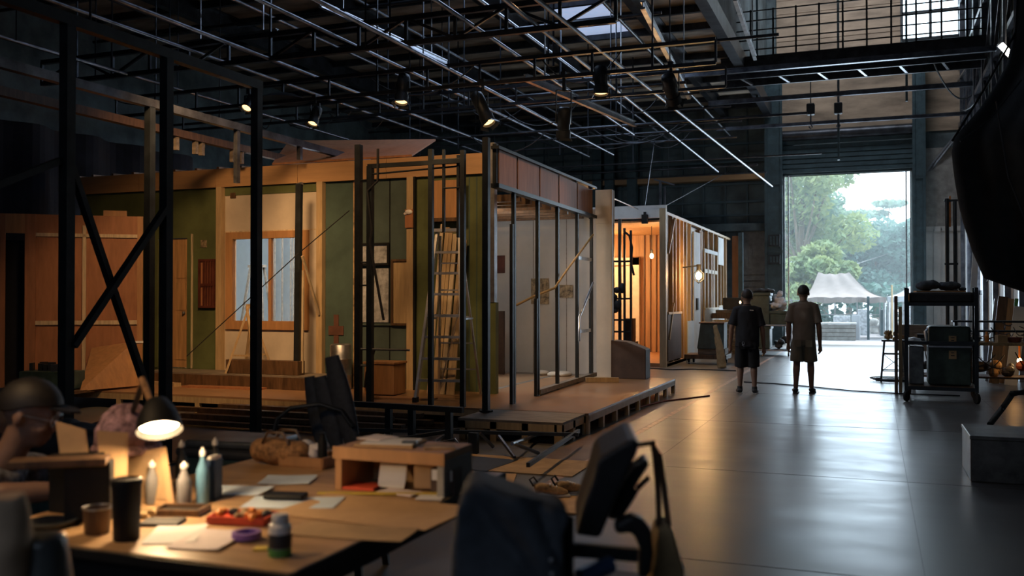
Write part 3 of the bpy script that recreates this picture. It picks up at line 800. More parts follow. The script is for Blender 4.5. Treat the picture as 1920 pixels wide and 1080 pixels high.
t = trestle((p.x, 11.3, .42), .06, 1.0, .22, 'wooden easel-like trestle with spread legs standing before the cream window flat')
# low box in front
m = MB().mm((yp(432, 0, 11.2).x, 11.12, .42), (yp(566, 0, 11.2).x, 11.3, .62))
solo(m, 'plank_box', 'wood_dark', 'low brown plank box on the step under the set window', 'box', bevel=.006)
# posts of the facade
for px, w, lb in ((417, .10, 'timber post between the olive door flat and the window flat'), (605, .10, 'timber post on the edge of the window flat next to the dark green flat'), (774, .10, 'timber post with a brown junction block, left of the aluminium ladder')):
    x = fx(px)
    t = thing('timber_post', lb, 'post', (x, FY - .06, PZ))
    MB().mm((x - w / 2, FY - .10, PZ), (x + w / 2, FY - .002, HB)).build('post', 'pine', t, world=True, bevel=.004)
    if px == 774:
        MB().mm((x - w / 2 - .01, FY - .125, fz(774, 428)), (x + w / 2 + .01, FY - .10, fz(774, 394))).build('junction_block', 'ply_red', t, world=True)
        MB().ball((x, FY - .13, fz(774, 399)), (.06, .025, .035), 10, 6).ball((x - .05, FY - .13, fz(774, 402)), (.03, .02, .02), 8, 5).build('crumpled_tape', 'white_plastic', t, world=True)
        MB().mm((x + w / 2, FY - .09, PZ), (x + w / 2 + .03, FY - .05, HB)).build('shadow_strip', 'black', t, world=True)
# green flats
flat('set_flat', 'dark green wall flat with a red painted cross patch', 606, 662, 'green_dark')
t, x0, x1 = flat('set_flat', 'grey-green wall flat hung with a framed sketch', 672, 774, 'green_grey', grooves=(731,))
MB().mm((x0, FY - .03, fz(700, 610)), (x1, FY, fz(700, 606))).build('ledge', 'green_grey', t, world=True)
flat('set_flat', 'narrow mustard wall flat beside the black rung frame', 662, 672, 'clutter_tan')
flat('set_flat', 'olive wall flat with vertical seams behind the ladder', 774.5, 921, 'olive', grooves=(812, 842, 868, 880, 894, 905))
# red cross patch, white cylinder, pictures
m = MB()
x = fx(631)
m.mm((x - .04, FY - .012, fz(631, 660)), (x + .04, FY, fz(631, 590))).mm((fx(617), FY - .016, fz(631, 628)), (fx(645), FY - .004, fz(631, 611)))
solo(m, 'cross_board', 'cross_paint', 'reddish wooden cross board on the dark green flat', 'board')
c = yp(639, 712, 11.3)
t = thing('drum', 'dented pale metal drum standing at the foot of the dark green flat', 'drum', (c.x, 11.3, PZ))
MB().lathe([(.13, 0), (.15, .02), (.15, .2), (.155, .21), (.15, .22), (.15, .42), (.155, .43), (.15, .44), (.15, .62), (.13, .64)], (0, 0, 0), 24).build('body', 'steel', t, smooth=True)
def picture(name, label, px0, py0, px1, py1, y, mat, frame='black', b=.03, cat='picture', extra=None):
    A, B = yp(px0, py1, y), yp(px1, py0, y)
    t = thing(name, label, cat, ((A.x + B.x) / 2, y, A.z))
    MB().mm((A.x, y - .008, A.z), (B.x, y, B.z)).build('sheet', mat, t, world=True)
    if frame:
        MB().mm((A.x - b, y - .03, A.z - b), (A.x, y, B.z + b)).mm((B.x, y - .03, A.z - b), (B.x + b, y, B.z + b)).mm((A.x, y - .03, B.z), (B.x, y, B.z + b)).mm((A.x, y - .03, A.z - b), (B.x, y, A.z)).build('frame', frame, t, world=True)
    return t
picture('framed_sketch', 'black framed pale sketch on the grey-green flat', 679, 459, 727, 494, FY - .03, 'sketch')
picture('drawing_sheet', 'tall pale drawing sheet pinned below the framed sketch', 678, 503, 729, 604, FY - .006, 'sketch', None)
t = picture('wood_panel', 'unpainted timber panel with dark frame leaning below on the grey-green flat', 738, 490, 766, 606, FY - .02, 'pine', 'wood_dark', .03, 'panel')
t = picture('wall_grille', 'dark red barred wall grille beside the orange door', 377, 490, 401, 573, FY - .02, 'ply_red', 'red_wood', .035, 'grille')
A, B = yp(377, 573, FY - .04), yp(401, 490, FY - .04)
m = MB()
for k in range(1, 5):
    x = A.x + (B.x - A.x) * k / 5; m.mm((x - .012, FY - .05, A.z), (x + .012, FY - .02, B.z))
zz = (A.z + B.z) / 2 - .02
m.mm((A.x, FY - .055, zz - .02), (B.x, FY - .02, zz + .02)).build('bars', 'red_wood', t, world=True)
picture('wall_notice', 'small stained notice above the barred wall grille', 377, 450, 388, 464, FY - .006, 'poster', None)
# board leaning above the ladder and vertical planks behind it
A, B = yp(808, 416, FY - .14), yp(872, 336, FY - .14)
t = thing('hanging_board', 'tan board hung high on the olive flat behind the ladder top', 'board', ((A.x + B.x) / 2, FY - .14, A.z))
MB().mm((A.x, FY - .14, A.z), (B.x, FY - .12, B.z)).build('board', 'ply', t, world=True)
MB().mm((A.x, FY - .15, A.z), (B.x, FY - .12, A.z + .05)).build('edge', 'wood_dark', t, world=True)
for i, px in enumerate((812, 822, 829, 837, 848, 855)):
    x = yp(px, 600, 11.35).x; top = yp(px, 420 + (i * 37) % 31, 11.5).z
    solo(MB().bar((x, 11.22, PZ), (x + .02, 11.6, top), .06 if i % 2 else .045, .03), 'plank', 'pine' if i % 3 else 'pine_pale', 'bare timber plank leaning on the olive flat behind the ladder', 'plank', 'planks leaning behind the ladder')

# ================================================================== right side of the house: open steel studs, plywood header
A, B = V((-4.05, 9.9, 0)), V((-4.22, 14.55, 0))
ax = (B - A).normalized(); nn = V((ax.y, -ax.x, 0))
t = thing('stud_wall', 'open black steel stud wall with plywood header panels, facing the walkway', 'wall frame', A + V((0, 0, PZ)))
h0, h1 = 2.80, 3.24
L = (B - A).length
def on(s, z, off=0): return A + ax * s + nn * off + V((0, 0, z))
MB().bar(on(0, h1), on(L, h1 + .05), .10, .035).build('top_channel', 'black_metal', t, world=True)
MB().bar(on(0, h0), on(L, h0 + .02), .10, .05).build('bottom_channel', 'black_metal', t, world=True)
def s_at(px):   # distance along the wall seen in pixel column px
    d = ray(px, 560)
    # CAM + k d = A + s ax
    det = d.x * (-ax.y) - d.y * (-ax.x)
    k = ((A.x - CAM.x) * (-ax.y) - (A.y - CAM.y) * (-ax.x)) / det
    s = (d.x * (A.y - CAM.y) - d.y * (A.x - CAM.x)) / det
    return -s if False else ((CAM + d * k) - A).dot(ax)
cols = [932, 968, 1010, 1046, 1081, 1110]
ss = [max(.03, min(L - .03, s_at(c))) for c in cols]
for i in range(5):
    a, b_ = ss[i] + .03, ss[i + 1] - .03
    m = MB().prism([on(a, h0 + .03), on(b_, h0 + .03), on(b_, h1), on(a, h1)], nn * .015)
    m.build('header_panel', 'ply_red', t, world=True)
for s in ss:
    MB().bar(on(s, h0 - .02, -.02), on(s, h1 + .05, -.02), .05, .06).build('header_post', 'black_metal', t, world=True)
for i, px in enumerate((963, 1008, 1045, 1082, 1109)):
    s = s_at(px); 
    MB().bar(on(s, PZ), on(s, h0), .045, .05).build('stud', 'black_metal', t, world=True)
    if i in (0, 1, 4): MB().bar(on(s - .07, PZ), on(s - .07, 1.5 + .9 * (i == 0)), .04, .04).build('stud', 'black_metal', t, world=True)
MB().bar(on(s_at(1008), PZ + .05), on(L, PZ + .05), .09, .06).build('sill', 'wood_grey', t, world=True)
s0_, s1_ = s_at(1082), s_at(1109)
for z in (2.12, 1.0 + .0): MB().bar(on(s0_, z), on(s1_, z), .03, .05).build('rail', 'steel', t, world=True)
# corner posts
x, y = gp(912, 772, PZ).x, gp(912, 772, PZ).y
t = thing('steel_post', 'tallest black steel corner post at the front of the open-stud wall', 'post', (x, y, PZ))
MB().mm((x - .04, y - .03, PZ), (x + .03, y + .04, yp(912, 258, y).z)).build('post', 'black_metal', t, world=True)
MB().tube((x, y, PZ - .0), (x, y, PZ + .02), .08, 10).build('foot_plate', 'black_metal', t, world=True)
x = yp(925, 500, FY - .15).x
t = thing('corner_stud', 'bright galvanised corner stud with a wooden lower half beside the tallest black post', 'post', (x, FY - .15, PZ))
MB().mm((x - .035, FY - .2, 1.45), (x + .035, FY - .1, fz(925, 272))).build('steel_stud', 'steel', t, world=True)
MB().mm((x - .06, FY - .19, PZ), (x + .05, FY - .09, 1.45)).build('wooden_stud', 'olive', t, world=True)
# white column closing the wall
c0, c1 = yp(1118, 560, 14.62), yp(1146, 560, 14.62)
t = thing('square_column', 'pale square column at the far end of the open-stud wall', 'column', ((c0.x + c1.x) / 2, 14.7, PZ))
zt = yp(1130, 356, 14.62).z
MB().mm((c0.x, 14.62, PZ), (c1.x, 14.78, zt - .55)).build('shaft', 'cream', t, world=True, bevel=.004)
MB().mm((c0.x - .012, 14.61, zt - .55), (c1.x + .012, 14.8, zt)).build('upper_casing', 'cream', t, world=True, bevel=.004)
MB().mm((c1.x, 14.60, PZ), (c1.x + .02, 14.64, zt)).build('corner_strip', 'pine', t, world=True)
# white room wall seen between the studs, ceiling frame over it
WY = 15.1
x0, x1 = yp(900, 560, WY).x - .6, -4.32
t = thing('room_flat', 'plain off-white room wall seen between the open studs', 'set wall', ((x0 + x1) / 2, WY, 0.0))
MB().mm((x0, WY, 0), (x1, WY + .05, 3.0)).build('panel', 'white_wall', t, world=True)
m = MB()
for px in (1000, 1062): m.mm((yp(px, 0, WY).x - .005, WY - .004, 0), (yp(px, 0, WY).x + .005, WY, 3.0))
m.build('seam_strip', 'wood_grey', t, world=True)
m = MB()
for k in range(8): m.mm((-6.4, 11.9 + k * .42, 2.83), (-4.5, 11.96 + k * .42, 2.93))
for x in (-6.3, -5.4, -4.55): m.mm((x - .03, 11.8, 2.93), (x + .03, 15.1, 3.0))
solo(m, 'ceiling_frame', 'wood_dark', 'dark slatted ceiling frame inside the off-white room', 'frame')
solo(MB().mm((-5.0, 11.78, PZ), (-4.92, 15.1, PZ + .001)).mm((-6.6, 14.8, 0), (-4.45, 15.1, PZ)), 'room_step', 'wood_grey', 'low grey step at the foot of the off-white room wall', 'step')
solo(MB().mm((yp(926, 0, 14.6).x, 14.55, PZ), (yp(946, 0, 14.6).x, 14.62, yp(930, 583, 14.6).z)), 'door_panel', 'brown_box', 'short dark door panel leaning at the off-white room wall', 'panel')
picture('poster', 'dark reddish poster nearest the corner post on the off-white wall', 928, 479, 947, 512, WY - .01, 'red_wood', None)
picture('poster', 'square mottled poster in the middle of the off-white wall', 996, 522, 1029, 570, WY - .01, 'poster', None)
picture('poster', 'smaller patchy poster pinned right of the square mottled one', 1041, 534, 1074, 558, WY - .01, 'poster', None)
pts = [dp(968, 572, 12.4), dp(1000, 556, 12.3), dp(1040, 540, 12.6), dp(1062, 508, 13.4), dp(1090, 470, 14.0), dp(1112, 440, 14.6)]
solo(MB().path(pts, .016, 7), 'rope', 'rope', 'tan rope strung slantwise across the open studs', 'rope', smooth=True)
solo(MB().path([dp(1086, 640, 14), dp(1086, 595, 14), dp(1112, 530, 14.8)], .018, 7), 'pipe_brace', 'steel', 'bent pale pipe brace low between the last open studs', 'brace', smooth=True)
# lumber and cloth on the room floor
for i, (pa, pb) in enumerate((((1098, 717), (1160, 717)),)):
    a, b_ = gp(*pa, PZ), gp(*pb, PZ)
    solo(MB().bar(a + V((0, 0, .04)), b_ + V((0, 0, .04)), .07, .07), 'timber_beam', 'pine', 'short squared timber beam lying on the platform by the pale column', 'timber')
m = MB()
c = gp(1030, 704, PZ)
for k in range(5): m.ball(c + V((rnd(-.25, .25), rnd(-.15, .15), .03)), (rnd(.12, .22), rnd(.08, .15), .05), 10, 6)
solo(remesh(m, .03, 3), 'dust_sheet', 'cream', 'crumpled pale dust sheet on the floor inside the open-stud wall', 'cloth', smooth=True)

# ================================================================== things on the stage platform
def ladder(loc, rz, label):
    t = thing('step_ladder', label, 'ladder', loc, rz)
    H, wb, wt, lean = 2.12, .60, .29, .42       # front rails
    for s in (-1, 1):
        MB().bar((s * wb / 2, -lean, 0), (s * wt / 2, 0, H), .03, .085).build('front_rail', 'alu', t)
        MB().bar((s * wb / 2 * .95, .55, 0), (s * wt / 2 * .9, .06, H - .05), .025, .04).build('rear_leg', 'alu', t)
        MB().box((s * wb / 2, -lean, .03), (.05, .11, .06)).build('foot', 'black', t)
    for k in range(1, 8):
        f = k / 8; y = -lean * (1 - f); w = wb + (wt - wb) * f
        MB().box((0, y + .02, H * f), (w, .10, .03)).build('step', 'alu', t)
    MB().box((0, .03, H + .015), (wt + .08, .22, .04)).build('top_cap', 'alu', t)
    m = MB()
    for k in range(1, 6):
        f = k / 6; y = .55 + (.06 - .55) * f; w = wb * .95 + (wt * .9 - wb * .95) * f
        m.bar((-w / 2, y, (H - .05) * f), (w / 2, y, (H - .05) * f), .018)
    m.bar((-wb * .47, .54, .04), (wt * .3, .25, 1.2), .015)
    m.build('rear_brace', 'alu', t)
    for s in (-1, 1): MB().bar((s * .25, -.22, H * .48), (s * .24, .30, H * .48), .008, .025).build('spreader', 'steel', t)
    return t
c = (gp(775, 752, PZ) + gp(856, 757, PZ)) / 2
ladder((c.x + .0, c.y + .40, PZ), math.radians(9), 'tall aluminium stepladder standing open on the stage platform')

# black rung frame and gate frame
def rung_frame():
    y = 10.02
    xs = [yp(672, 600, y).x, yp(690, 600, y).x]
    t = thing('pipe_scaffold', 'black pipe gate frame with ladder rungs left of the stepladder', 'frame', (xs[0], y, PZ))
    zt = yp(690, 312, y).z
    xe = yp(866, 500, y).x
    MB().bar((xs[0], y, PZ), (xs[0], y, yp(672, 272, y).z), .075).build('post', 'black_metal', t, world=True)
    MB().bar((xs[1] + .03, y, PZ), (xs[1] + .03, y, zt), .07).build('post', 'black_metal', t, world=True)
    MB().bar((xs[1], y, zt), (xe, y, zt + .0), .05).build('top_rail', 'black_metal', t, world=True)
    MB().tube((xs[1], y, zt - .1), (xe, y + .05, zt - .05), .012, 6).build('tie_rod', 'black_metal', t, world=True)
    for py in (338, 492, 535): MB().tube((xs[0], y, yp(680, py, y).z), (xs[1], y, yp(680, py, y).z), .012, 6).build('rung', 'black_metal', t, world=True)
    xr = yp(768, 600, y).x
    for py in (655, 686): MB().tube((xs[0], y, yp(700, py, y).z), (xr if py == 655 else xs[1], y, yp(700, py, y).z), .014, 6).build('rung', 'steel', t, world=True)
    for px, top in ((808, 280), (868, 282)):
        x = yp(px, 500, y).x
        MB().bar((x, y, PZ), (x, y, yp(px, top, y).z), .055).build('post', 'black_metal', t, world=True)
    for px, top, bot in ((830, 280, 435), (857, 290, 445)):
        x = yp(px, 500, y).x
        MB().bar((x, y + .03, yp(px, bot, y).z), (x, y + .03, yp(px, top, y).z), .03).build('hanger', 'black_metal', t, world=True)
    for py in (298, 352): MB().tube((yp(812 if py == 298 else 832, 0, y).x, y, yp(850, py, y).z), (yp(868, 0, y).x, y, yp(850, py, y).z), .01, 6).build('tie_rod', 'black_metal', t, world=True)
    MB().path([V((yp(712, 0, y).x, y - .04, yp(712, 280, y).z)), V((yp(712, 0, y).x, y - .04, yp(712, 340, y).z)), V((yp(694, 0, y).x, y - .05, yp(697, 358, y).z)), V((yp(702, 0, y).x, y - .05, yp(702, 430, y).z)), V((yp(698, 0, y).x, y - .05, yp(699, 455, y).z)), V((yp(724, 0, y).x, y - .05, yp(724, 600, y).z))], .018, 6).build('cable', 'cable', t, world=True, smooth=True)
rung_frame()
x = yp(565, 500, 11.3).x
t = thing('steel_post', 'black steel post with a pale tip standing before the window flat edge', 'post', (x, 11.2, PZ))
MB().bar((x, 11.2, PZ), (yp(562, 0, 11.2).x, 11.2, yp(562, 345, 11.2).z), .085, .06).build('post', 'black_metal', t, world=True)
MB().bar((yp(562, 0, 11.2).x - .03, 11.2, yp(562, 346, 11.2).z), (yp(562, 0, 11.2).x + .05, 11.2, yp(562, 344, 11.2).z), .05, .03).build('cap', 'steel', t, world=True)
MB().bar((x + .06, 11.24, .45), (x + .07, 11.24, 1.9), .03).build('edge_batten', 'pine_pale', t, world=True)
solo(MB().bar(V((yp(568, 0, 11.1).x, 11.1, yp(568, 480, 11.1).z)), V((yp(600, 0, 11.59).x, 11.59, yp(600, 590, 11.59).z)), .03), 'prop_stick', 'pine_pale', 'pale prop stick slanting from the black post towards the window flat edge', 'stick')
for k, (pa, pb) in enumerate((((350, 668, 11.2), (560, 475, 11.15)), ((560, 475, 11.15), (655, 395, 11.3)))):
    solo(MB().tube(dp(pa[0], pa[1], 13.2), dp(pb[0], pb[1], 12.9), .008, 5), 'guy_wire', 'cable', ('thin guy wire from the step up to the black post by the window' if k == 0 else 'thin guy wire from the black post up across the dark green flat'), 'wire')
# wooden chest by the green flat
c = gp(712, 742, PZ)
t = thing('wooden_chest', 'brown plywood chest standing below the grey-green flat', 'chest', (c.x - .03, c.y + .2, PZ))
MB().box((0, 0, .21), (.44, .34, .40)).build('body', 'ply', t, bevel=.008)
MB().box((0, 0, .425), (.47, .37, .03)).build('lid', 'ply', t, bevel=.006)
MB().path([(-.2, -.19, .1), (-.17, -.2, .3), (-.1, -.2, .42), (-.06, -.17, .62)], .015, 6).build('strap', 'black', t, smooth=True)
# podium-like brown box by the column
a, b_ = yp(1147, 708, 14.5), yp(1212, 708, 14.5)
z0, z1 = yp(1160, 638, 14.5).z, yp(1210, 655, 14.5).z
m = MB().prism([V((a.x, 14.45, PZ)), V((b_.x, 14.45, PZ)), V((b_.x, 14.45, z1)), V((a.x + .25, 14.45, z0 - .02)), V((a.x, 14.45, z0))], (0, .32, 0))
solo(m, 'lectern_box', 'brown_box', 'dark brown sloped-top box beside the pale square column', 'box', bevel=.01)

# ================================================================== left: plywood wall, leaning sheet, clutter
a, b_ = gp(36, 722, PZ), None
PA = dp(-4, 560, 13.35); PB = dp(268, 560, 13.9); PA.z = PB.z = 0
ux = (PB - PA).normalized(); un = V((ux.y, -ux.x, 0)); PL = (PB - PA).length
PT = 2.72
t = thing('plywood_wall', 'reddish plywood wall with pale battens and an open doorway at its end', 'set wall', PA + V((0, 0, PZ)))
def pw(s, z, o=0): return PA + ux * s + un * o + V((0, 0, z))
def pbox(s0, s1, z0, z1, o0, o1):
    m = MB(); return m.prism([pw(s0, z0, o0), pw(s1, z0, o0), pw(s1, z1, o0), pw(s0, z1, o0)], un * (o1 - o0))
k0 = .255 * PL
pbox(k0, PL, PZ, PT, 0, .02).build('sheet', 'ply_red', t, world=True)
for i, (s0, s1, z0, z1, mt) in enumerate(((k0 - .14, k0, PZ, PT, 'ply_red'), (PL * .96, PL, PZ, PT, 'ply'), (.575 * PL, .60 * PL, PZ, PT - .15, 'pine_pale'), (k0, PL * .96, 2.40, 2.45, 'pine_pale'), (k0, PL * .96, 1.12, 1.18, 'pine_pale'), (0, .1, PZ, PT, 'ply_red'), (.1, k0 - .14, PT - .28, PT, 'ply'))):
    pbox(s0, s1, z0, z1, .02, .05).build('batten', mt, t, world=True)
solo(MB().box(pw(.8 * PL, PT + .04), (.32, .05, .08), math.atan2(ux.y, ux.x)), 'offcut', 'ply', 'short timber offcut lying on top of the plywood wall', 'offcut')
solo(MB().box(pw(.11 * PL, 1.3, -.25), (.8, .03, 2.1), math.atan2(ux.y, ux.x)), 'drape', 'navy_cloth', 'black sheet standing in for the dark doorway of the plywood wall', 'drape')  # black sheet put in for the darkness of the open doorway
solo(MB().box(pw(.965 * PL, .86, .062), (.16, .015, .03), math.atan2(ux.y, ux.x)), 'tape_scrap', 'paper', 'small white tape scrap at the right edge of the plywood wall', 'tape')
# leaning plywood sheet
q = [gp(150, 733, .26), gp(268, 722, .26), dp(252, 640, 13.55), dp(172, 652, 13.6)]
solo(MB().prism(q, un * .015), 'plywood_sheet', 'ply', 'bare plywood sheet leaning at the foot of the plywood wall', 'board')
# dark tool crate
c = dp(98, 690, 12.7)
t = thing('tool_crate', 'dark toolbox cluttered with hardware before the plywood wall', 'toolbox', (c.x, c.y, .27))
MB().box((0, 0, .13), (.75, .35, .24), .2).build('body', 'crate_green', t, bevel=.01)
for k in range(9): MB().box((-.3 + k * .07, rnd(-.08, .08), .29), (rnd(.04, .09), rnd(.04, .1), rnd(.06, .16)), rnd(0, 1)).build('hardware_piece', 'black_metal', t)
solo(MB().mm((c.x - .5, c.y - .25, PZ), (c.x + .5, c.y + .25, .268)), 'plinth_board', 'wood_dark', 'dark board under the cluttered toolbox', 'board')
# loose boards and stools on the orange floor
for k, (px, py, l, w, rz, z, lb, mt) in enumerate(((330, 706, 1.0, .25, .15, .03, 'short wide board lying beside the step, near the orange door', 'ply'), (300, 722, .8, .12, -.2, .05, 'narrow plank lying flat left of the step', 'pine'), (420, 728, 1.3, .18, .05, .025, 'long thin board on the orange-lit stage floor', 'ply_red'), (760, 748, .8, .2, .1, .02, 'flat board lying at the feet of the stepladder', 'ply'))):
    c = gp(px, py, PZ)
    solo(MB().box(c + V((0, 0, z / 2)), (l, w, z), rz), 'loose_board', mt, lb, 'board')
c = gp(345, 708, PZ)
solo(MB().mm((c.x - .05, c.y - .05, PZ), (c.x + .05, c.y + .05, .56)), 'newel_block', 'wood_dark', 'stubby dark post at the end of the low step', 'post')

# ================================================================== black steel post frames on the left
def post_frame(name, label, X, ys, ztop, w, y0, y1, mat='black_metal', rail='black_metal', zb=0, bottoms=None):
    t = thing(name, label, 'frame', (X, ys[0], 0))
    MB().bar((X, y0, ztop), (X, y1, ztop), w * 1.0, w * 1.1).build('top_rail', rail, t, world=True)
    for i, y in enumerate(ys):
        MB().bar((X, y, zb if bottoms is None else bottoms[i]), (X, y, ztop - w * .5), w, w).build('post', mat, t, world=True)
        if zb == 0: MB().box((X, y, .008), (.2, .2, .016)).build('foot_plate', mat, t, world=True)
    return t
t = post_frame('steel_scaffold', 'near black steel post frame braced with a diagonal cross', -6.0, (5.65, 6.77, 8.10), 3.73, .085, 2.0, 8.15)
for a, b_ in (((5.69, 2.6), (6.60, .60)), ((6.73, 2.32), (5.69, 1.12)), ((5.61, 2.6), (4.4, 2.05))):
    MB().bar((-6.02 + .05 * (a[0] > 6), a[0], a[1]), (-6.02 + .05 * (a[0] > 6), b_[0], b_[1]), .06, .05).build('brace', 'black_metal', t, world=True)
t = post_frame('steel_scaffold', 'second steel post frame standing just behind the braced one', -7.7, (8.42, ), 3.73, .085, 3.0, 15.0, rail='pipe_metal')
p = xp(372, 270, -7.7)
for y in (9.98, 11.4): MB().bar((-7.7, y, 3.5 if y > 11 else 3.0), (-7.7, y, 3.7), .06).build('hanger', 'pipe_metal', t, world=True)
m = thing('timber_rail', 'long reddish timber rail over the drape, sloping down towards the header band', 'rail', (-8.75, 8, 3.6))
MB().bar((-8.75, 3.5, 3.73), (-8.75, 14.8, 3.73), .10, .10).build('rail', 'wood_dark', m, world=True)
for px in (330, 366, 378, 436, 452):
    y = xp(px, 300, -8.75).y
    MB().bar((-8.75, y, HT + .02), (-8.75, y, 3.7), .06).build('upright', 'wood_grey', m, world=True)
# black drape behind the rail
def dr(u, v): return (-12.6 + .12 * math.sin(u * 60), 4.0 + u * 11.0, .2 + v * 4.1)
solo(MB().sheet(dr, 90, 2, .02, (1, 0, 0)), 'drape', 'navy_cloth', 'wide black drape hanging beyond the plywood wall', 'drape')
# roof boards lying over the set beyond the header
m = MB().prism([V((-8.6, 12.0, 3.55)), V((-6.2, 12.0, 3.55)), V((-6.6, 13.6, 4.05)), V((-9.4, 13.6, 4.2))], (0, 0, .03))
solo(m, 'roof_panel', 'ply_red', 'sloping reddish roof panel resting above the header band', 'panel')
m = MB()
for k in range(9): m.bar((-12.4 + k * .42, 11.8, 3.52), (-12.2 + k * .42, 13.2, 3.56), .05, .04)
solo(m, 'slat_ceiling', 'wood_dark', 'dark slatted ceiling piece behind the left end of the header band', 'ceiling piece')

# ================================================================== dark steel skeleton and boards before the platform
t = thing('steel_base_frame', 'low black steel skeleton frame lying before the stage platform', 'frame', (-4.6, 8.8, 0))
def q(px, py, z): return gp(px, py, z)
z1 = .52
a, b_ = q(660, 757, .5), q(868, 769, .5)
MB().bar(a, b_, .05, .05).build('rail', 'black_metal', t, world=True)
for px, pt, pb in ((729, 757, 806), (772, 762, 812), (842, 764, 822)):
    base = gp(px, pb, 0.16); top = V((base.x, base.y, yp(px, pt, base.y).z))
    MB().bar(V((base.x, base.y, 0)), top, .06).build('upright', 'black_metal', t, world=True)
for pa, pb in (((640, 805), (1085, 815)), ((640, 840), (860, 806)), ((760, 845), (850, 826)), ((990, 872), (1085, 808))):
    MB().bar(gp(*pa, .16), gp(*pb, .16), .03, .035).build('rail', 'black_metal', t, world=True)
for pa, pb in (((850, 823), (874, 852)), ((935, 818), (965, 858)), ((960, 830), (1010, 850)), ((960, 832), (1020, 812)), ((780, 850), (835, 815)), ((900, 812), (925, 838))):
    MB().tube(gp(*pa, .17), gp(*pb, .02), .018, 7).build('strut', 'pipe_metal', t, world=True)
for px, py in ((888, 850), (1085, 815), (648, 815)):
    c = gp(px, py, 0); MB().bar(c, c + V((0, 0, .2)), .09, .06).build('leg', 'black_metal', t, world=True)
for k, (px, py, l, w, rz, mt, lb) in enumerate(((960, 872, 1.35, .75, .02, 'cardboard', 'broad flat cardboard sheet on the floor before the skeleton frame'), (800, 862, 1.6, .6, -.1, 'charcoal', 'dark flat board half hidden behind the table, before the skeleton frame'), (880, 900, .75, .5, .3, 'kraft', 'creased kraft sheet on the floor at the table corner'), (1005, 945, .8, .55, .12, 'kraft', 'kraft board on the floor under the pair of shoes'))):
    c = gp(px, py, 0)
    solo(MB().box(c + V((0, 0, .006 + .004 * (k % 2))), (l, w, .01), rz), 'floor_board', mt, lb, 'board')
# dark stacked lumber on the left foreground floor
for k in range(7):
    c = V((-6.5 + rnd(-.3, .3), 8.9 + k * .14, .05 + .055 * (k % 3)))
    solo(MB().box(c, (rnd(2.6, 3.4), .11, .05), rnd(-.03, .03)), 'plank', 'wood_dark', 'dark plank in the loose heap before the orange-lit floor', 'plank', 'dark planks heaped before the stage')
# ================================================================== second set: warm room and timber stud wall
X2, Y2 = -4.25, 20.3
H2 = 3.42
t = thing('set_room', 'warm lit timber room with pale header beam, open towards the platform', 'set', (-6.2, 22.2, 0))
MB().mm((-8.2, Y2, 3.28), (X2, Y2 + .1, 3.56)).build('header', 'panel_white', t, world=True)
MB().mm((-8.2, 24.6, 0), (X2, 24.66, 3.3)).build('back_wall', 'orange_wood', t, world=True)
MB().mm((X2 - .14, Y2, 0), (X2 - .1, 24.6, 3.3)).build('side_wall', 'orange_wood', t, world=True)
MB().mm((-8.2, Y2, 0), (-8.14, 24.6, 3.3)).build('side_wall', 'orange_wood', t, world=True)
m = MB()
for k in range(11): m.mm((-8.2, Y2 + .12 + k * .41, 3.2), (X2 - .1, Y2 + .52 + k * .41, 3.24))
m.build('ceiling_boards', 'orange_wood', t, world=True)
MB().mm((-8.2, Y2, 0), (X2, 24.6, .08)).build('room_floor', 'ply', t, world=True)
# inner pale door casing
x0, x1 = yp(1160, 560, 24.4).x, yp(1198, 560, 24.4).x
m = MB().mm((x1 - .2, 24.42, .08), (x1, 24.58, 2.6)).mm((x0 - .4, 24.42, 2.4), (x1, 24.58, 2.6)).mm((x1 - .42, 24.45, .08), (x1 - .24, 24.58, 2.38))
m.build('door_casing', 'door_white', t, world=True)
MB().mm((x0 - .6, 24.5, .08), (x1 - .45, 24.58, 2.36)).build('inner_door', 'door_white', t, world=True)
m = MB()
for k in range(6): m.mm((x1 + .1 + k * .16, 24.56, .08), (x1 + .12 + k * .16, 24.6, 3.2))
m.build('wall_battens', 'wood_dark', t, world=True)
# bulbs
def bulb(c, top, label, energy, name='hanging_bulb'):
    t = thing(name, label, 'light', c)
    MB().ball(c, (.045, .045, .06), 14, 10).build('bulb', 'bulb_glow', t, world=True, smooth=True)
    MB().tube(c + V((0, 0, .06)), c + V((0, 0, .15)), .028, 10).build('socket', 'black', t, world=True)
    MB().tube(c + V((0, 0, .15)), V((c.x, c.y, top)), .008, 6).build('cord', 'cable', t, world=True)
    lamp('bulb_light', 'POINT', c + V((0, -.12, -.02)), energy, (1, .62, .3), shadow_soft_size=.07)
    return t
c = yp(1222, 480, 21.6)
bulb(c, 3.2, 'bare glowing bulb hanging in the warm timber room', 40)
lamp('room_lamp', 'POINT', (-6.5, 23.2, 2.4), 120, (1, .6, .28), shadow_soft_size=.2)
lamp('room_lamp_low', 'POINT', (-5.9, 22.0, 1.2), 45, (1, .6, .3), shadow_soft_size=.2)
# black speaker-like fixture under the header
c = yp(1209, 411, 20.25)
solo(MB().box(c, (.12, .12, .2)).box(c + V((0, 0, .12)), (.05, .05, .08)), 'wall_sensor', 'black', 'small black fixture under the pale header of the warm room', 'fixture')
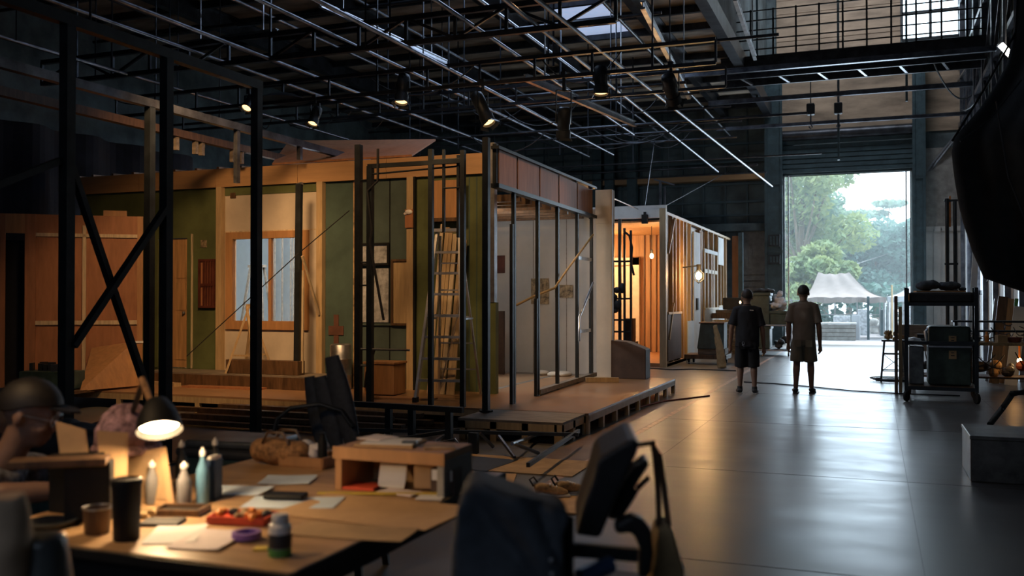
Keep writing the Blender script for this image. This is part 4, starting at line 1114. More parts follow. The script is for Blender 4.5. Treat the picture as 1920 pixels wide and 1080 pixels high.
# black equipment rack in the doorway
y = 19.6
t = thing('equipment_rack', 'tall narrow black pipe rack hung with cables before the warm room', 'rack', (yp(1160, 0, y).x, y, 0))
xs = [yp(px, 560, y).x for px in (1149, 1160, 1171, 1181)]
for i, x in enumerate(xs):
    MB().bar((x, y + .1 * (i % 2), 0), (x, y + .1 * (i % 2), yp(1160, (414, 410, 428, 432)[i], y).z), .06 if i < 2 else .045).build('upright', 'black_metal', t, world=True)
for py in (490, 560, 600, 622, 648): MB().bar((xs[0], y, yp(1160, py, y).z), (xs[3], y + .1, yp(1160, py, y).z), .04).build('shelf_bar', 'black_metal', t, world=True)
m = MB()
for k in range(12):
    m.ball((xs[0] + rnd(0, .25), y - .05, rnd(1.0, 1.75)), (rnd(.05, .1), .06, rnd(.05, .12)), 8, 6)
m.build('coiled_cable', 'cable', t, world=True, smooth=True)
m = MB(); a = V((xs[2], y - .05, 2.95))
m.path([a, a + V((.12, 0, -.1)), a + V((.18, 0, -.35)), a + V((.16, 0, -.7)), a + V((.22, 0, -.95))], .025, 6)
m.build('hanging_cable', 'cable', t, world=True, smooth=True)
solo(MB().box((yp(1176, 0, 19.9).x + .05, 19.9, .82), (.2, .25, .5)), 'small_box', 'brown_box', 'small dark box standing behind the sloped brown box', 'box')
x = yp(1176, 0, 19.9).x + .05
solo(MB().mm((x - .15, 19.75, 0), (x + .15, 20.05, .57)), 'box_stand', 'wood_dark', 'dark block under the small box before the warm room', 'block')

# stud wall of bare timber
t = thing('timber_wall', 'long bare timber stud wall with pale panels along the walkway', 'wall frame', (X2, Y2, 0))
YE = 30.2
def sx(px): return xp(px, 560, X2).y
MB().mm((X2 - .1, Y2, H2 - .06), (X2, YE, H2)).build('top_plate', 'pine', t, world=True)
MB().mm((X2 - .1, Y2, 0), (X2, YE, .06)).build('bottom_plate', 'pine', t, world=True)
MB().mm((X2 - .12, Y2 - .12, 0), (X2 + .02, Y2, H2 + .06)).build('corner_post', 'pine', t, world=True)
studs = [1252, 1262, 1268, 1275, 1282, 1288, 1296, 1316, 1328, 1338, 1346, 1352, 1357, 1362]
for px in studs:
    y = sx(px); MB().mm((X2 - .1, y - .03, .06), (X2, y + .03, H2 - .06)).build('stud', 'pine' if px % 3 else 'pine_pale', t, world=True)
MB().mm((X2 - .13, Y2 + .05, .06), (X2 - .11, YE, H2 - .08)).build('backing_board', 'ply', t, world=True)
for a, b_, z0, z1, mt in ((1251, 1276, .12, 1.15, 'brown_box'), (1300, 1312, .1, 3.2, 'panel_white'), (1288, 1300, .1, .95, 'pale_blue'), (1320, 1345, .1, 1.2, 'cream'), (1346, 1357, .1, 1.25, 'panel_white'), (1346, 1356, 2.5, 3.3, 'panel_white'), (1320, 1345, 2.75, 2.85, 'panel_white')):
    MB().mm((X2 - .02, sx(a), z0), (X2 + .02, sx(b_), z1)).build('panel', mt, t, world=True)
for px, z in ((1251, 1.15), (1320, 1.2), (1346, 1.25)):
    MB().mm((X2 - .02, sx(px), z), (X2 + .04, sx(px + (25 if px != 1346 else 11)), z + .05)).build('cap_rail', 'pine_pale', t, world=True)
m = MB().mm((X2 - .02, sx(1320), 1.25), (X2 + .02, sx(1320) + .12, 2.75)).mm((X2 - .02, sx(1344), 1.25), (X2 + .02, sx(1344) + .12, 2.75))
for px in (1327, 1334, 1339): m.mm((X2 - .01, sx(px) - .05, 1.25), (X2 + .015, sx(px) + .05, 2.75))
m.mm((X2 - .01, sx(1320), 2.2), (X2 + .015, sx(1345), 2.3))
m.build('window_bars', 'pine_pale', t, world=True)
MB().bar((X2 + .02, Y2 + .15, 2.5), (X2 + .02, Y2 + .8, 3.3), .05).bar((X2 + .02, Y2 + .2, .6), (X2 + .02, Y2 + .7, 1.4), .05).build('knee_brace', 'pine_pale', t, world=True)
c = xp(1308, 570, X2 + .04)
MB().mm((X2 + .02, c.y - .1, c.z - .15), (X2 + .06, c.y + .1, c.z + .15)).build('switch_box', 'black', t, world=True)
# work lamp clipped on it
c = xp(1310, 517, X2 + .38)
t = thing('work_lamp', 'glowing caged work lamp clipped to the timber stud wall', 'light', c)
MB().ball(c, (.07, .07, .095), 14, 10).build('bulb', 'bulb_glow', t, world=True, smooth=True)
m = MB()
for k in range(6):
    a = k * PI / 3; m.path([c + V((math.cos(a) * .03, math.sin(a) * .03, .15)), c + V((math.cos(a) * .12, math.sin(a) * .12, .05)), c + V((math.cos(a) * .12, math.sin(a) * .12, -.08)), c + V((0, 0, -.18))], .008, 5)
m.build('cage', 'black_metal', t, world=True)
MB().tube(c + V((0, 0, .13)), c + V((0, 0, .27)), .05, 10).build('socket', 'black', t, world=True)
MB().bar(c + V((0, 0, .24)), V((X2, c.y, c.z + .2)), .03).build('arm', 'black_metal', t, world=True)
lamp('work_lamp_light', 'POINT', c + V((.12, -.15, 0)), 75, (1, .55, .2), shadow_soft_size=.08)
# small flame-like lamp further along
c = xp(1388, 566, X2 + .5) ; c = dp(1388, 567, 24)
t = thing('work_lamp', 'tiny distant glowing lamp right beside the man in the black shirt', 'light', c)
MB().ball(c, (.02, .02, .035), 10, 8).build('bulb', 'bulb_glow', t, world=True, smooth=True)
MB().tube((c.x, c.y, 0), c - V((0, 0, .07)), .015, 6).build('stand', 'black_metal', t, world=True)
MB().tube((c.x, c.y, 0), (c.x, c.y, .03), .15, 12).build('base', 'black_metal', t, world=True)
# end panel and posts
a, b_ = yp(1373, 560, 30.3).x, yp(1384, 560, 30.3).x
solo(MB().mm((a, 30.3, 0), (b_, 30.36, 3.5)), 'end_panel', 'ply_red', 'narrow orange panel closing the far end of the timber stud wall', 'panel')
solo(MB().mm((b_ + .02, 30.2, 0), (b_ + .16, 30.35, 3.6)), 'steel_post', 'teal_metal', 'grey steel post at the far end of the timber stud wall', 'post')
solo(MB().path([yp(1146, 370, 14.7), yp(1196, 392, 20.3)], .012, 6), 'guy_cable', 'steel', 'short pale cable above the header of the warm room', 'cable')
p = yp(1238, 392, 20.4)
t = thing('pipe_stand', 'thin pipe with a crossbar rising above the timber wall corner', 'pipe', (p.x, 20.4, 3.3))
MB().tube((p.x, 20.4, 3.3), (p.x, 20.4, yp(1238, 340, 20.4).z), .03, 8).tube((p.x + .1, 20.4, 3.3), (p.x + .1, 20.4, yp(1238, 350, 20.4).z), .025, 8).build('pole', 'pipe_metal', t, world=True)
z = yp(1238, 340, 20.4).z
MB().bar((p.x - .14, 20.4, z + .05), (p.x + .3, 20.5, z - .08), .03).build('crossbar', 'pipe_metal', t, world=True)
for k, (pa, pb, lb) in enumerate((((1208, 392, 20.35), (1228, 258, 20.6), 'thin stay wire rising steeply over the warm room'), ((1240, 390, 20.3), (1368, 320, 31.86), 'thin stay wire rising gently over the timber wall'))):
    solo(MB().tube(yp(*pa), yp(*pb), .01, 5), 'stay_wire', 'pipe_metal', lb, 'wire')

# ================================================================== clutter beside the timber wall
c = gp(1320, 683, 0)
t = thing('dolly', 'low dark wheeled dolly on the floor beside the timber wall', 'dolly', (-3.60, c.y + .35, 0))
MB().box((0, 0, .17), (.96, .8, .1)).build('deck', 'wood_dark', t, bevel=.01)
for x in (-.38, .38):
    for y in (-.3, .3): MB().tube((x - .02, y, .06), (x + .02, y, .06), .06, 12).box((x, y, .11), (.05, .08, .03)).build('caster', 'black', t)
MB().box((0, -.4, .03), (.84, .02, .012)).bar((-.42, -.4, .03), (-.42, -.4, .12), .015).bar((.42, -.4, .03), (.42, -.4, .12), .015).build('tow_bar', 'steel', t)
dl = t.location.copy()
m = MB().box((dl.x + .12, dl.y, .285), (.62, .5, .13))
solo(m, 'timber_block', 'wood_grey', 'grey timber slab resting on the low dolly', 'block', bevel=.01)
t = thing('crate', 'dark teal crate on the low dolly by the timber wall', 'crate', (dl.x + .12, dl.y, .35))
MB().prism([V((-.32, -.3, 0)), V((.29, -.3, 0)), V((.28, -.2, .58)), V((-.26, -.2, .58))], (0, .5, 0)).build('body', 'crate_green', t, bevel=.012)
MB().box((0, .05, .59), (.58, .55, .03)).build('lid', 'wood_dark', t)
a = gp(1354, 690, 0)
pts = [V((a.x, a.y, 0)), V((a.x - .04, a.y + .04, .3)), V((a.x - .10, a.y + .08, .6)), V((a.x - .17, a.y + .12, .92))]
m = MB().path(pts, [.10, .095, .075, .045], 12, .7)
solo(remesh(m, .02, 2, .012, 12), 'canvas_roll', 'canvas_tan', 'tan canvas roll leaning on the dark teal crate', 'canvas', smooth=True)
# stack of pallets and boards behind the man in black
base = gp(1360, 664, 0)
for k in range(7):
    c = V((-3.63, base.y + .7, 0))
    solo(MB().box((c.x, c.y, .08 + k * .135), (.95 + .1 * (k == 6), .9, .03)).box((c.x, c.y - .38, .03 + k * .135), (.92, .08, .07)).box((c.x, c.y + .38, .03 + k * .135), (.92, .08, .07)).box((c.x, c.y - .4, .115 + k * .135 - .01), (.94, .1, .02)), 'pallet', 'pine_pale' if k == 6 else 'wood_grey', 'topmost pale pallet of the stack beside the timber wall' if k == 6 else 'grey wooden pallet in the stack under the pale one', 'pallet', 'pallets stacked beside the timber wall')
zt = 7 * .135
solo(MB().box((base.x + .05, base.y + .75, zt + .08), (1.0, .5, .15)), 'flat_case', 'wood_dark', 'flat dark case on the pallet stack', 'case', bevel=.01)
solo(MB().box((base.x + .1, base.y + .8, zt + .20), (.9, .42, .08)), 'thin_case', 'wood_grey', 'thin grey case between the two dark cases on the pallets', 'case')
solo(MB().box((base.x + .15, base.y + .8, zt + .42), (.62, .35, .33)), 'square_case', 'charcoal', 'square dark case topmost on the pallet stack', 'case', bevel=.012)
# green bin trolley
c = gp(1448, 668, 0)
t = thing('trolley', 'pipe trolley stacked with dark green bins near the big door', 'trolley', (c.x - .15, c.y + .5, 0))
for x in (-.55, .55):
    for y in (-.4, .4): MB().tube((x, y, .06), (x, y, .88), .022, 8).build('leg', 'steel', t, smooth=True)
for z in (.15, .8): MB().tube((-.55, -.4, z), (.55, -.4, z), .022, 8).tube((-.55, .4, z), (.55, .4, z), .022, 8).tube((-.55, -.4, z), (-.55, .4, z), .022, 8).tube((.55, -.4, z), (.55, .4, z), .022, 8).build('rail', 'steel', t, smooth=True)
MB().box((0, 0, .17), (1.06, .78, .02)).build('shelf', 'black_metal', t)
for x in (-.55, .55):
    for y in (-.4, .4): MB().tube((x - .02, y, .045), (x + .02, y, .045), .045, 10).build('caster', 'black', t)
tl = t.location.copy()
def bin_(loc, sz, label, rz=0):
    t = thing('storage_bin', label, 'bin', loc, rz)
    w, d, h = sz
    MB().prism([V((-w / 2 + .03, -d / 2 + .03, 0)), V((w / 2 - .03, -d / 2 + .03, 0)), V((w / 2 - .03, d / 2 - .03, 0)), V((-w / 2 + .03, d / 2 - .03, 0))], (0, 0, h - .08)).build('tub', 'crate_green', t, bevel=.01)
    MB().box((0, 0, h - .04), (w, d, .08)).build('lid', 'crate_green', t, bevel=.01)
    return t
bin_((tl.x - .2, tl.y, .18), (.6, .7, .6), 'dark green bin on the lower shelf of the trolley')
bin_((tl.x + .25, tl.y, .82), (.55, .6, .36), 'smaller green bin on the trolley under the white cloth')
bin_((tl.x - .22, tl.y, .82), (.62, .7, .84), 'large dark green bin upright on the trolley')
m = MB()
for k in range(10): m.ball((tl.x + .28 + rnd(-.12, .14), tl.y + rnd(-.15, .15), 1.22 + .06 * k * .8), (.17 - .012 * k, .15 - .01 * k, .08), 10, 7)
solo(remesh(m, .02, 2, .05, 11), 'crumpled_cloth', 'cloth_white', 'crumpled white cloth heaped on the smaller green bin', 'cloth', smooth=True)
m = MB()
for k in range(7): m.ball((tl.x + rnd(-.1, .12), tl.y - .1 + rnd(-.15, .15), .28 + rnd(0, .1)), (rnd(.08, .14), .1, rnd(.06, .12)), 9, 6)
m2 = MB()
for k in range(7): m2.ball((tl.x + .32 + rnd(-.12, .12), tl.y + rnd(-.2, .2), .26 + rnd(0, .25)), (rnd(.08, .13), .1, rnd(.06, .1)), 9, 6)
solo(remesh(m2, .02, 1, .03, 12), 'rag_heap', 'charcoal', 'dark rag heap on the lower trolley shelf', 'rags', smooth=True)
m = MB()
for k in range(5): m.ball((tl.x - .3 + k * .1, tl.y - .1, 1.70 + .02 * (k % 2)), (.09, .1, .06), 9, 6)
solo(remesh(m, .02, 2), 'tool_pouch', 'charcoal', 'dark lumpy pouch on top of the large green bin', 'pouch', smooth=True)

# ================================================================== right side: cart, stool, cases, cable tables
c0, c1 = gp(1703, 753, 0), gp(1833, 756, 0)
cx, cyy = (c0.x + c1.x) / 2, c0.y
Wc, Dc = (c1.x - c0.x), .85
t = thing('rolling_cart', 'tall black rolling cart with thick padded top shelf', 'cart', (cx, cyy + Dc / 2, 0), math.radians(-3))
for sx_ in (-1, 1):
    for sy in (-1, 1):
        x, y = sx_ * Wc / 2, sy * Dc / 2
        MB().bar((x, y, .16), (x, y, 1.66), .05).build('post', 'black_metal', t)
        w = MB().lathe([(.0, -.02), (.075, -.02), (.08, -.01), (.08, .01), (.075, .02), (0, .02)], (0, 0, 0), 16, Euler((0, PI / 2, .4 * sx_)).to_matrix()).xf(Matrix.Translation((x, y, .08)))
        o = w.build('caster', 'black', t, smooth=True)
        MB().bar((x, y, .07), (x, y, .17), .03, .06).build('caster_fork', 'black_metal', o)
for z in (.20, .86, 1.42):
    m = MB()
    for sy in (-1, 1): m.bar((-Wc / 2, sy * Dc / 2, z), (Wc / 2, sy * Dc / 2, z), .035, .05)
    for sx_ in (-1, 1): m.bar((sx_ * Wc / 2, -Dc / 2, z), (sx_ * Wc / 2, Dc / 2, z), .035, .05)
    m.build('rail', 'black_metal', t)
MB().box((0, 0, .22), (Wc - .05, Dc - .05, .02)).build('lower_deck', 'wood_dark', t)
MB().box((.0, 0, 1.51), (Wc - .06, Dc - .04, .17)).build('padded_top', 'leather', t, bevel=.04)
top = V((cx, cyy + Dc / 2, 1.595))
t = thing('board_sheet', 'thin plywood sheet on the padded cart top', 'board', top)
MB().box((-.02, 0, .012), (.66, .5, .018), .05).build('sheet', 'ply', t)
for k, (x, y, w, lb) in enumerate(((-.15, -.05, .17, 'black cloth bundle on the cart top, the rounder and nearer the tent'), (.12, 0, .15, 'black cable bundle on the cart top, beside the rounder bundle'), (.30, .06, .06, 'tiny dark knob-like bundle at the end of the cart top'))):
    m = MB()
    for q in range(5): m.ball((top.x + x + rnd(-.4, .4) * w, top.y + y + rnd(-.4, .4) * w, top.z + .025 + w * .35 + rnd(0, .15) * w), (w * .8, w * .7, w * .4), 10, 7)
    solo(remesh(m, .018, 2, .02, 14), 'cloth_bundle', 'bag_cloth', lb, 'bundle', smooth=True)
# big green flight case on the cart
t = thing('equipment_case', 'big dark green equipment case with taped labels inside the cart', 'case', (cx + .05, cyy + Dc / 2, .235), 0)
MB().box((.05, 0, .29), (.56, .55, .55)).build('body', 'crate_case', t, bevel=.012)
MB().box((.05, 0, .72), (.56, .55, .28)).build('lid', 'crate_case', t, bevel=.03)
MB().box((.05, -.28, .57), (.58, .02, .03)).build('latch_strip', 'steel', t)
for z in (.45, .66): MB().box((.09, -.281, z), (.10, .012, .12 if z < .5 else .13)).build('label_tape', 'kraft', t)
m = MB()
for z, n_ in ((.48, 3), (.44, 2), (.66, 3), (.70, 2)): m.box((.09, -.2885, z), (.06 - .01 * n_ + .01, .002, .012))
m.build('label_print', 'charcoal', t)
m = MB().path([(-.24, -.1, .62), (-.26, -.1, .78), (-.22, -.1, .82), (-.16, -.1, .80)], .025, 8)
m.build('handle', 'steel', t, smooth=True)
solo(MB().box((cx - .34, cyy + Dc / 2, .52), (.20, .5, .56)), 'waste_bin', 'box_steel', 'grey upright box squeezed beside the green case in the cart', 'box', bevel=.015)
m = MB()
for k in range(6): m.ball((cx - .33 + rnd(-.07, .07), cyy + .35 + rnd(-.15, .15), .84 + rnd(0, .05)), (.07, .08, .045), 9, 6)
solo(remesh(m, .018, 1, .02, 14), 'plastic_bag', 'white_plastic', 'crumpled pale plastic bag on the grey upright box', 'bag', smooth=True)
# stool
c = gp(1662, 716, 0)
t = thing('bar_stool', 'tall black metal stool standing by the rolling cart', 'stool', (c.x + .12, c.y + .15, 0))
MB().box((0, 0, .74), (.40, .36, .03)).build('seat', 'black_metal', t, bevel=.008)
for sx_ in (-1, 1):
    for sy in (-1, 1): MB().bar((sx_ * .15, sy * .14, .73), (sx_ * .21, sy * .19, 0), .032).build('leg', 'black_metal', t)
m = MB()
for z, k in ((.2, .195), (.5, .17)):
    for s in (-1, 1): m.tube((-k, s * k * .9, z), (k, s * k * .9, z), .01, 6).tube((s * k, -k * .9, z), (s * k, k * .9, z), .01, 6)
m.tube((-.19, -.17, .2), (.17, -.16, .5), .006, 5).tube((.19, -.17, .2), (-.17, -.16, .5), .006, 5)
m.build('rung', 'black_metal', t)
c2 = c + V((.12, .15, 0))
m = MB()
for k in range(3):
    r_ = .25 + .04 * k; m.path([c2 + V((math.cos(a * PI / 10) * r_ * 1.2, math.sin(a * PI / 10) * r_, .015 + .02 * k)) for a in range(0, 19)], .011, 5)
solo(m, 'cable_coil', 'cable', 'black cable coiled on the floor around the stool legs', 'cable', smooth=True)
m = MB()
for k in range(16): m.ball((c2.x + rnd(-.12, .16), c2.y + rnd(-.1, .12), .775 + rnd(0, .12)), (rnd(.02, .05), .03, rnd(.02, .05)), 7, 5)
solo(m, 'parts_tray', 'clutter_tan', 'small heap of bright hardware on the stool seat', 'hardware')
# wooden posts tied near the cart
for k, (px, pt, pb, y, mt, lb) in enumerate(((1680, 555, 720, 15.9, 'wood_dark', 'dark upright batten between the stool and the cart'), (1688, 575, 700, 16.2, 'pine', 'pale narrow batten behind the dark upright one by the cart'))):
    x = yp(px, 600, y).x
    solo(MB().bar((x, y, 0), (x, y, yp(px, pt, y).z), .05), 'upright_batten', mt, lb, 'batten')
# low console table behind cart and bench with cables
t = thing('work_bench', 'long cluttered workbench behind the rolling cart along the wall', 'bench', (1.75, 17.2, 0))
MB().mm((.55, 16.9, .74), (2.5, 17.6, .79)).build('top', 'clutter_tan', t, world=True)
for x in (.6, 1.5, 2.45):
    for y in (16.95, 17.55): MB().mm((x - .03, y - .03, 0), (x + .03, y + .03, .74)).build('leg', 'wood_dark', t, world=True)
MB().mm((.6, 16.95, .2), (2.45, 17.55, .23)).build('shelf', 'wood_dark', t, world=True)
solo(MB().mm((.40, 19.4, .50), (1.4, 19.7, 1.0)).mm((.45, 19.42, 0), (.55, 19.66, .50)).mm((1.25, 19.42, 0), (1.35, 19.66, .50)), 'side_board', 'wood_grey', 'grey sideboard panel behind the cart', 'sideboard')
t = thing('cable_rack', 'low dark rack wound with cables on the workbench', 'rack', (1.85, 17.3, .79))
MB().box((0, .1, .17), (1.2, .3, .03)).box((0, .1, .33), (1.25, .32, .03)).build('shelf', 'black_metal', t)
for x in (-.58, 0, .58): MB().box((x, .1, .17), (.03, .3, .34)).build('divider', 'black_metal', t)
m = MB()
for k in range(26):
    a = V((rnd(-.55, .55), -.06, rnd(.03, .3))); m.path(bez(a, a + V((rnd(-.3, .3), 0, rnd(-.1, .1))), rnd(.02, .1), 6), .008, 5)
m.build('cables', 'pipe_metal', t)
for k in range(9):
    x = .72 + k * .2
    kind = k % 3; c = V((x, 17.0 + .08 * (k % 2), .79))
    if kind == 0:
        m = MB().box(c + V((0, 0, .06)), (.15, .12, .12), .3)
        solo(m, 'parts_box', 'kraft' if k else 'charcoal', 'small open parts box on the workbench edge', 'box', 'parts boxes on the workbench')
    elif kind == 1:
        m = MB()
        for q in range(4): m.path([c + V((math.cos(a * PI / 6) * (.08 + .01 * q), math.sin(a * PI / 6) * .07, .012 + .02 * q)) for a in range(13)], .012, 5)
        solo(m, 'cable_coil', 'cable_red' if k > 4 else 'pipe_metal', 'coil of cable lying on the workbench edge', 'cable', 'cable coils on the workbench')
    else:
        solo(MB().lathe([(.03, 0), (.035, .1), (.02, .13), (.02, .17)], c, 10), 'spray_can', 'yellow' if k > 5 else 'orange', 'small upright can on the workbench edge', 'can', 'cans on the workbench')
for k in range(8):
    x = .8 + k * .21
    m = MB()
    for q in range(4): m.ball((x + rnd(-.06, .06), 17.2 + rnd(-.1, .1), .27 + rnd(0, .14)), (rnd(.05, .1), .08, rnd(.05, .09)), 8, 6)
    solo(m, 'cable_bundle', ('cable', 'clutter_tan', 'charcoal', 'cable_red')[k % 4], 'jumbled bundle of cable on the shelf under the workbench', 'cable', 'cable bundles under the workbench')
m = MB()
for k in range(14):
    a = V((rnd(.75, 2.4), 16.86, rnd(.55, .78))); b_ = a + V((rnd(-.5, .5), rnd(-.05, .02), rnd(-.45, .0)))
    m.path(bez(a, b_, .12, 8), .009, 5)
solo(m, 'hanging_cables', 'cable', 'tangle of thin cables hanging from the workbench front', 'cables', kind='stuff')
lamp('bench_lamp', 'POINT', (2.1, 17.0, .55), 1.5, (1, .5, .15), shadow_soft_size=.05)
c = V((2.22, 17.3, .48))
t = thing('trouble_light', 'small orange glowing lamp under the workbench', 'light', c)
MB().ball(c, (.035, .035, .05), 10, 8).build('bulb', 'bulb_glow', t, world=True)
MB().tube(c + V((0, 0, .04)), c + V((0, 0, .26)), .015, 6).build('handle', 'orange', t, world=True)
# floor scrap near cable bench, cone-like black leg
c = gp(1880, 780, 0)
m = MB().path([gp(1856, 796, .02), gp(1882, 762, .2), dp(1898, 738, 10.6), dp(1925, 735, 10.6)], .035, 7)
solo(m, 'bent_pipe', 'black_metal', 'bent black pipe foot rising from the floor near the steel box', 'pipe', smooth=True)
# tall double pole stand by the wall
y = 20.0
x = yp(1784, 560, y).x
t = thing('pole_stand', 'tall double black pole stand against the pale wall', 'stand', (x, y, 0))
for k, dx in enumerate((-.07, .07)): MB().tube((x + dx, y, 0), (x + dx, y, yp(1784, 372 + 6 * k, y).z), .035, 8).build('pole', 'black_metal', t, world=True)
for py in (376, 495, 545): MB().bar((x - .12, y, yp(1784, py, y).z), (x + (.28 if py == 376 else .12), y, yp(1784, py, y).z), .04).build('clamp', 'black_metal', t, world=True)
MB().mm((x - .035, y + .02, 2.9), (x + .0, y + .05, 3.5)).build('tag_strip', 'orange', t, world=True)
MB().box((x, y, .03), (.5, .5, .06)).build('base', 'black_metal', t, world=True)
# leaning boards and props along the right wall
for k, (px, pt, pb, y, w, mt, lb) in enumerate(((1895, 560, 690, 18.6, .10, 'orange_wood', 'orange board leaning on the right wall under the canvas'), (1905, 560, 690, 18.8, .06, 'green_paint', 'narrow green strip leaning beside the orange board'), (1880, 556, 690, 18.5, .16, 'wood_dark', 'dark plank leaning left of the orange board'), (1866, 560, 690, 19.0, .05, 'steel', 'thin pale pole leaning left of the dark plank'), (1832, 420, 690, 22.0, .12, 'panel_white', 'tall white strip leaning on the right wall'), (1912, 575, 690, 18.2, .2, 'panel_white', 'white board leaning at the edge of the right wall'))):
    a = yp(px - 3, 600, y); b_ = yp(px + 3, 600, y + .25)
    solo(MB().bar((a.x - .12, y, 0), (a.x + .05, y + .1, yp(px, pt, y).z), w, .03), 'leaning_board', mt, lb, 'board')
c = yp(1825, 690, 18.9)
m = MB().path([c + V((0, 0, .35)), c + V((.02, 0, .5)), c + V((.07, 0, .62)), c + V((.18, 0, .7))], [.10, .09, .05, .02], 8)
solo(remesh(m, .02, 1), 'desk_fan', 'black_metal', 'small dark machine silhouette on the bench end', 'machine', smooth=True) if False else None
# thin cable on the floor
pts = [gp(1330, 742, .012), gp(1245, 752, .012), gp(1180, 768, .012)]
solo(MB().path(pts, .012, 6), 'floor_cable', 'cable_red', 'reddish cable on the floor by the platform corner', 'cable', smooth=True)
pts = [gp(1395, 716, .012), gp(1450, 719, .012), gp(1520, 725, .012), gp(1600, 733, .012), gp(1690, 738, .012), gp(1800, 742, .012)]
solo(MB().path(pts, .011, 6), 'floor_cable', 'cable', 'long black cable crossing the walkway behind the two men', 'cable', smooth=True)
pts = [gp(1212, 690, .012), gp(1260, 693, .012), gp(1300, 692, .012), gp(1380, 695, .012)]
solo(MB().path(pts, .012, 6), 'floor_cable', 'cable', 'black cable on the floor before the low dolly', 'cable', smooth=True)
# steel box in the near right
a = gp(1820, 903, 0)
t = thing('steel_box', 'dull steel box on the floor at the near end of the walkway', 'box', (a.x + .5, a.y + .35, 0))
MB().mm((a.x, a.y, 0), (a.x + 1.0, a.y + .78, .345)).build('body', 'box_steel', t, world=True, bevel=.008)
MB().mm((a.x - .006, a.y - .006, .345), (a.x + 1.006, a.y + .786, .376)).build('lid', 'box_steel', t, world=True, bevel=.006)

# ================================================================== draped canvas hanging over the right side
# outline (in the plane about 10 m away), bulged to a sagging sail with real depth
yT = 10.3
edge = [(1902, 60), (1885, 130), (1840, 200), (1782, 268), (1788, 330), (1800, 400), (1822, 470), (1846, 524), (1872, 540), (1920, 548), (1990, 552), (2060, 540)]
left = [yp(px, py, yT) for px, py in edge]
topz = 5.2; xr = 2.45
rows = 26
def canvas(u, v):
    # v: 0 bottom .. 1 top; left boundary follows the sagging edge
    zb = left[9].z
    z = zb + (topz - zb) * v
    # left x at this height by interpolation over the outline (upper part)
    pts = [(p.z, p.x) for p in left[:10]][::-1]
    x = pts[0][1]
    for (z0, x0), (z1, x1) in zip(pts, pts[1:]):
        if z0 <= z <= z1: x = x0 + (x1 - x0) * (z - z0) / max(1e-6, z1 - z0)
    if z > pts[-1][0]: x = pts[-1][1]
    xx = x + (xr - x) * u
    dep = .55 * math.sin(PI * min(1, u * 1.0)) * math.sin(PI * (.08 + .85 * (1 - v)) ) + .05 * math.sin(u * 16 + v * 5) + .02 * math.sin(u * 41)
    return (xx, yT - dep, z)
t = thing('canvas_sail', 'huge black canvas sagging from the roof at the right', 'canvas', (1.6, yT, 1.5))
o = MB().sheet(canvas, 44, rows, .03, (0, -1, 0)).build('sheet', 'tarp', t, world=True, smooth=True)
a, b_ = yp(1785, 265, yT - .03), yp(1905, 60, yT)
MB().path([a, a.lerp(b_, .5) + V((0, 0, -.03)), b_, V((b_.x + .1, yT, 6.5))], .012, 6).build('edge_rope', 'black', t, world=True)
for k, pts in enumerate(([(1868, 190), (1890, 330), (1925, 420)], [(1800, 265), (1855, 225), (1915, 150)])):
    MB().path([yp(px, py, yT - .62) for px, py in pts], .008, 5).build('seam_cord', 'charcoal', t, world=True)
a, b_ = dp(1850, 528, 9.6), dp(1900, 472, 9.2)
MB().tube(a, b_, .006, 5).build('tie_line', 'steel', t, world=True)

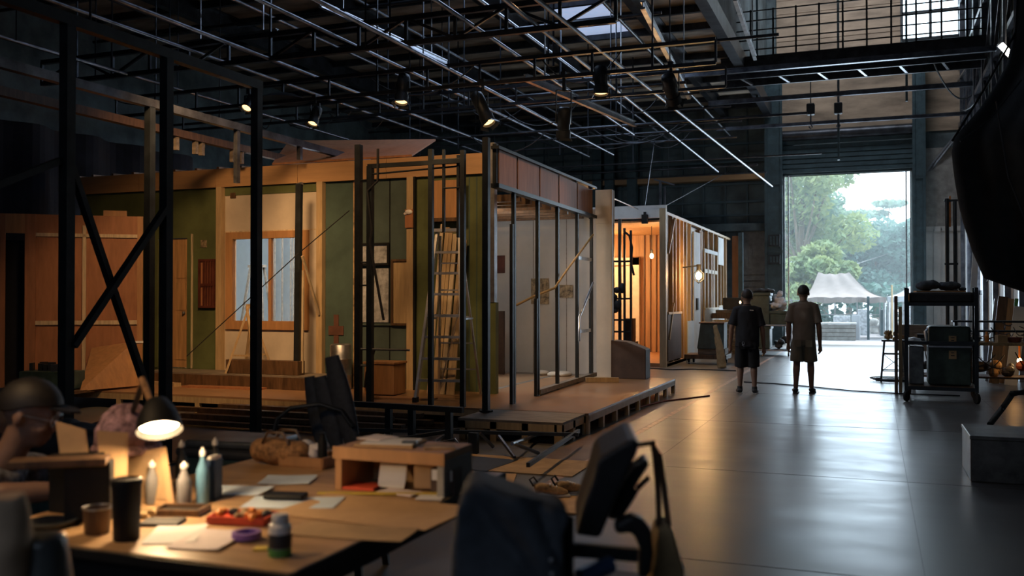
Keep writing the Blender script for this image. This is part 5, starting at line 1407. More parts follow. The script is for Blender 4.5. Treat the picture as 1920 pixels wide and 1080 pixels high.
# ================================================================== outside
hz = bpy.data.materials.new('yard_haze'); hz.use_nodes = True
nt = hz.node_tree; nt.nodes.remove(nt.nodes['Principled BSDF'])
vs = nt.nodes.new('ShaderNodeVolumeScatter'); vs.inputs['Color'].default_value = (0.80, 0.95, 1.0, 1); vs.inputs['Density'].default_value = 0.0105; vs.inputs['Anisotropy'].default_value = 0.2
nt.links.new(vs.outputs[0], nt.nodes['Material Output'].inputs['Volume'])
MATS['yard_haze'] = hz
solo(MB().mm((-26, 33.0, -.02), (26, 72, 16)), 'yard_haze', 'yard_haze', 'pale morning haze over the yard and trees outside the door', 'haze', kind='stuff')
gy = 37.4
ez = yp(1600, 556, gy).z
def tent(name, label, px0, px1, pr0, pr1, py_ridge, py_eave, y, depth, mat):
    x0, x1 = yp(px0, 560, y).x, yp(px1, 560, y).x
    r0, r1 = yp(pr0, 560, y + depth / 2).x, yp(pr1, 560, y + depth / 2).x
    zr, ze = yp((pr0 + pr1) / 2, py_ridge, y + depth / 2).z, yp((px0 + px1) / 2, py_eave, y).z
    t = thing(name, label, 'tent', ((x0 + x1) / 2, y + depth / 2, 0))
    n = 10; m = MB()
    def roof_line(v):   # v 0..1 front eave -> ridge -> back eave, with sag
        if v <= .5: k = v * 2; return k
        return (1 - v) * 2
    def fn(u, v):
        k = roof_line(v); s = k - .22 * math.sin(PI * k) * 1.0
        xa, xb = x0 + (r0 - x0) * k, x1 + (r1 - x1) * k
        x = xa + (xb - xa) * u
        z = ze + (zr - ze) * s - .06 * math.sin(PI * u) * (k > .9) - .02 * math.sin(u * 19 + v * 7)
        yy = y + depth * v
        return (x, yy, z)
    m.sheet(fn, 24, 20, .02)
    # hipped ends
    for xe, re in ((x0, r0), (x1, r1)):
        def fe(u, v, xe=xe, re=re):
            k = u; s = k - .22 * math.sin(PI * k)
            ya, yb = y + depth / 2 * k, y + depth - depth / 2 * k
            return (xe + (re - xe) * k, ya + (yb - ya) * v, ze + (zr - ze) * s)
        m.sheet(fe, 12, 6, .015)
    m.build('canopy', mat, t, world=True, smooth=True)
    MB().sheet(lambda u, v: (x0 + (x1 - x0) * u, y - .01 + .02 * math.sin(u * 40), ze - .2 * v - .02 * math.sin(u * 25)), 40, 2, .01, (0, -1, 0)).build('valance', mat, t, world=True)
    for x in (x0 + .05, x1 - .05):
        for yy in (y + .05, y + depth - .05): MB().tube((x, yy, -.03), (x, yy, ze), .035, 8).build('pole', 'steel', t, world=True)
    return t
tent('canopy_tent', 'cream canopy tent pitched outside beyond the big door', 1502, 1662, 1534, 1592, 511, 558, gy, 3.0, 'tent')
tent('canopy_tent', 'whiter canopy tent half hidden behind the door edge', 1664, 1850, 1735, 1790, 508, 556, gy + .3, 3.0, 'tent_white')
x = yp(1628, 600, gy - .2).x
solo(MB().bar((x, gy - .2, -.03), (x, gy - .2, ez), .09), 'tent_post', 'teal_metal', 'dark teal post under the corner of the cream tent', 'post')
a, b_ = yp(1500, 630, 36.2), yp(1604, 630, 36.2)
t = thing('planter_wall', 'low dark boarded planter wall outside before the cream tent', 'planter', ((a.x + b_.x) / 2, 36.4, -.03))
for k in range(4): MB().mm((a.x, 36.2, -.03 + k * .15), (b_.x, 36.25, .1 + k * .15)).build('board', 'siding', t, world=True)
MB().mm((a.x, 36.25, -.03), (b_.x, 36.9, .52)).build('body', 'wood_dark', t, world=True)
MB().mm((a.x - .03, 36.15, .57), (b_.x + .03, 36.95, .62)).build('cap', 'panel_white', t, world=True)
solo(MB().mm((yp(1594, 0, 37).x, 36.98, -.03), (yp(1610, 0, 37).x, 37.05, .9)), 'white_chair_back', 'tent_white', 'pale upright board at the end of the planter wall', 'board', bevel=.02)
for k, (p0_, p1_, pt, mt, lb) in enumerate(((1648, 1664, 580, 'teal_metal', 'dark blue-grey cabinet standing under the gap between the tents'), (1664, 1676, 562, 'panel_white', 'pale tall cabinet under the whiter tent'), (1606, 1626, 580, 'sketch', 'pale screen panel between the planter wall and the teal post'), (1560, 1592, 592, 'sketch', 'hazy pale crate under the cream tent behind the planter'), (1690, 1710, 570, 'sketch', 'pale barrier panel under the whiter tent beside the door edge'))):
    yy = 41.2 + .3 * k
    solo(MB().mm((yp(p0_, 0, yy).x, yy, -.03), (yp(p1_, 0, yy).x, yy + .5, yp(p0_, pt, yy).z)), 'yard_cabinet', mt, lb, 'cabinet', bevel=.02)
for k in range(14):
    yy = 43 + rnd(0, 1.5); x = -4.0 + k * .55 + rnd(-.2, .2)
    m = remesh(MB().ball((x, yy, .2), (rnd(.25, .45), .3, rnd(.2, .5)), 12, 8), .08, 1, .18, 2.5)
    solo(m, 'boulder', 'rock', 'grey boulder in the low row beyond the tents', 'rock', 'boulders beyond the tents')
m = MB()
for k in range(16): m.mm((-7 + k * .9, 42.4, -.03), (-6.94 + k * .9, 42.46, 1.5))
for z in (.3, .8, 1.4): m.mm((-7, 42.41, z), (7, 42.45, z + .04))
solo(m, 'yard_fence', 'steel', 'thin pale fence behind the tents', 'fence')
solo(MB().tube(yp(1590, 500, 50), yp(1708, 462, 57), .014, 5), 'overhead_wire', 'steel', 'pale overhead wire slanting before the outdoor trees', 'wire')
solo(MB().tube((yp(1668, 0, 39).x, 36.9, -.03), (yp(1668, 0, 39).x, 36.9, 2.0), .03, 8), 'flag_pole', 'pine', 'thin pole between the two tents', 'pole')

def tree(base, h, cw, nleaf, mat, label, seed, trunk_h=.35, size=.18, lobes=9, flat=1.0):
    rs = random.Random(seed)
    base = V(base); t = thing('tree', label, 'tree', base, 0, 'trees beyond the door')
    tb = MB(); tb.path([V((0, 0, 0)), V((.1, 0, h * trunk_h * .6)), V((0, .1, h * trunk_h)), V((.1, 0, h * .75))], [.2, .17, .14, .05], 8)
    cs = []
    for i in range(lobes):
        a = rs.uniform(0, 2 * PI); rr = cw * math.sqrt(rs.random()) * .72
        c = V((math.cos(a) * rr, math.sin(a) * rr, h * (trunk_h + (1 - trunk_h) * rs.uniform(.08, .86))))
        cs.append((c, cw * rs.uniform(.30, .52)))
        tb.path([V((0, 0, h * trunk_h * .9)), c * .55 + V((0, 0, h * trunk_h * .35)), c], [.09, .06, .03], 6)
    tb.build('trunk', 'bark', t)
    m = MB()
    for i in range(int(nleaf * 2.6)):
        c, r = cs[rs.randrange(len(cs))]
        d = V((rs.gauss(0, 1), rs.gauss(0, 1), rs.gauss(0, 1))).normalized() * (r * rs.random() ** .33)
        d.z *= .75 * flat
        p = c + d; s = size * rs.uniform(.6, 1.3)
        e = Euler((rs.uniform(-1, 1), rs.uniform(-1, 1), rs.uniform(0, 6.3))).to_matrix()
        m.add([p + e @ V((-s, 0, 0)), p + e @ V((0, -s * .5, 0)), p + e @ V((s, 0, .1 * s)), p + e @ V((0, s * .5, 0))], [(0, 1, 2, 3)])
    # leaves are open quads: no normal recalculation needed
    o = m.build('foliage', mat, t)
    return t
tp = lambda px, y: (yp(px, 560, y).x, y, -.03)
tree(tp(1500, 49), 10.2, 3.6, 3400, 'leaf_light', 'tallest sunlit light green tree at the left of the door view', 1, lobes=12)
tree(tp(1468, 52), 9.5, 3.4, 2400, 'leaf_mid', 'mid green tree cut off by the left door jamb', 2)
tree(tp(1545, 55), 7.6, 3.2, 2400, 'leaf_mid', 'mid green tree right behind the cream tent ridge', 3)
tree(tp(1590, 58), 6.1, 3.3, 2600, 'leaf_dark', 'darker blue-green tree in the middle of the door view', 4)
tree(tp(1640, 56), 5.4, 3.2, 2400, 'leaf_dark', 'low blue-green tree behind the gap between the tents', 5)
tree(tp(1690, 57), 5.9, 3.4, 2600, 'leaf_dark', 'low blue-green tree cut off by the right door jamb', 6)
tree(tp(1655, 64), 8.4, 3.0, 800, 'leaf_mid', 'tall sparse flat-topped tree rising over the low trees', 7, trunk_h=.6, lobes=7, flat=.3, size=.2)
tree(tp(1610, 66), 5.9, 3.6, 2000, 'leaf_mid', 'hazy far tree filling the middle distance', 8)
tree(tp(1720, 66), 5.8, 3.6, 1600, 'leaf_mid', 'hazy far tree behind the right door jamb', 9)
tree(tp(1520, 46), 4.3, 2.2, 1800, 'leaf_light', 'short yellow-green tree directly behind the cream tent', 10, trunk_h=.2)
m = MB(); rs = random.Random(3)
for i in range(2600):
    p = V((rs.uniform(-10, 9), rs.uniform(45.0, 47), rs.uniform(0, 2.2) ** 1.0)); s = rs.uniform(.12, .3)
    e = Euler((rs.uniform(-1, 1), rs.uniform(-1, 1), rs.uniform(0, 6.3))).to_matrix()
    m.add([p + e @ V((-s, 0, 0)), p + e @ V((0, -s * .5, 0)), p + e @ V((s, 0, .1 * s)), p + e @ V((0, s * .5, 0))], [(0, 1, 2, 3)])
solo(m, 'undergrowth', 'leaf_dark', 'dense green undergrowth behind the boulders and the fence', 'undergrowth', kind='stuff')
# ================================================================== people
def hand(mb, wrist, d, side, inward, s=1.0, curl=.5):
    """palm, four unequal bent fingers and a thumb added to mb; d: along the hand, side: towards the thumb, inward: palm direction"""
    d, side, inward = d.normalized(), side.normalized(), inward.normalized()
    P0 = Vector(wrist); K = P0 + d * (.095 * s)
    mb.path([P0 - d * .02, P0 + d * .02 * s, P0 + d * .06 * s, K], [.026 * s, .030 * s, .036 * s, .034 * s], 10, .55)
    for i, (off, ln) in enumerate(((.030, .072), (.010, .080), (-.011, .074), (-.031, .058))):
        b = K + side * off * s - d * .012
        c1 = (d + inward * curl * .5).normalized(); c2 = (d + inward * curl * 1.5).normalized(); c3 = (d * .8 + inward * curl * 2.4).normalized()
        L = ln * s
        mb.path([b, b + c1 * L * .48, b + c1 * L * .48 + c2 * L * .30, b + c1 * L * .48 + c2 * L * .30 + c3 * L * .24], [.0105 * s, .0095 * s, .0085 * s, .0065 * s], 8)
    tb = P0 + d * .03 * s + side * .026 * s
    t1 = (d * .75 + side * .75 + inward * .25).normalized(); t2 = (d * .95 + side * .25 + inward * .35).normalized()
    mb.path([tb - side * .012, tb + t1 * .035 * s, tb + t1 * .035 * s + t2 * .032 * s, tb + t1 * .035 * s + t2 * .055 * s], [.014 * s, .012 * s, .0105 * s, .007 * s], 8)

def head_mesh(mb, c, R, s=1.0):
    """skull, jaw, ears, nose, brow, lips around centre c; R turns local (x right, y forward, z up) to the place"""
    def at(x, y, z): return Vector(c) + R @ Vector((x * s, y * s, z * s))
    def el(p, r, rot=None):
        m = MB().ball((0, 0, 0), [q * s for q in r], 18, 12)
        if rot: m.xf(Euler(rot).to_matrix().to_4x4())
        m.xf(R.to_4x4()); m.v = [v + at(*p) for v in m.v]; mb.add(m.v, m.f)
    el((0, -.012, .03), (.076, .095, .088)); el((0, .012, -.035), (.062, .074, .078)); el((0, .045, -.085), (.038, .036, .028))
    el((0, .088, -.02), (.012, .022, .026)); el((0, .098, -.032), (.016, .014, .011)); el((0, .075, .02), (.055, .02, .014)); el((0, .078, -.066), (.024, .014, .010))
    for k in (-1, 1):
        el((k * .078, -.012, -.012), (.010, .020, .032), (0, 0, k * -.35)); el((k * .036, .066, -.035), (.022, .02, .02)); el((k * .030, .080, .002), (.013, .010, .009))

def hair_cap(name, mat, c, R, parent, s=1.0, back=118, front=52, side=88, r=(.083, .105, .098), cap_brim=False):
    mb = MB(); nu, nv = 36, 12
    def fn(u, v, k=1.0):
        a = u * 2 * PI
        f = math.sin(a)                      # +1 front, -1 back
        lim = side + (front - side) * max(0, f) ** .8 + (back - side) * max(0, -f) ** .8
        t = math.radians(lim) * v
        w = 1 + .018 * noise.noise((math.cos(a) * 6, math.sin(a) * 6, t * 7))
        return Vector((math.cos(a) * math.sin(t) * r[0] * w * k * s, (math.sin(a) * math.sin(t) * r[1] - .008) * w * k * s, (math.cos(t) * r[2] + .022) * w * k * s))
    out = [fn(i / nu, j / nv) for j in range(nv + 1) for i in range(nu)]; inn = [fn(i / nu, j / nv, .9) for j in range(nv + 1) for i in range(nu)]
    n = len(out); fs = []
    for j in range(nv):
        for i in range(nu):
            a, b = j * nu + i, j * nu + (i + 1) % nu
            fs.append((a, b, b + nu, a + nu)); fs.append((n + a, n + a + nu, n + b + nu, n + b))
    for i in range(nu):
        a, b = nv * nu + i, nv * nu + (i + 1) % nu
        fs.append((a, b, n + b, n + a))
    mb.add(out + inn, fs)
    mb.v = [Vector(c) + R @ v for v in mb.v]
    return mb.build(name, mat, parent, smooth=True)

def man(label, loc, H, rz, shirt, shorts, hem_shirt, hem_short, sh_w=.19, belly=1.0, step=.0, hl=(-.255, .02, .72), hr=(.265, .04, .70), head_turn=0.0, label_mark=None, sock=False):
    k = H / 1.71
    t = thing('person', label, 'person', loc, rz)
    S = lambda *p: Vector(p) * k
    b = MB()
    hipz = .90
    b.rings([(S(0, 0, .80), .10 * k, .08 * k), (S(0, -.01, .88), .155 * k, .110 * k), (S(0, 0, 1.0), .148 * k * belly, .108 * k * belly), (S(0, .005, 1.12), .150 * k * belly, .108 * k * belly), (S(0, .0, 1.25), .165 * k, .112 * k), (S(0, -.01, 1.36), .172 * k, .10 * k), (S(0, -.015, 1.43), .12 * k, .075 * k), (S(0, -.01, 1.47), .06 * k, .055 * k)], 20)
    b.path([S(0, -.012, 1.40), S(0, -.005, 1.48), S(0, .005, 1.55)], [.062 * k, .056 * k, .054 * k], 12)
    hc = S(0, .012, 1.60)
    R = Euler((0, 0, head_turn)).to_matrix()
    head_mesh(b, hc, R, k * 1.1)
    for sgn, hd in ((-1, hl), (1, hr)):
        sh = S(sgn * sh_w, -.01, 1.385); wr = S(hd[0], hd[1], hd[2] + .06)
        el = sh.lerp(wr, .5) + S(sgn * .028, -.035, -.01)
        b.path([S(sgn * .10, -.01, 1.40), sh, sh.lerp(el, .5), el, el.lerp(wr, .3), wr], [.055 * k, .056 * k, .048 * k, .040 * k, .041 * k, .027 * k], 12)
        hand(b, wr, (wr - el).normalized() + S(0, .10, -.25), S(-sgn * .25, 1, .1), S(-sgn, .1, 0), k, .55)
        dy = step * sgn
        hp, kn, an = S(sgn * .088, 0, .88), S(sgn * .105, .03 + dy * .6, .48), S(sgn * .118, -.03 + dy, .085)
        b.path([hp, hp.lerp(kn, .5), kn, kn.lerp(an, .28) - S(0, .012, 0), kn.lerp(an, .7), an], [.088 * k, .076 * k, .054 * k, .056 * k, .042 * k, .036 * k], 12)
        b.path([an - S(0, .02, .02), an + S(sgn * .01, .07, -.045), an + S(sgn * .025, .15, -.06)], [.036 * k, .034 * k, .024 * k], 10)
    remesh(b, .009, 3).build('body', 'skin', t, smooth=True)
    # shirt
    s = MB(); g = .018
    hz = hem_shirt / k
    s.rings([(S(0, -.005, hz), .180 * k * belly, .135 * k * belly), (S(0, 0, hz + .08), .176 * k * belly, .132 * k * belly), (S(0, .0, 1.08), .172 * k * belly, .128 * k), (S(0, .0, 1.25), .182 * k, .128 * k), (S(0, -.01, 1.36), .186 * k, .115 * k), (S(0, -.012, 1.425), .145 * k, .088 * k), (S(0, -.01, 1.462), .075 * k, .066 * k)], 24)
    for sgn, hd in ((-1, hl), (1, hr)):
        sh = S(sgn * sh_w, -.01, 1.385); wr = S(hd[0], hd[1], hd[2] + .06); el = sh.lerp(wr, .5) + S(sgn * .028, -.035, -.01)
        s.path([S(sgn * .09, -.01, 1.40), sh + S(0, 0, .004), sh.lerp(el, .45), sh.lerp(el, .82)], [.068 * k, .070 * k, .070 * k, .076 * k], 14)
    sm = remesh(s, .011, 2)
    def fold(v):
        n_ = noise.noise((v.x * 9, v.y * 9, v.z * 4.2)) * .011 + noise.noise((v.x * 17 + 4, v.y * 17, v.z * 11)) * .005
        c0 = V((0, 0, v.z)); d = (v - c0); d = d.normalized() if d.length > 1e-4 else V((0, 0, 1))
        return v + d * n_
    sm.v = [fold(v) for v in sm.v]
    sho = sm.build('shirt', shirt, t, smooth=True)
    MB().path([S(math.cos(a * PI / 8) * .060, -.012 + math.sin(a * PI / 8) * .056, 1.468 - .006 * math.sin(a * PI / 8)) for a in range(17)], .009 * k, 6).build('collar', shirt, sho, smooth=True)
    if label_mark:
        m = MB()
        for q in range(5): m.box(S(.045 + q * .013, -.118, 1.385 - .001 * q), (.009, .006, .010 + .006 * (q % 2)), (.25, 0, 0))
        m.build('back_print', 'paper', sho)
    # shorts
    q = MB(); z0 = hem_short / k
    q.rings([(S(0, -.005, .76), .140 * k, .105 * k), (S(0, -.01, .84), .172 * k, .128 * k), (S(0, -.005, .92), .168 * k, .122 * k), (S(0, 0, max(.97, hz + .04)), .158 * k, .114 * k)], 24)
    for sgn in (-1, 1):
        dy = step * sgn
        q.path([S(sgn * .078, -.005, .86), S(sgn * .092, dy * .2, .72), S(sgn * .104, .01 + dy * .5, z0)], [.104 * k, .102 * k, .100 * k], 16)
    qm = remesh(q, .011, 2); qm.v = [fold(v) for v in qm.v]
    qo = qm.build('shorts', shorts, t, smooth=True)
    for sgn in (-1, 1): MB().box(S(sgn * .085, -.136, .80), (.10 * k, .008, .11 * k)).build('back_pocket', shorts, qo)
    for sgn in (-1, 1):
        dy = step * sgn
        an = S(sgn * .118, -.03 + dy, 0)
        m = MB().path([an + S(0, -.065, .045), an + S(0, -.03, .058), an + S(sgn * .008, .05, .052), an + S(sgn * .02, .13, .040), an + S(sgn * .028, .20, .030)], [.036, .045, .046, .046, .026], 12, .8)
        so = remesh(m, .009, 2).build('shoe', 'shoe', t, smooth=True)
        MB().prism([an + S(x, y, .0) for x, y in ((-.035, -.09), (.035, -.09), (.042, 0), (.058 + .01 * sgn, .13), (.04 + .02 * sgn, .22), (-.02 + .02 * sgn, .22), (-.042 + .01 * sgn, .12), (-.04, 0))], (0, 0, .02)).build('sole', 'sole' if sock else 'shoe', so)
        if sock: MB().path([an + S(0, 0, .06), an + S(0, 0, .125)], [.046 * k, .043 * k], 12).build('sock', 'charcoal', t, smooth=True)
    hair_cap('hair', 'hair', hc, R, t, k * 1.12)
    return t
c = gp(1507, 737, 0)
man('man in a tan t-shirt and olive shorts walking towards the open door', (c.x, c.y, 0), 1.70, math.radians(2), 'shirt_tan', 'shorts_olive', .83, .50, step=.055, sh_w=.165, hl=(-.235, .02, .72), hr=(.25, .04, .70), head_turn=-.05)
c = gp(1401, 738, 0)
t1 = man('stocky man in black t-shirt and black shorts standing with his back turned', (c.x, c.y, 0), 1.63, math.radians(8), 'shirt_black', 'shorts_black', .74, .42, belly=1.12, sh_w=.172, step=-.02, hl=(-.27, .02, .74), hr=(.27, .03, .70), head_turn=.15, label_mark=True, sock=True)
m = MB().path([V((-.06 + .02 * math.cos(a * PI / 4), -.150, .80 + .025 * math.sin(a * PI / 4))) for a in range(9)], .004, 5).bar((-.075, -.150, .76), (-.07, -.150, .80), .008, .004).bar((-.05, -.150, .75), (-.055, -.150, .79), .008, .004)
m.build('key_ring', 'steel', t1)
# ================================================================== near table and what stands on it
TZ = .75
TX0, TX1, TY0, TY1 = -2.72, -1.49, 2.17, 3.74
t = thing('work_table', 'wide wooden work table with black edge in the near corner', 'table', ((TX0 + TX1) / 2, (TY0 + TY1) / 2, 0))
MB().mm((TX0, TY0, TZ - .028), (TX1, TY1, TZ)).build('top', 'table_top', t, world=True)
m = MB().mm((TX1, TY0 - .012, TZ - .032), (TX1 + .012, TY1, TZ + .001)).mm((TX0, TY0 - .012, TZ - .032), (TX1, TY0, TZ - .006))
m.build('edge_band', 'black', t, world=True)
m = MB().mm((TX0 + .06, TY0 + .06, TZ - .12), (TX1 - .06, TY0 + .1, TZ - .028)).mm((TX1 - .1, TY0 + .06, TZ - .12), (TX1 - .06, TY1 - .06, TZ - .028)).mm((TX0 + .06, TY1 - .1, TZ - .12), (TX1 - .06, TY1 - .06, TZ - .028))
m.build('apron', 'black', t, world=True)
for x in (TX0 + .08, TX1 - .08):
    for y in (TY0 + .08, TY1 - .08): MB().bar((x, y, 0), (x, y, TZ - .028), .055).build('leg', 'black_metal', t, world=True)
# low shelf boards glimpsed under the table
solo(MB().mm((-2.5, 2.2, .50), (-2.2, 2.5, .56)), 'drawer_box', 'clutter_tan', 'tan drawer box under the near edge of the table', 'box', bevel=.006)
solo(MB().mm((-2.5, 2.2, 0), (-2.2, 2.5, .50)), 'crate_stand', 'black', 'dark crate below the tan drawer box', 'crate')
def tg(px, py): return gp(px, py, TZ)
# tumbler
c = tg(237, 1012)
t = thing('tumbler', 'tall matt black tumbler on the near table edge', 'cup', (c.x, c.y, TZ))
MB().lathe([(.036, 0), (.039, .004), (.045, .165), (.0455, .175)], (0, 0, 0), 28).build('body', 'black', t, smooth=True)
MB().lathe([(.047, .170), (.048, .178), (.046, .19), (.038, .192), (.036, .186)], (0, 0, 0), 28).build('lid', 'black', t, smooth=True)
# small cup with glint
c = tg(182, 1000)
t = thing('small_cup', 'squat brown metal-rimmed cup left of the black tumbler', 'cup', (c.x, c.y, TZ))
MB().lathe([(.034, 0), (.038, .004), (.043, .075), (.045, .082), (.041, .082), (.036, .010)], (0, 0, 0), 26).build('body', 'wood_dark', t, smooth=True)
MB().path([(math.cos(a * PI / 12) * .0445, math.sin(a * PI / 12) * .0445, .083) for a in range(25)], .003, 6).build('rim', 'steel', t, smooth=True)
MB().lathe([(.036, .05), (.001, .052)], (0, 0, 0), 20).build('drink', 'black', t)
# saucer-like dish
c = tg(92, 988)
t = thing('dish', 'shallow dish with scraps at the left end of the table', 'dish', (c.x, c.y, TZ))
MB().lathe([(.04, 0), (.075, .012), (.085, .02), (.078, .018), (.04, .006)], (0, 0, 0), 24).build('bowl', 'box_steel', t, smooth=True)
# black display board box and its wooden strip
a, b_ = tg(96, 985), tg(166, 990)
t = thing('monitor_box', 'big black screen box standing at the left end of the table', 'screen', ((a.x + b_.x) / 2 - .01, a.y + .1, TZ), .62)
w_ = (b_.x - a.x)
MB().box((0, 0, .10), (w_, .08, .20)).build('body', 'black', t, bevel=.004)
MB().box((-.09, -.02, .205), (w_ + .16, .10, .025)).build('top_strip', 'wood_dark', t, bevel=.003)
# boards and frames
def standee(name, label, cat, corners, mat, th=.006, edge=None):
    """a leaning board given by the four corners on the frame, standing on the table"""
    n = (corners[1] - corners[0]).cross(corners[3] - corners[0]).normalized() * th
    o = solo(MB().prism(corners, n), name, mat, label, cat)
    return o
y = 2.72
q = lambda px, py, yy: yp(px, py, yy)
b0, b1 = tg(190, 962), tg(236, 955)
standee('cardboard_sheet', 'upright cardboard sheet behind the black tumbler, next to the screen box', 'sheet', [b0, b1, yp(240, 812, b1.y + .06), yp(182, 808, b0.y + .06)], 'kraft')
b0, b1 = tg(205, 945), tg(242, 938)
standee('card', 'pinkish pale card standing behind the cardboard sheet', 'card', [b0 + V((0, .05, 0)), b1 + V((0, .05, 0)), yp(240, 814, b1.y + .1), yp(206, 812, b0.y + .1)], 'paper_pink', .003)
fb0, fb1 = tg(222, 940), tg(328, 950)
ft1, ft0 = yp(312, 838, fb1.y + .05), yp(212, 858, fb0.y + .05)
t = thing('picture_mount', 'tan picture-mount frame leaning under the desk lamp', 'frame', (fb0 + fb1) / 2)
def fp(u, v): return fb0.lerp(fb1, u).lerp(ft0.lerp(ft1, u), v)
nn_ = (fb1 - fb0).cross(ft0 - fb0).normalized() * .006
for (u0, u1, v0, v1) in ((0, 1, .72, 1), (0, 1, 0, .2), (0, .22, .2, .72), (.80, 1, .2, .72)):
    MB().prism([fp(u0, v0), fp(u1, v0), fp(u1, v1), fp(u0, v1)], nn_).build('mount', 'kraft', t, world=True)
MB().prism([fp(.1, .1) + nn_ * 1.2, fp(.9, .1) + nn_ * 1.2, fp(.9, .9) + nn_ * 1.2, fp(.1, .9) + nn_ * 1.2], nn_ * .3).build('backing', 'cardboard', t, world=True)
# bottles
def bottle(px, py, h, r, neck, body, cap, label, liquid=None):
    c = tg(px, py)
    t = thing('bottle', label, 'bottle', (c.x, c.y, TZ))
    MB().lathe([(r * .9, 0), (r, .006), (r, h * .52), (r * .92, h * .60), (neck, h * .78), (neck, h * .86)], (0, 0, 0), 20).build('body', body, t, smooth=True)
    if liquid: MB().lathe([(r * .85, .006), (r * .9, h * .42)], (0, 0, 0), 18).build('liquid', liquid, t)
    MB().lathe([(neck * 1.25, h * .85), (neck * 1.25, h * .93), (neck * .6, h * .96), (neck * .35, h)], (0, 0, 0), 16).build('cap', cap, t, smooth=True)
    return t
bottle(285, 945, .16, .024, .010, 'clear_plastic', 'white_plastic', 'clear squeeze bottle before the tan picture-mount frame')
bottle(345, 948, .16, .026, .011, 'clear_plastic', 'white_plastic', 'short clear bottle left of the light blue bottle')
bottle(380, 943, .205, .024, .009, 'blue_plastic', 'white_plastic', 'light blue bottle with a tapered white nozzle')
bottle(340, 915, .19, .022, .009, 'charcoal', 'white_plastic', 'dark bottle with white nozzle behind the short clear one')
c = tg(402, 935)
t = thing('carton', 'narrow dark blue carton right of the light blue bottle', 'carton', (c.x, c.y, TZ))
MB().box((0, 0, .075), (.035, .06, .15), .2).build('body', 'blue_deep', t, bevel=.002)
MB().box((0, 0, .155), (.03, .05, .012), .2).build('flap', 'white_plastic', t)
bottle(403, 915, .20, .02, .009, 'charcoal', 'white_plastic', 'dark bottle with white nozzle behind the blue carton')
# black tray under bottles and wallet
c = tg(340, 962)
t = thing('tray', 'small dark wooden tray before the bottles', 'tray', (c.x, c.y, TZ), .3)
MB().box((0, 0, .005), (.16, .10, .01)).build('base', 'black', t)
MB().box((0, -.05, .012), (.17, .012, .02)).box((0, .05, .012), (.17, .012, .02)).box((-.08, 0, .012), (.012, .10, .02)).box((.08, 0, .012), (.012, .10, .02)).build('rim', 'wood_dark', t)
c = tg(305, 982)
solo(MB().box((c.x, c.y, TZ + .006), (.13, .09, .012), .35), 'notebook', 'charcoal', 'black notebook lying right of the tumbler', 'notebook', bevel=.003)
c = tg(270, 968)
m = MB().path([V((c.x + .035 * math.cos(a * PI / 6), c.y + .035 * math.sin(a * PI / 6), TZ + .012)) for a in range(12)], .012, 7)
solo(m, 'twine_coil', 'rope', 'small coil of tan twine behind the black notebook', 'twine', smooth=True)
# desk lamp
c = dp(298, 792, 3.27); base = tg(218, 908)
t = thing('desk_lamp', 'black gooseneck desk lamp shining on the table', 'lamp', base)
MB().lathe([(.075, 0), (.08, .006), (.078, .018), (.03, .026), (.014, .04)], base, 26).build('base', 'black', t, smooth=True, world=True)
top = c + V((-.03, .05, .15))
J = dp(268, 716, 3.36)
MB().path([base + V((0, 0, .03)), base.lerp(J, .5) + V((-.03, .02, .02)), J], .010, 10).build('lower_arm', 'black_metal', t, smooth=True, world=True)
MB().path([J + V((-.01, 0, .012)), J, J.lerp(c, .5), c + V((-.012, .012, .07))], [.014, .014, .011, .012], 10).build('upper_arm', 'wicker', t, smooth=True, world=True)
ld = (Vector((.245 + .16, -.42 + .06, -.87))).normalized()
mt = ld.to_track_quat('Z', 'Y').to_matrix()
MB().lathe([(.016, -.092), (.034, -.086), (.056, -.052), (.071, -.015), (.079, .032), (.077, .032), (.067, -.012), (.050, -.045), (.02, -.072)], c, 28, mt).build('shade', 'black', t, smooth=True, world=True)
MB().lathe([(.058, .004), (.066, .012), (.001, .018)], c, 24, mt).build('bulb', 'lamp_glow', t, smooth=True, world=True)
lamp('desk_lamp_bulb', 'POINT', c + ld * .026, 14, (1, .66, .34), shadow_soft_size=.03)
# papers
def sheet(px, py, w, h, rz, mat, label, name='paper_sheet', lift=.0, cat='paper'):
    c = tg(px, py)
    def fn(u, v):
        x, y_ = (u - .5) * w, (v - .5) * h
        X, Y = x * math.cos(rz) - y_ * math.sin(rz), x * math.sin(rz) + y_ * math.cos(rz)
        return (c.x + X, c.y + Y, TZ + .003 + lift + .012 * (u - .4) ** 2 + .010 * max(0, v - .6))
    return solo(MB().sheet(fn, 6, 6, .0015), name, mat, label, cat)
sheet(330, 1005, .16, .21, .5, 'paper', 'white paper sheet right of the tumbler base', lift=.001)
sheet(392, 1015, .17, .22, .2, 'paper_pink', 'pinkish printed sheet under the purple tape ring', lift=.002)
sheet(540, 902, .21, .16, .35, 'paper_blue', 'bluish white sheet lying toward the far side of the table', lift=.001)
sheet(450, 922, .22, .15, .2, 'paper_blue', 'pale blue folder beside the blue carton', lift=.001)
sheet(700, 960, .62, .36, -.05, 'kraft', 'big tan drawing sheet before the wooden riser', 'drawing_sheet', .001)
sheet(660, 1000, .40, .16, .1, 'cardboard', 'tan cardboard mat at the near right of the table', 'cardboard_sheet', .0005)
sheet(550, 945, .34, .17, .3, 'paper_blue', 'grey-blue plan sheet under the black phone', lift=.0005)
c = tg(536, 938)
solo(MB().box((c.x, c.y, TZ + .018), (.15, .075, .018), .25), 'phone', 'black', 'black phone lying on the grey-blue plan sheet', 'phone', bevel=.006)
a, b_ = tg(596, 928), tg(842, 930)
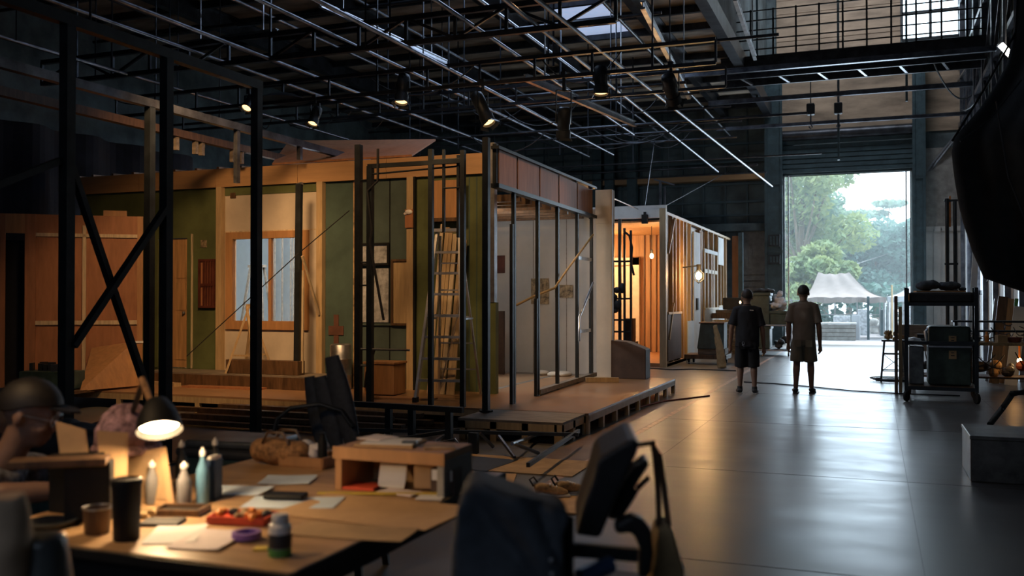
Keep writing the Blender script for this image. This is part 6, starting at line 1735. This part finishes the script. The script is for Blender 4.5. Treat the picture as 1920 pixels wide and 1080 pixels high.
solo(MB().bar(a + V((0, 0, .008)), b_ + V((0, 0, .008)), .022, .006), 'ruler', 'yellow', 'long yellow ruler lying in front of the wooden riser', 'ruler')
# tape ring, sticky note
c = tg(462, 1012)
m = MB().lathe([(.030, 0), (.045, 0), (.045, .02), (.030, .02), (.030, .0005)], V((c.x, c.y, TZ + .006)), 26)
solo(m, 'tape_roll', 'purple', 'purple tape roll on the pinkish printed sheet', 'tape', smooth=False)
c = tg(490, 1030)
solo(MB().box((c.x, c.y, TZ + .003), (.04, .04, .006), .4), 'sticky_pad', 'yellow', 'small yellow sticky pad by the white bottle', 'notepad')
# tray of orange pieces
c = tg(455, 978)
t = thing('snack_tray', 'red tray holding orange pieces in the middle of the table', 'tray', (c.x, c.y, TZ + .002), .2)
MB().box((0, 0, .004), (.20, .11, .008)).box((0, -.055, .012), (.20, .008, .024)).box((0, .055, .012), (.20, .008, .024)).box((-.1, 0, .012), (.008, .11, .024)).box((.1, 0, .012), (.008, .11, .024)).build('tray', 'red', t)
rs = random.Random(5)
for k in range(14):
    p = V((c.x, c.y, TZ + .022)) + V((rs.uniform(-.08, .08), rs.uniform(-.04, .04), rs.uniform(0, .014)))
    mt_ = ('orange', 'orange', 'charcoal', 'clutter_tan')[k % 4]
    o = solo(remesh(MB().ball(p, (rs.uniform(.012, .02), rs.uniform(.012, .02), .013), 10, 7), .004, 1, .006, 60), 'snack', mt_, {'orange': 'orange wrapped piece in the red tray', 'charcoal': 'dark wrapped piece in the red tray', 'clutter_tan': 'tan wrapped piece in the red tray'}[mt_], 'snack', {'orange': 'orange pieces in the red tray', 'charcoal': 'dark pieces in the red tray', 'clutter_tan': 'tan pieces in the red tray'}[mt_], smooth=True)
# white pill bottle with green base
c = tg(525, 1042)
t = thing('glue_bottle', 'white capped bottle with green band at the near table edge', 'bottle', (c.x, c.y, TZ))
MB().lathe([(.031, 0), (.033, .003), (.033, .082), (.030, .092), (.020, .098)], (0, 0, 0), 26).build('body', 'white_plastic', t, smooth=True)
MB().lathe([(.0335, .002), (.0337, .003), (.0337, .024), (.0335, .025)], (0, 0, 0), 26).build('green_band', 'green_paint', t, smooth=True)
MB().lathe([(.0334, .026), (.0336, .027), (.0336, .066), (.0334, .067)], (0, 0, 0), 26).build('label_band', 'charcoal', t, smooth=True)
MB().lathe([(.023, .096), (.024, .098), (.024, .118), (.021, .122)], (0, 0, 0), 24).build('cap', 'white_plastic', t, smooth=True)
# wooden riser shelf with papers
ra, rb = tg(628, 918), tg(838, 928)
ry = ra.y; rw = .57; rx = (ra.x + rb.x) / 2
zt = yp(640, 838, ry).z
rz_ = zt - TZ
t = thing('desk_riser', 'wooden open-fronted riser shelf standing on the table', 'shelf', (rx, ry, TZ))
rx0, rx1, rd = ra.x - TX0 * 0 - rx, rb.x - rx, .26
MB().mm((rx0, 0, rz_ - .03), (rx1 + .02, rd, rz_)).build('top', 'ply', t, bevel=.003)
MB().mm((rx0, 0, 0), (rx0 + .03, rd, rz_ - .03)).build('side', 'ply', t, bevel=.003)
MB().mm((rx1 - .01, 0, 0), (rx1 + .02, rd, rz_ - .03)).build('side', 'siding', t, bevel=.003)
MB().mm((rx0, rd - .01, 0), (rx1 + .02, rd, rz_ - .03)).build('back', 'kraft', t)
MB().mm((rx0 - .005, -.01, rz_ - .045), (rx1 + .025, .0, rz_ + .002)).build('front_rail', 'ply', t)
T = V((rx, ry, TZ))
def flatp(p, w, h, rz, mat, label, name, th=.004, cat='paper'):
    return solo(MB().box(V(p), (w, h, th), rz), name, mat, label, cat)
flatp(T + V((-.05, .13, rz_ + .006)), .24, .18, .15, 'cardboard', 'tan clipboard on top of the wooden riser', 'clipboard', .01, 'clipboard')
flatp(T + V((-.04, .12, rz_ + .014)), .21, .15, .2, 'paper', 'white sheet on the tan clipboard', 'paper_sheet')
flatp(T + V((-.13, .17, rz_ + .017)), .12, .12, -.2, 'paper_pink', 'pinkish sheet overlapping the white one on the riser', 'paper_sheet', .003)
flatp(T + V((.17, .12, rz_ + .004)), .12, .1, .5, 'clutter_tan', 'mottled brown swatch on the right of the riser top', 'swatch', .007, 'swatch')
solo(MB().box(T + V((.05, .1, rz_ + .012)), (.06, .04, .024), .3), 'clip', 'box_steel', 'small metal clip on the wooden riser', 'clip', bevel=.004)
# papers inside
p0 = T + V((-.14, .05, .004))
solo(MB().sheet(lambda u, v: (p0.x + .03 + .12 * u + .03 * (1 - v), p0.y + .02 + .09 * v, TZ + .012 + .12 * v * v), 5, 8, .0015), 'note_sheet', 'paper', 'white note sheet curling up inside the wooden riser', 'paper')
flatp(T + V((-.15, .06, .008)), .16, .1, .1, 'red', 'reddish folder inside the wooden riser', 'folder', .012, 'folder')
flatp(T + V((.05, .02, .007)), .16, .08, -.15, 'paper_pink', 'pinkish sheet under the curling note inside the riser', 'paper_sheet')
solo(MB().box(T + V((.12, .12, .07)), (.10, .05, .12), .2), 'kraft_pack', 'kraft', 'tan kraft packet at the back of the riser', 'packet', bevel=.004)
t = thing('small_carton', 'dark small box with white label inside the riser', 'box', T + V((.21, .10, 0)))
MB().box((0, 0, .05), (.10, .08, .10)).build('body', 'brown_box', t, bevel=.003)
MB().box((0, -.041, .075), (.085, .002, .04)).build('label', 'paper', t)
flatp(T + V((.20, -.02, .006)), .10, .07, .2, 'paper', 'small white slip at the right foot of the riser', 'paper_slip')
# things at the far side of the table
c = tg(520, 872)
t = thing('wicker_bag', 'brown woven bag slumped on the far side of the table', 'bag', (c.x, c.y + .02, TZ))
mb = MB()
for k in range(6): mb.ball((-.10 + k * .04, rnd(-.01, .01), .06), (.05, .06, .065 - .004 * abs(k - 2)), 12, 9)
o = remesh(mb, .012, 3).build('body', 'wicker', t, smooth=True)
for k in range(2): MB().path([(-.06, -.05 + k * .1, .10), (-.03, -.05 + k * .1, .15), (.05, -.05 + k * .1, .15), (.08, -.05 + k * .1, .10)], .006, 6).build('handle', 'wood_dark', t, smooth=True)
c = tg(585, 872)
t = thing('wooden_tray', 'low wooden tray behind the riser with a pale rag', 'tray', (c.x, c.y, TZ))
MB().box((0, 0, .012), (.22, .18, .024)).box((0, -.09, .03), (.22, .012, .04)).box((0, .09, .03), (.22, .012, .04)).box((-.11, 0, .03), (.012, .18, .04)).box((.11, 0, .03), (.012, .18, .04)).build('tray', 'ply', t)
m = MB()
for k in range(6): m.ball((c.x - .02 + rnd(-.05, .06), c.y + rnd(-.04, .04), TZ + .055 + rnd(0, .03)), (rnd(.03, .05), .04, .025), 10, 7)
solo(remesh(m, .01, 2, .015, 25), 'rag', 'cloth_white', 'pale crumpled rag in the wooden tray', 'rag', smooth=True)
solo(MB().lathe([(.02, 0), (.022, .09), (.012, .11), (.012, .13)], V((c.x + .075, c.y - .03, TZ + .024)), 14), 'dark_jar', 'black', 'small dark jar in the corner of the wooden tray', 'jar', smooth=True)
# knitted hat heap beyond the frames
c = dp(238, 812, 3.55)
t = thing('knitted_hat', 'chunky mauve knitted hat on a stand behind the desk lamp', 'hat', (c.x, c.y, TZ))
mb = MB().lathe([(.105, -.06), (.112, -.03), (.108, .02), (.085, .07), (.045, .10), (.004, .108)], c, 40)
for i, v in enumerate(mb.v):
    d = v - c; a = math.atan2(d.y, d.x)
    mb.v[i] = c + V((d.x, d.y, d.z)) * (1 + .06 * math.sin(a * 11 + d.z * 30) + .03 * math.sin(d.z * 150))
mb.build('knit', 'knit', t, world=True, smooth=True)
MB().path([c + V((math.cos(a * PI / 12) * .110, math.sin(a * PI / 12) * .110, -.055)) for a in range(25)], .018, 8).build('cuff', 'knit', t, world=True, smooth=True)
MB().lathe([(.06, 0), (.06, .02), (.02, .03), (.02, c.z - TZ)], V((c.x, c.y, TZ)), 14).build('stand', 'wood_dark', t, world=True)
# teal bin box beyond the table
c = dp(440, 850, 5.0)
t = thing('plastic_bin', 'dark teal plastic bin on the floor beyond the table', 'bin', (c.x, c.y + .1, 0))
MB().prism([V((-.24, -.17, 0)), V((.24, -.17, 0)), V((.28, -.2, .66)), V((-.28, -.2, .66))], (0, .40, 0)).build('tub', 'crate_green', t, bevel=.015)
MB().box((0, 0, .68), (.6, .44, .05)).build('lid', 'charcoal', t, bevel=.02)
solo(MB().box((c.x - .02, c.y + .1, .725), (.5, .36, .04), .1), 'folded_cloth', 'box_steel', 'grey folded cloth on the dark teal bin', 'cloth', bevel=.015)
# low things further left: grey tarp on boards
c = gp(150, 800, .1)
m = MB()
for k in range(7): m.ball((-5.4 + rnd(-.5, .5), 5.0 + rnd(-.2, .2), .45 + rnd(0, .1)), (rnd(.2, .35), .2, .12), 10, 7)
solo(remesh(m, .04, 3, .04, 6), 'tarp_heap', 'charcoal', 'dark crumpled tarp on a crate beyond the seated person', 'tarp', smooth=True)
solo(MB().mm((-5.9, 4.7, 0), (-4.9, 5.3, .42)), 'tarp_crate', 'crate_green', 'dark crate under the crumpled tarp', 'crate', bevel=.02)

# ------------------------------------------------------------------ chair with fanned padded back behind the table
c = dp(622, 800, 5.1)
t = thing('padded_chair', 'dark padded chair with fanned back cushions and hoop arm beyond the riser', 'chair', (c.x, c.y, 0), .2)
MB().box((0, 0, .45), (.50, .48, .09)).build('seat', 'chair_fabric', t, bevel=.03)
def pad(px0, py0, px1, py1, w, depth, th=.06):
    a, b_ = dp(px0, py0, depth), dp(px1, py1, depth)
    L = b_ - a; mb = MB()
    pts = [a.lerp(b_, k / 8) for k in range(9)]
    rs_ = [w * (.45 + .55 * math.sin(PI * (.12 + .76 * k / 8))) for k in range(9)]
    mb.path(pts, rs_, 16, .5)
    return mb
o_ = t.location.copy(); Rz = Matrix.Rotation(-.2, 4, 'Z')
def to_local(mb): mb.v = [Rz @ (v - o_) for v in mb.v]; return mb
for (x0, y0, x1, y1, w, d) in ((622, 668, 662, 835, .065, 5.05), (600, 706, 632, 840, .06, 5.1), (580, 706, 604, 838, .05, 5.2)):
    to_local(pad(x0, y0, x1, y1, w, d)).build('back_cushion', 'chair_fabric', t, smooth=True)
m = MB().path([dp(512, 815, 5.0), dp(520, 785, 5.0), dp(545, 765, 5.0), dp(600, 758, 5.0), dp(640, 770, 5.0), dp(660, 800, 5.0)], .012, 8)
to_local(m).build('arm_hoop', 'black_metal', t, smooth=True)
for sx_ in (-1, 1):
    for sy in (-1, 1): MB().bar((sx_ * .2, sy * .19, .42), (sx_ * .24, sy * .23, 0), .035).build('leg', 'black_metal', t)

# ------------------------------------------------------------------ near right: black chair, jacket, tote
c = dp(1130, 950, 2.55)
t = thing('desk_chair', 'black padded desk chair with tilted back, seen from its side', 'chair', (c.x - .05, c.y - .02, 0))
O = t.location.copy()
def slab(pts, depth, width_dir, w):
    """outline on the frame at a depth, extruded away from the viewer: a thick cushion"""
    ps = [dp(px, py, depth) for px, py in pts]
    return MB().prism(ps, width_dir * w)
wd = Vector((-.30, .95, 0)).normalized()
slab([(1186, 822), (1200, 828), (1193, 852), (1168, 908), (1125, 1010), (1078, 1004), (1092, 950), (1110, 900), (1118, 866), (1128, 856)], 2.50, wd, .36).build('backrest', 'leather', t, world=True, bevel=.02)
slab([(1214, 862), (1218, 872), (1180, 930), (1158, 972), (1142, 976), (1140, 962), (1172, 904), (1190, 880)], 2.62, wd, .12).build('headrest', 'leather', t, world=True, bevel=.012)
slab([(1216, 893), (1219, 899), (1196, 922), (1192, 915)], 2.62, wd, .03).build('headrest_knob', 'black', t, world=True)
MB().bar(dp(1185, 915, 2.66), dp(1150, 970, 2.62), .03).build('headrest_stem', 'black_metal', t, world=True)
sc_ = dp(1165, 1060, 2.62)
MB().box((sc_.x, sc_.y + .1, .60), (.46, .46, .10)).build('seat', 'leather', t, world=True, bevel=.04)
slab([(1150, 985), (1185, 966), (1206, 974), (1222, 1000), (1226, 1040), (1218, 1085), (1196, 1085), (1200, 1030), (1186, 1000), (1156, 1004)], 2.50, wd, .06).build('arm', 'leather', t, world=True, bevel=.012)
MB().tube((sc_.x, sc_.y + .1, .12), (sc_.x, sc_.y + .1, .56), .03, 12).build('gas_column', 'black_metal', t, world=True)
for k in range(5):
    a = k * 2 * PI / 5 + .3
    MB().bar((sc_.x, sc_.y + .1, .13), (sc_.x + .30 * math.cos(a), sc_.y + .1 + .30 * math.sin(a), .075), .045, .03).build('leg', 'black', t, world=True)
    e = V((sc_.x + .30 * math.cos(a), sc_.y + .1 + .30 * math.sin(a), .032))
    MB().tube(e - V((.018, 0, 0)), e + V((.018, 0, 0)), .032, 12).build('caster', 'black', t, world=True)
MB().bar(dp(1070, 1030, 2.5), dp(1195, 1040, 2.5), .025, .035).build('under_bar', 'black_metal', t, world=True)
MB().tube(dp(1088, 1082, 2.3), dp(1146, 1058, 2.35), .022, 10).build('lever', 'blue_deep', t, world=True)
MB().bar(dp(1190, 835, 2.62), dp(1226, 830, 2.70), .012).build('hook', 'black_metal', t, world=True)
# tote hanging on the hook
h = dp(1222, 826, 2.70)
t = thing('tote_bag', 'tan canvas tote hanging by dark straps from the desk chair', 'bag', (h.x, h.y, 0))
for pts in ([(1222, 826), (1228, 850), (1234, 920), (1236, 992)], [(1222, 826), (1236, 850), (1246, 920), (1254, 988)]):
    P_ = [dp(px, py, 2.70) for px, py in pts]
    m = MB()
    for a, b_ in zip(P_, P_[1:]): m.bar(a, b_, .016, .005)
    m.build('strap', 'wood_dark', t, world=True)
pts = [(1232, 988), (1256, 984), (1268, 1015), (1284, 1085), (1276, 1170), (1225, 1170), (1216, 1085), (1226, 1020)]
mb = MB().prism([dp(px, py, 2.66) for px, py in pts], wd * .12)
mb = remesh(mb, .012, 4, .012, 14)
mb.build('body', 'tote_cloth', t, world=True, smooth=True)
# jacket draped over a chair back
c = dp(950, 1000, 2.3)
jy = c.y
t = thing('side_chair', 'chair hidden under the draped black jacket by the table corner', 'chair', (c.x + .05, jy + .24, 0), -.1)
MB().box((0, .0, .44), (.42, .42, .05)).build('seat', 'chair_fabric', t, bevel=.015)
for sx_ in (-1, 1):
    for sy in (-1, 1): MB().bar((sx_ * .18, sy * .18, .42), (sx_ * .2, sy * .2, 0), .03).build('leg', 'black_metal', t)
MB().box((0, -.19, .76), (.26, .025, .42)).build('backrest', 'black', t, bevel=.01)
outline = [(846, 1080), (850, 1000), (862, 930), (880, 900), (896, 893), (915, 905), (950, 918), (985, 926), (1010, 938), (1048, 944), (1066, 962), (1070, 975), (1056, 990), (1056, 1040), (1060, 1090), (1062, 1230), (850, 1230)]
mb = MB().prism([dp(px, py, 2.22) for px, py in outline], Vector((-.36, .93, 0)) * .16)
mb = remesh(mb, .014, 6)
def crease(v):
    w = v - c
    n_ = noise.noise((v.x * 7 + v.z * 4, v.y * 7, v.z * 3)) * .05 + abs(math.sin((w.x * 1.3 + w.z * .9) * 17 + 3.5 * noise.noise(v * 4))) ** .6 * .034
    return v + V((.36, -.93, 0)) * n_
mb.v = [crease(v) for v in mb.v]
t = thing('jacket', 'black jacket draped in folds over a chair back by the table corner', 'jacket', (c.x, jy, .3))
mb.build('shell', 'bag_cloth', t, world=True, smooth=True)
m = MB()
for px, py in ((1034, 1050), (1034, 1076)): m.ball(dp(px, py, 2.17), .007, 10, 7)
m.build('snap_buttons', 'steel', t, world=True, smooth=True)
# shoes on the floor board
for k, (px, py, rz, lb) in enumerate(((1030, 930, .5, 'tan shoe on the kraft floor board, the nearer of the pair'), (1065, 925, .9, 'tan shoe on the kraft floor board, the one beside the desk chair'))):
    c = gp(px, py, .022)
    t = thing('shoe', lb, 'shoe', (c.x, c.y, .018), rz, 'pair of shoes on the floor')
    mb = MB().path([(-.11, 0, .06), (-.06, 0, .07), (.02, 0, .05), (.09, 0, .035), (.14, 0, .025)], [.045, .045, .042, .04, .022], 12, .85)
    remesh(mb, .01, 2).build('upper', 'clutter_tan', t, smooth=True)
    MB().box((.01, 0, .008), (.29, .085, .018)).build('sole', 'sole', t, bevel=.006)
    MB().path([(-.12, 0, .08), (-.15, 0, .13), (-.12, 0, .15), (-.09, 0, .11)], .008, 6).build('pull_loop', 'charcoal', t, smooth=True)
    m = MB()
    for q in range(3): m.bar((.0 + .025 * q, -.03, .092 - .008 * q), (.01 + .025 * q, .03, .092 - .008 * q), .008)
    m.build('laces', 'paper', t)

# ------------------------------------------------------------------ person seated at the left end of the table
hc = dp(58, 775, 3.55)
t = thing('person', 'person in a dark cap and patterned shirt seated at the table end', 'person', (hc.x - .12, hc.y, 0))
R = Euler((math.radians(-16), 0, math.radians(-62))).to_matrix()
b = MB()
fwd = R @ V((0, 1, 0)); fwd.z = 0; fwd.normalize(); side = V((fwd.y, -fwd.x, 0))
head_mesh(b, hc, R, 1.06)
nb = hc - fwd * .11 - V((0, 0, .20))
b.path([hc - fwd * .03 - V((0, 0, .06)), hc - fwd * .06 - V((0, 0, .13)), nb], [.055, .056, .062], 12)
hip = V((nb.x, nb.y, .52)) - fwd * .16
b.path([nb - V((0, 0, .03)), nb.lerp(hip, .3), nb.lerp(hip, .7), hip], [.11, .16, .16, .16], 18, .72)
for s in (-1, 1):
    sh = nb + side * (s * .17) - V((0, 0, .05)); elb = sh + fwd * .10 + side * (s * .06) - V((0, 0, .14)); wr = elb + fwd * .24 - side * (s * .10) + V((0, 0, .03))
    if wr.z < TZ + .04: wr.z = TZ + .045
    if elb.z < TZ + .05: elb.z = TZ + .055
    b.path([nb + side * s * .08 - V((0, 0, .06)), sh, sh.lerp(elb, .5), elb, elb.lerp(wr, .4), wr], [.06, .058, .048, .042, .040, .028], 12)
    hand(b, wr, (wr - elb), V((0, 0, 1)) * .6 - side * s, -V((0, 0, 1)) - side * s * .4, 1.0, .6)
    kn = hip + fwd * .40 + side * (s * .12) - V((0, 0, .04)); an = V((kn.x, kn.y, .08)) + fwd * .02
    b.path([hip + side * s * .09, kn, kn.lerp(an, .35), an, V((an.x, an.y, .04)) + fwd * .14], [.09, .062, .056, .038, .03], 12)
remesh(b, .011, 3).build('body', 'skin', t, smooth=True, world=True)
sm = MB()
sm.path([nb + V((0, 0, .01)), nb.lerp(hip, .25), nb.lerp(hip, .7), hip - V((0, 0, .02))], [.12, .185, .185, .185], 20, .72)
for s in (-1, 1):
    sh = nb + side * (s * .17) - V((0, 0, .05)); elb = sh + fwd * .10 + side * (s * .06) - V((0, 0, .14))
    if elb.z < TZ + .05: elb.z = TZ + .055
    sm.path([nb + side * s * .07 - V((0, 0, .05)), sh, sh.lerp(elb, .9)], [.08, .076, .07], 14)
remesh(sm, .014, 2, .012, 12).build('shirt', 'shirt_print', t, smooth=True, world=True)
sm = MB()
for s in (-1, 1):
    kn = hip + fwd * .40 + side * (s * .12) - V((0, 0, .04)); an = V((kn.x, kn.y, .12)) + fwd * .02
    sm.path([hip + side * s * .08, kn, kn.lerp(an, .4), an], [.115, .085, .07, .06], 14)
sm.path([hip - V((0, 0, .02)), hip + V((0, 0, .06))], [.17, .17], 18, .75)
remesh(sm, .014, 2).build('trousers', 'shorts_black', t, smooth=True, world=True)
for s in (-1, 1):
    kn = hip + fwd * .40 + side * (s * .12); an = V((kn.x, kn.y, .05)) + fwd * .02
    remesh(MB().path([an - fwd * .07, an + fwd * .06, an + fwd * .18 - V((0, 0, .015))], [.045, .046, .03], 12, .8), .01, 2).build('shoe', 'shoe', t, smooth=True, world=True)
o = hair_cap('cap', 'hair', V((0, 0, 0)), Matrix.Identity(3), t, 1.14, back=112, front=70, side=86)
o.data.transform(Matrix.Translation(hc - t.location) @ R.to_4x4())
br = MB().prism([V((x, y_, .0)) for x, y_ in ((-.07, .07), (-.05, .14), (0, .165), (.05, .14), (.07, .07))], (0, 0, .008))
br.v = [hc + R @ (v + V((0, .01, .045))) for v in br.v]
br.build('brim', 'hair', o, world=True)
m = MB()
for s in (-1, 1): m.path([hc + R @ V((s * (.036 + .024 * math.cos(a * PI / 6)), .098, .0 + .02 * math.sin(a * PI / 6))) for a in range(13)], .0025, 5)
m.bar(hc + R @ V((.06, .09, .003)), hc + R @ V((.086, -.01, .003)), .004).bar(hc + R @ V((-.06, .09, .003)), hc + R @ V((-.086, -.01, .003)), .004)
m.build('glasses', 'steel', t, world=True)
# stool the person sits on
s0 = V((hip.x, hip.y, 0))
t = thing('stool', 'plain dark stool under the person at the table end', 'stool', s0)
MB().lathe([(.17, .33), (.18, .34), (.18, .36), (.17, .37)], (0, 0, 0), 20).build('seat', 'wood_dark', t)
for k in range(4):
    a = k * PI / 2 + .6; MB().bar((.13 * math.cos(a), .13 * math.sin(a), .34), (.18 * math.cos(a), .18 * math.sin(a), 0), .03).build('leg', 'wood_dark', t)
# tan folder the person looks at, propped against the screen box
b0, b1 = dp(112, 850, 3.3), dp(165, 848, 3.3)
solo(MB().prism([b0, b1, dp(160, 806, 3.32), dp(104, 790, 3.32)], V((-.002, .005, 0))), 'folder', 'kraft', 'tan folder standing before the face of the seated person', 'folder')
solo(MB().mm((b0.x - .02, b0.y - .03, TZ), (b1.x + .03, b1.y + .05, min(b0.z, b1.z))), 'file_box', 'black', 'black file box under the tan folder', 'box', bevel=.004)
# cream cloth over a grey chair at the very left
c = dp(8, 1010, 2.0)
t = thing('lounge_chair', 'grey chair back at the bottom left edge, with a cream cover', 'chair', (c.x - .04, c.y + .02, 0))
mb = MB().path([V((c.x + .03, c.y + .08, .45)), V((c.x + .03, c.y + .08, .75)), V((c.x + .02, c.y + .08, .98))], [.07, .075, .05], 14)
remesh(mb, .012, 3).build('backrest', 'box_steel', t, smooth=True, world=True)
mb = MB().path([V((c.x, c.y, .55)), V((c.x, c.y, .8)), V((c.x + .005, c.y, .98)), V((c.x, c.y, 1.08))], [.045, .045, .055, .04], 14)
remesh(mb, .01, 3, .01, 14).build('cover', 'cream_cover', t, smooth=True, world=True)
MB().box((-.15, .02, .44), (.42, .42, .08)).build('seat', 'box_steel', t, bevel=.02)
for sx_ in (-1, 1):
    for sy in (-1, 1): MB().bar((-.15 + sx_ * .17, .02 + sy * .17, .42), (-.15 + sx_ * .18, .02 + sy * .18, 0), .03).build('leg', 'black_metal', t)
sheet(60, 905, .2, .14, .3, 'paper_blue', 'blue-white booklet at the far left end of the table', 'booklet', .02)
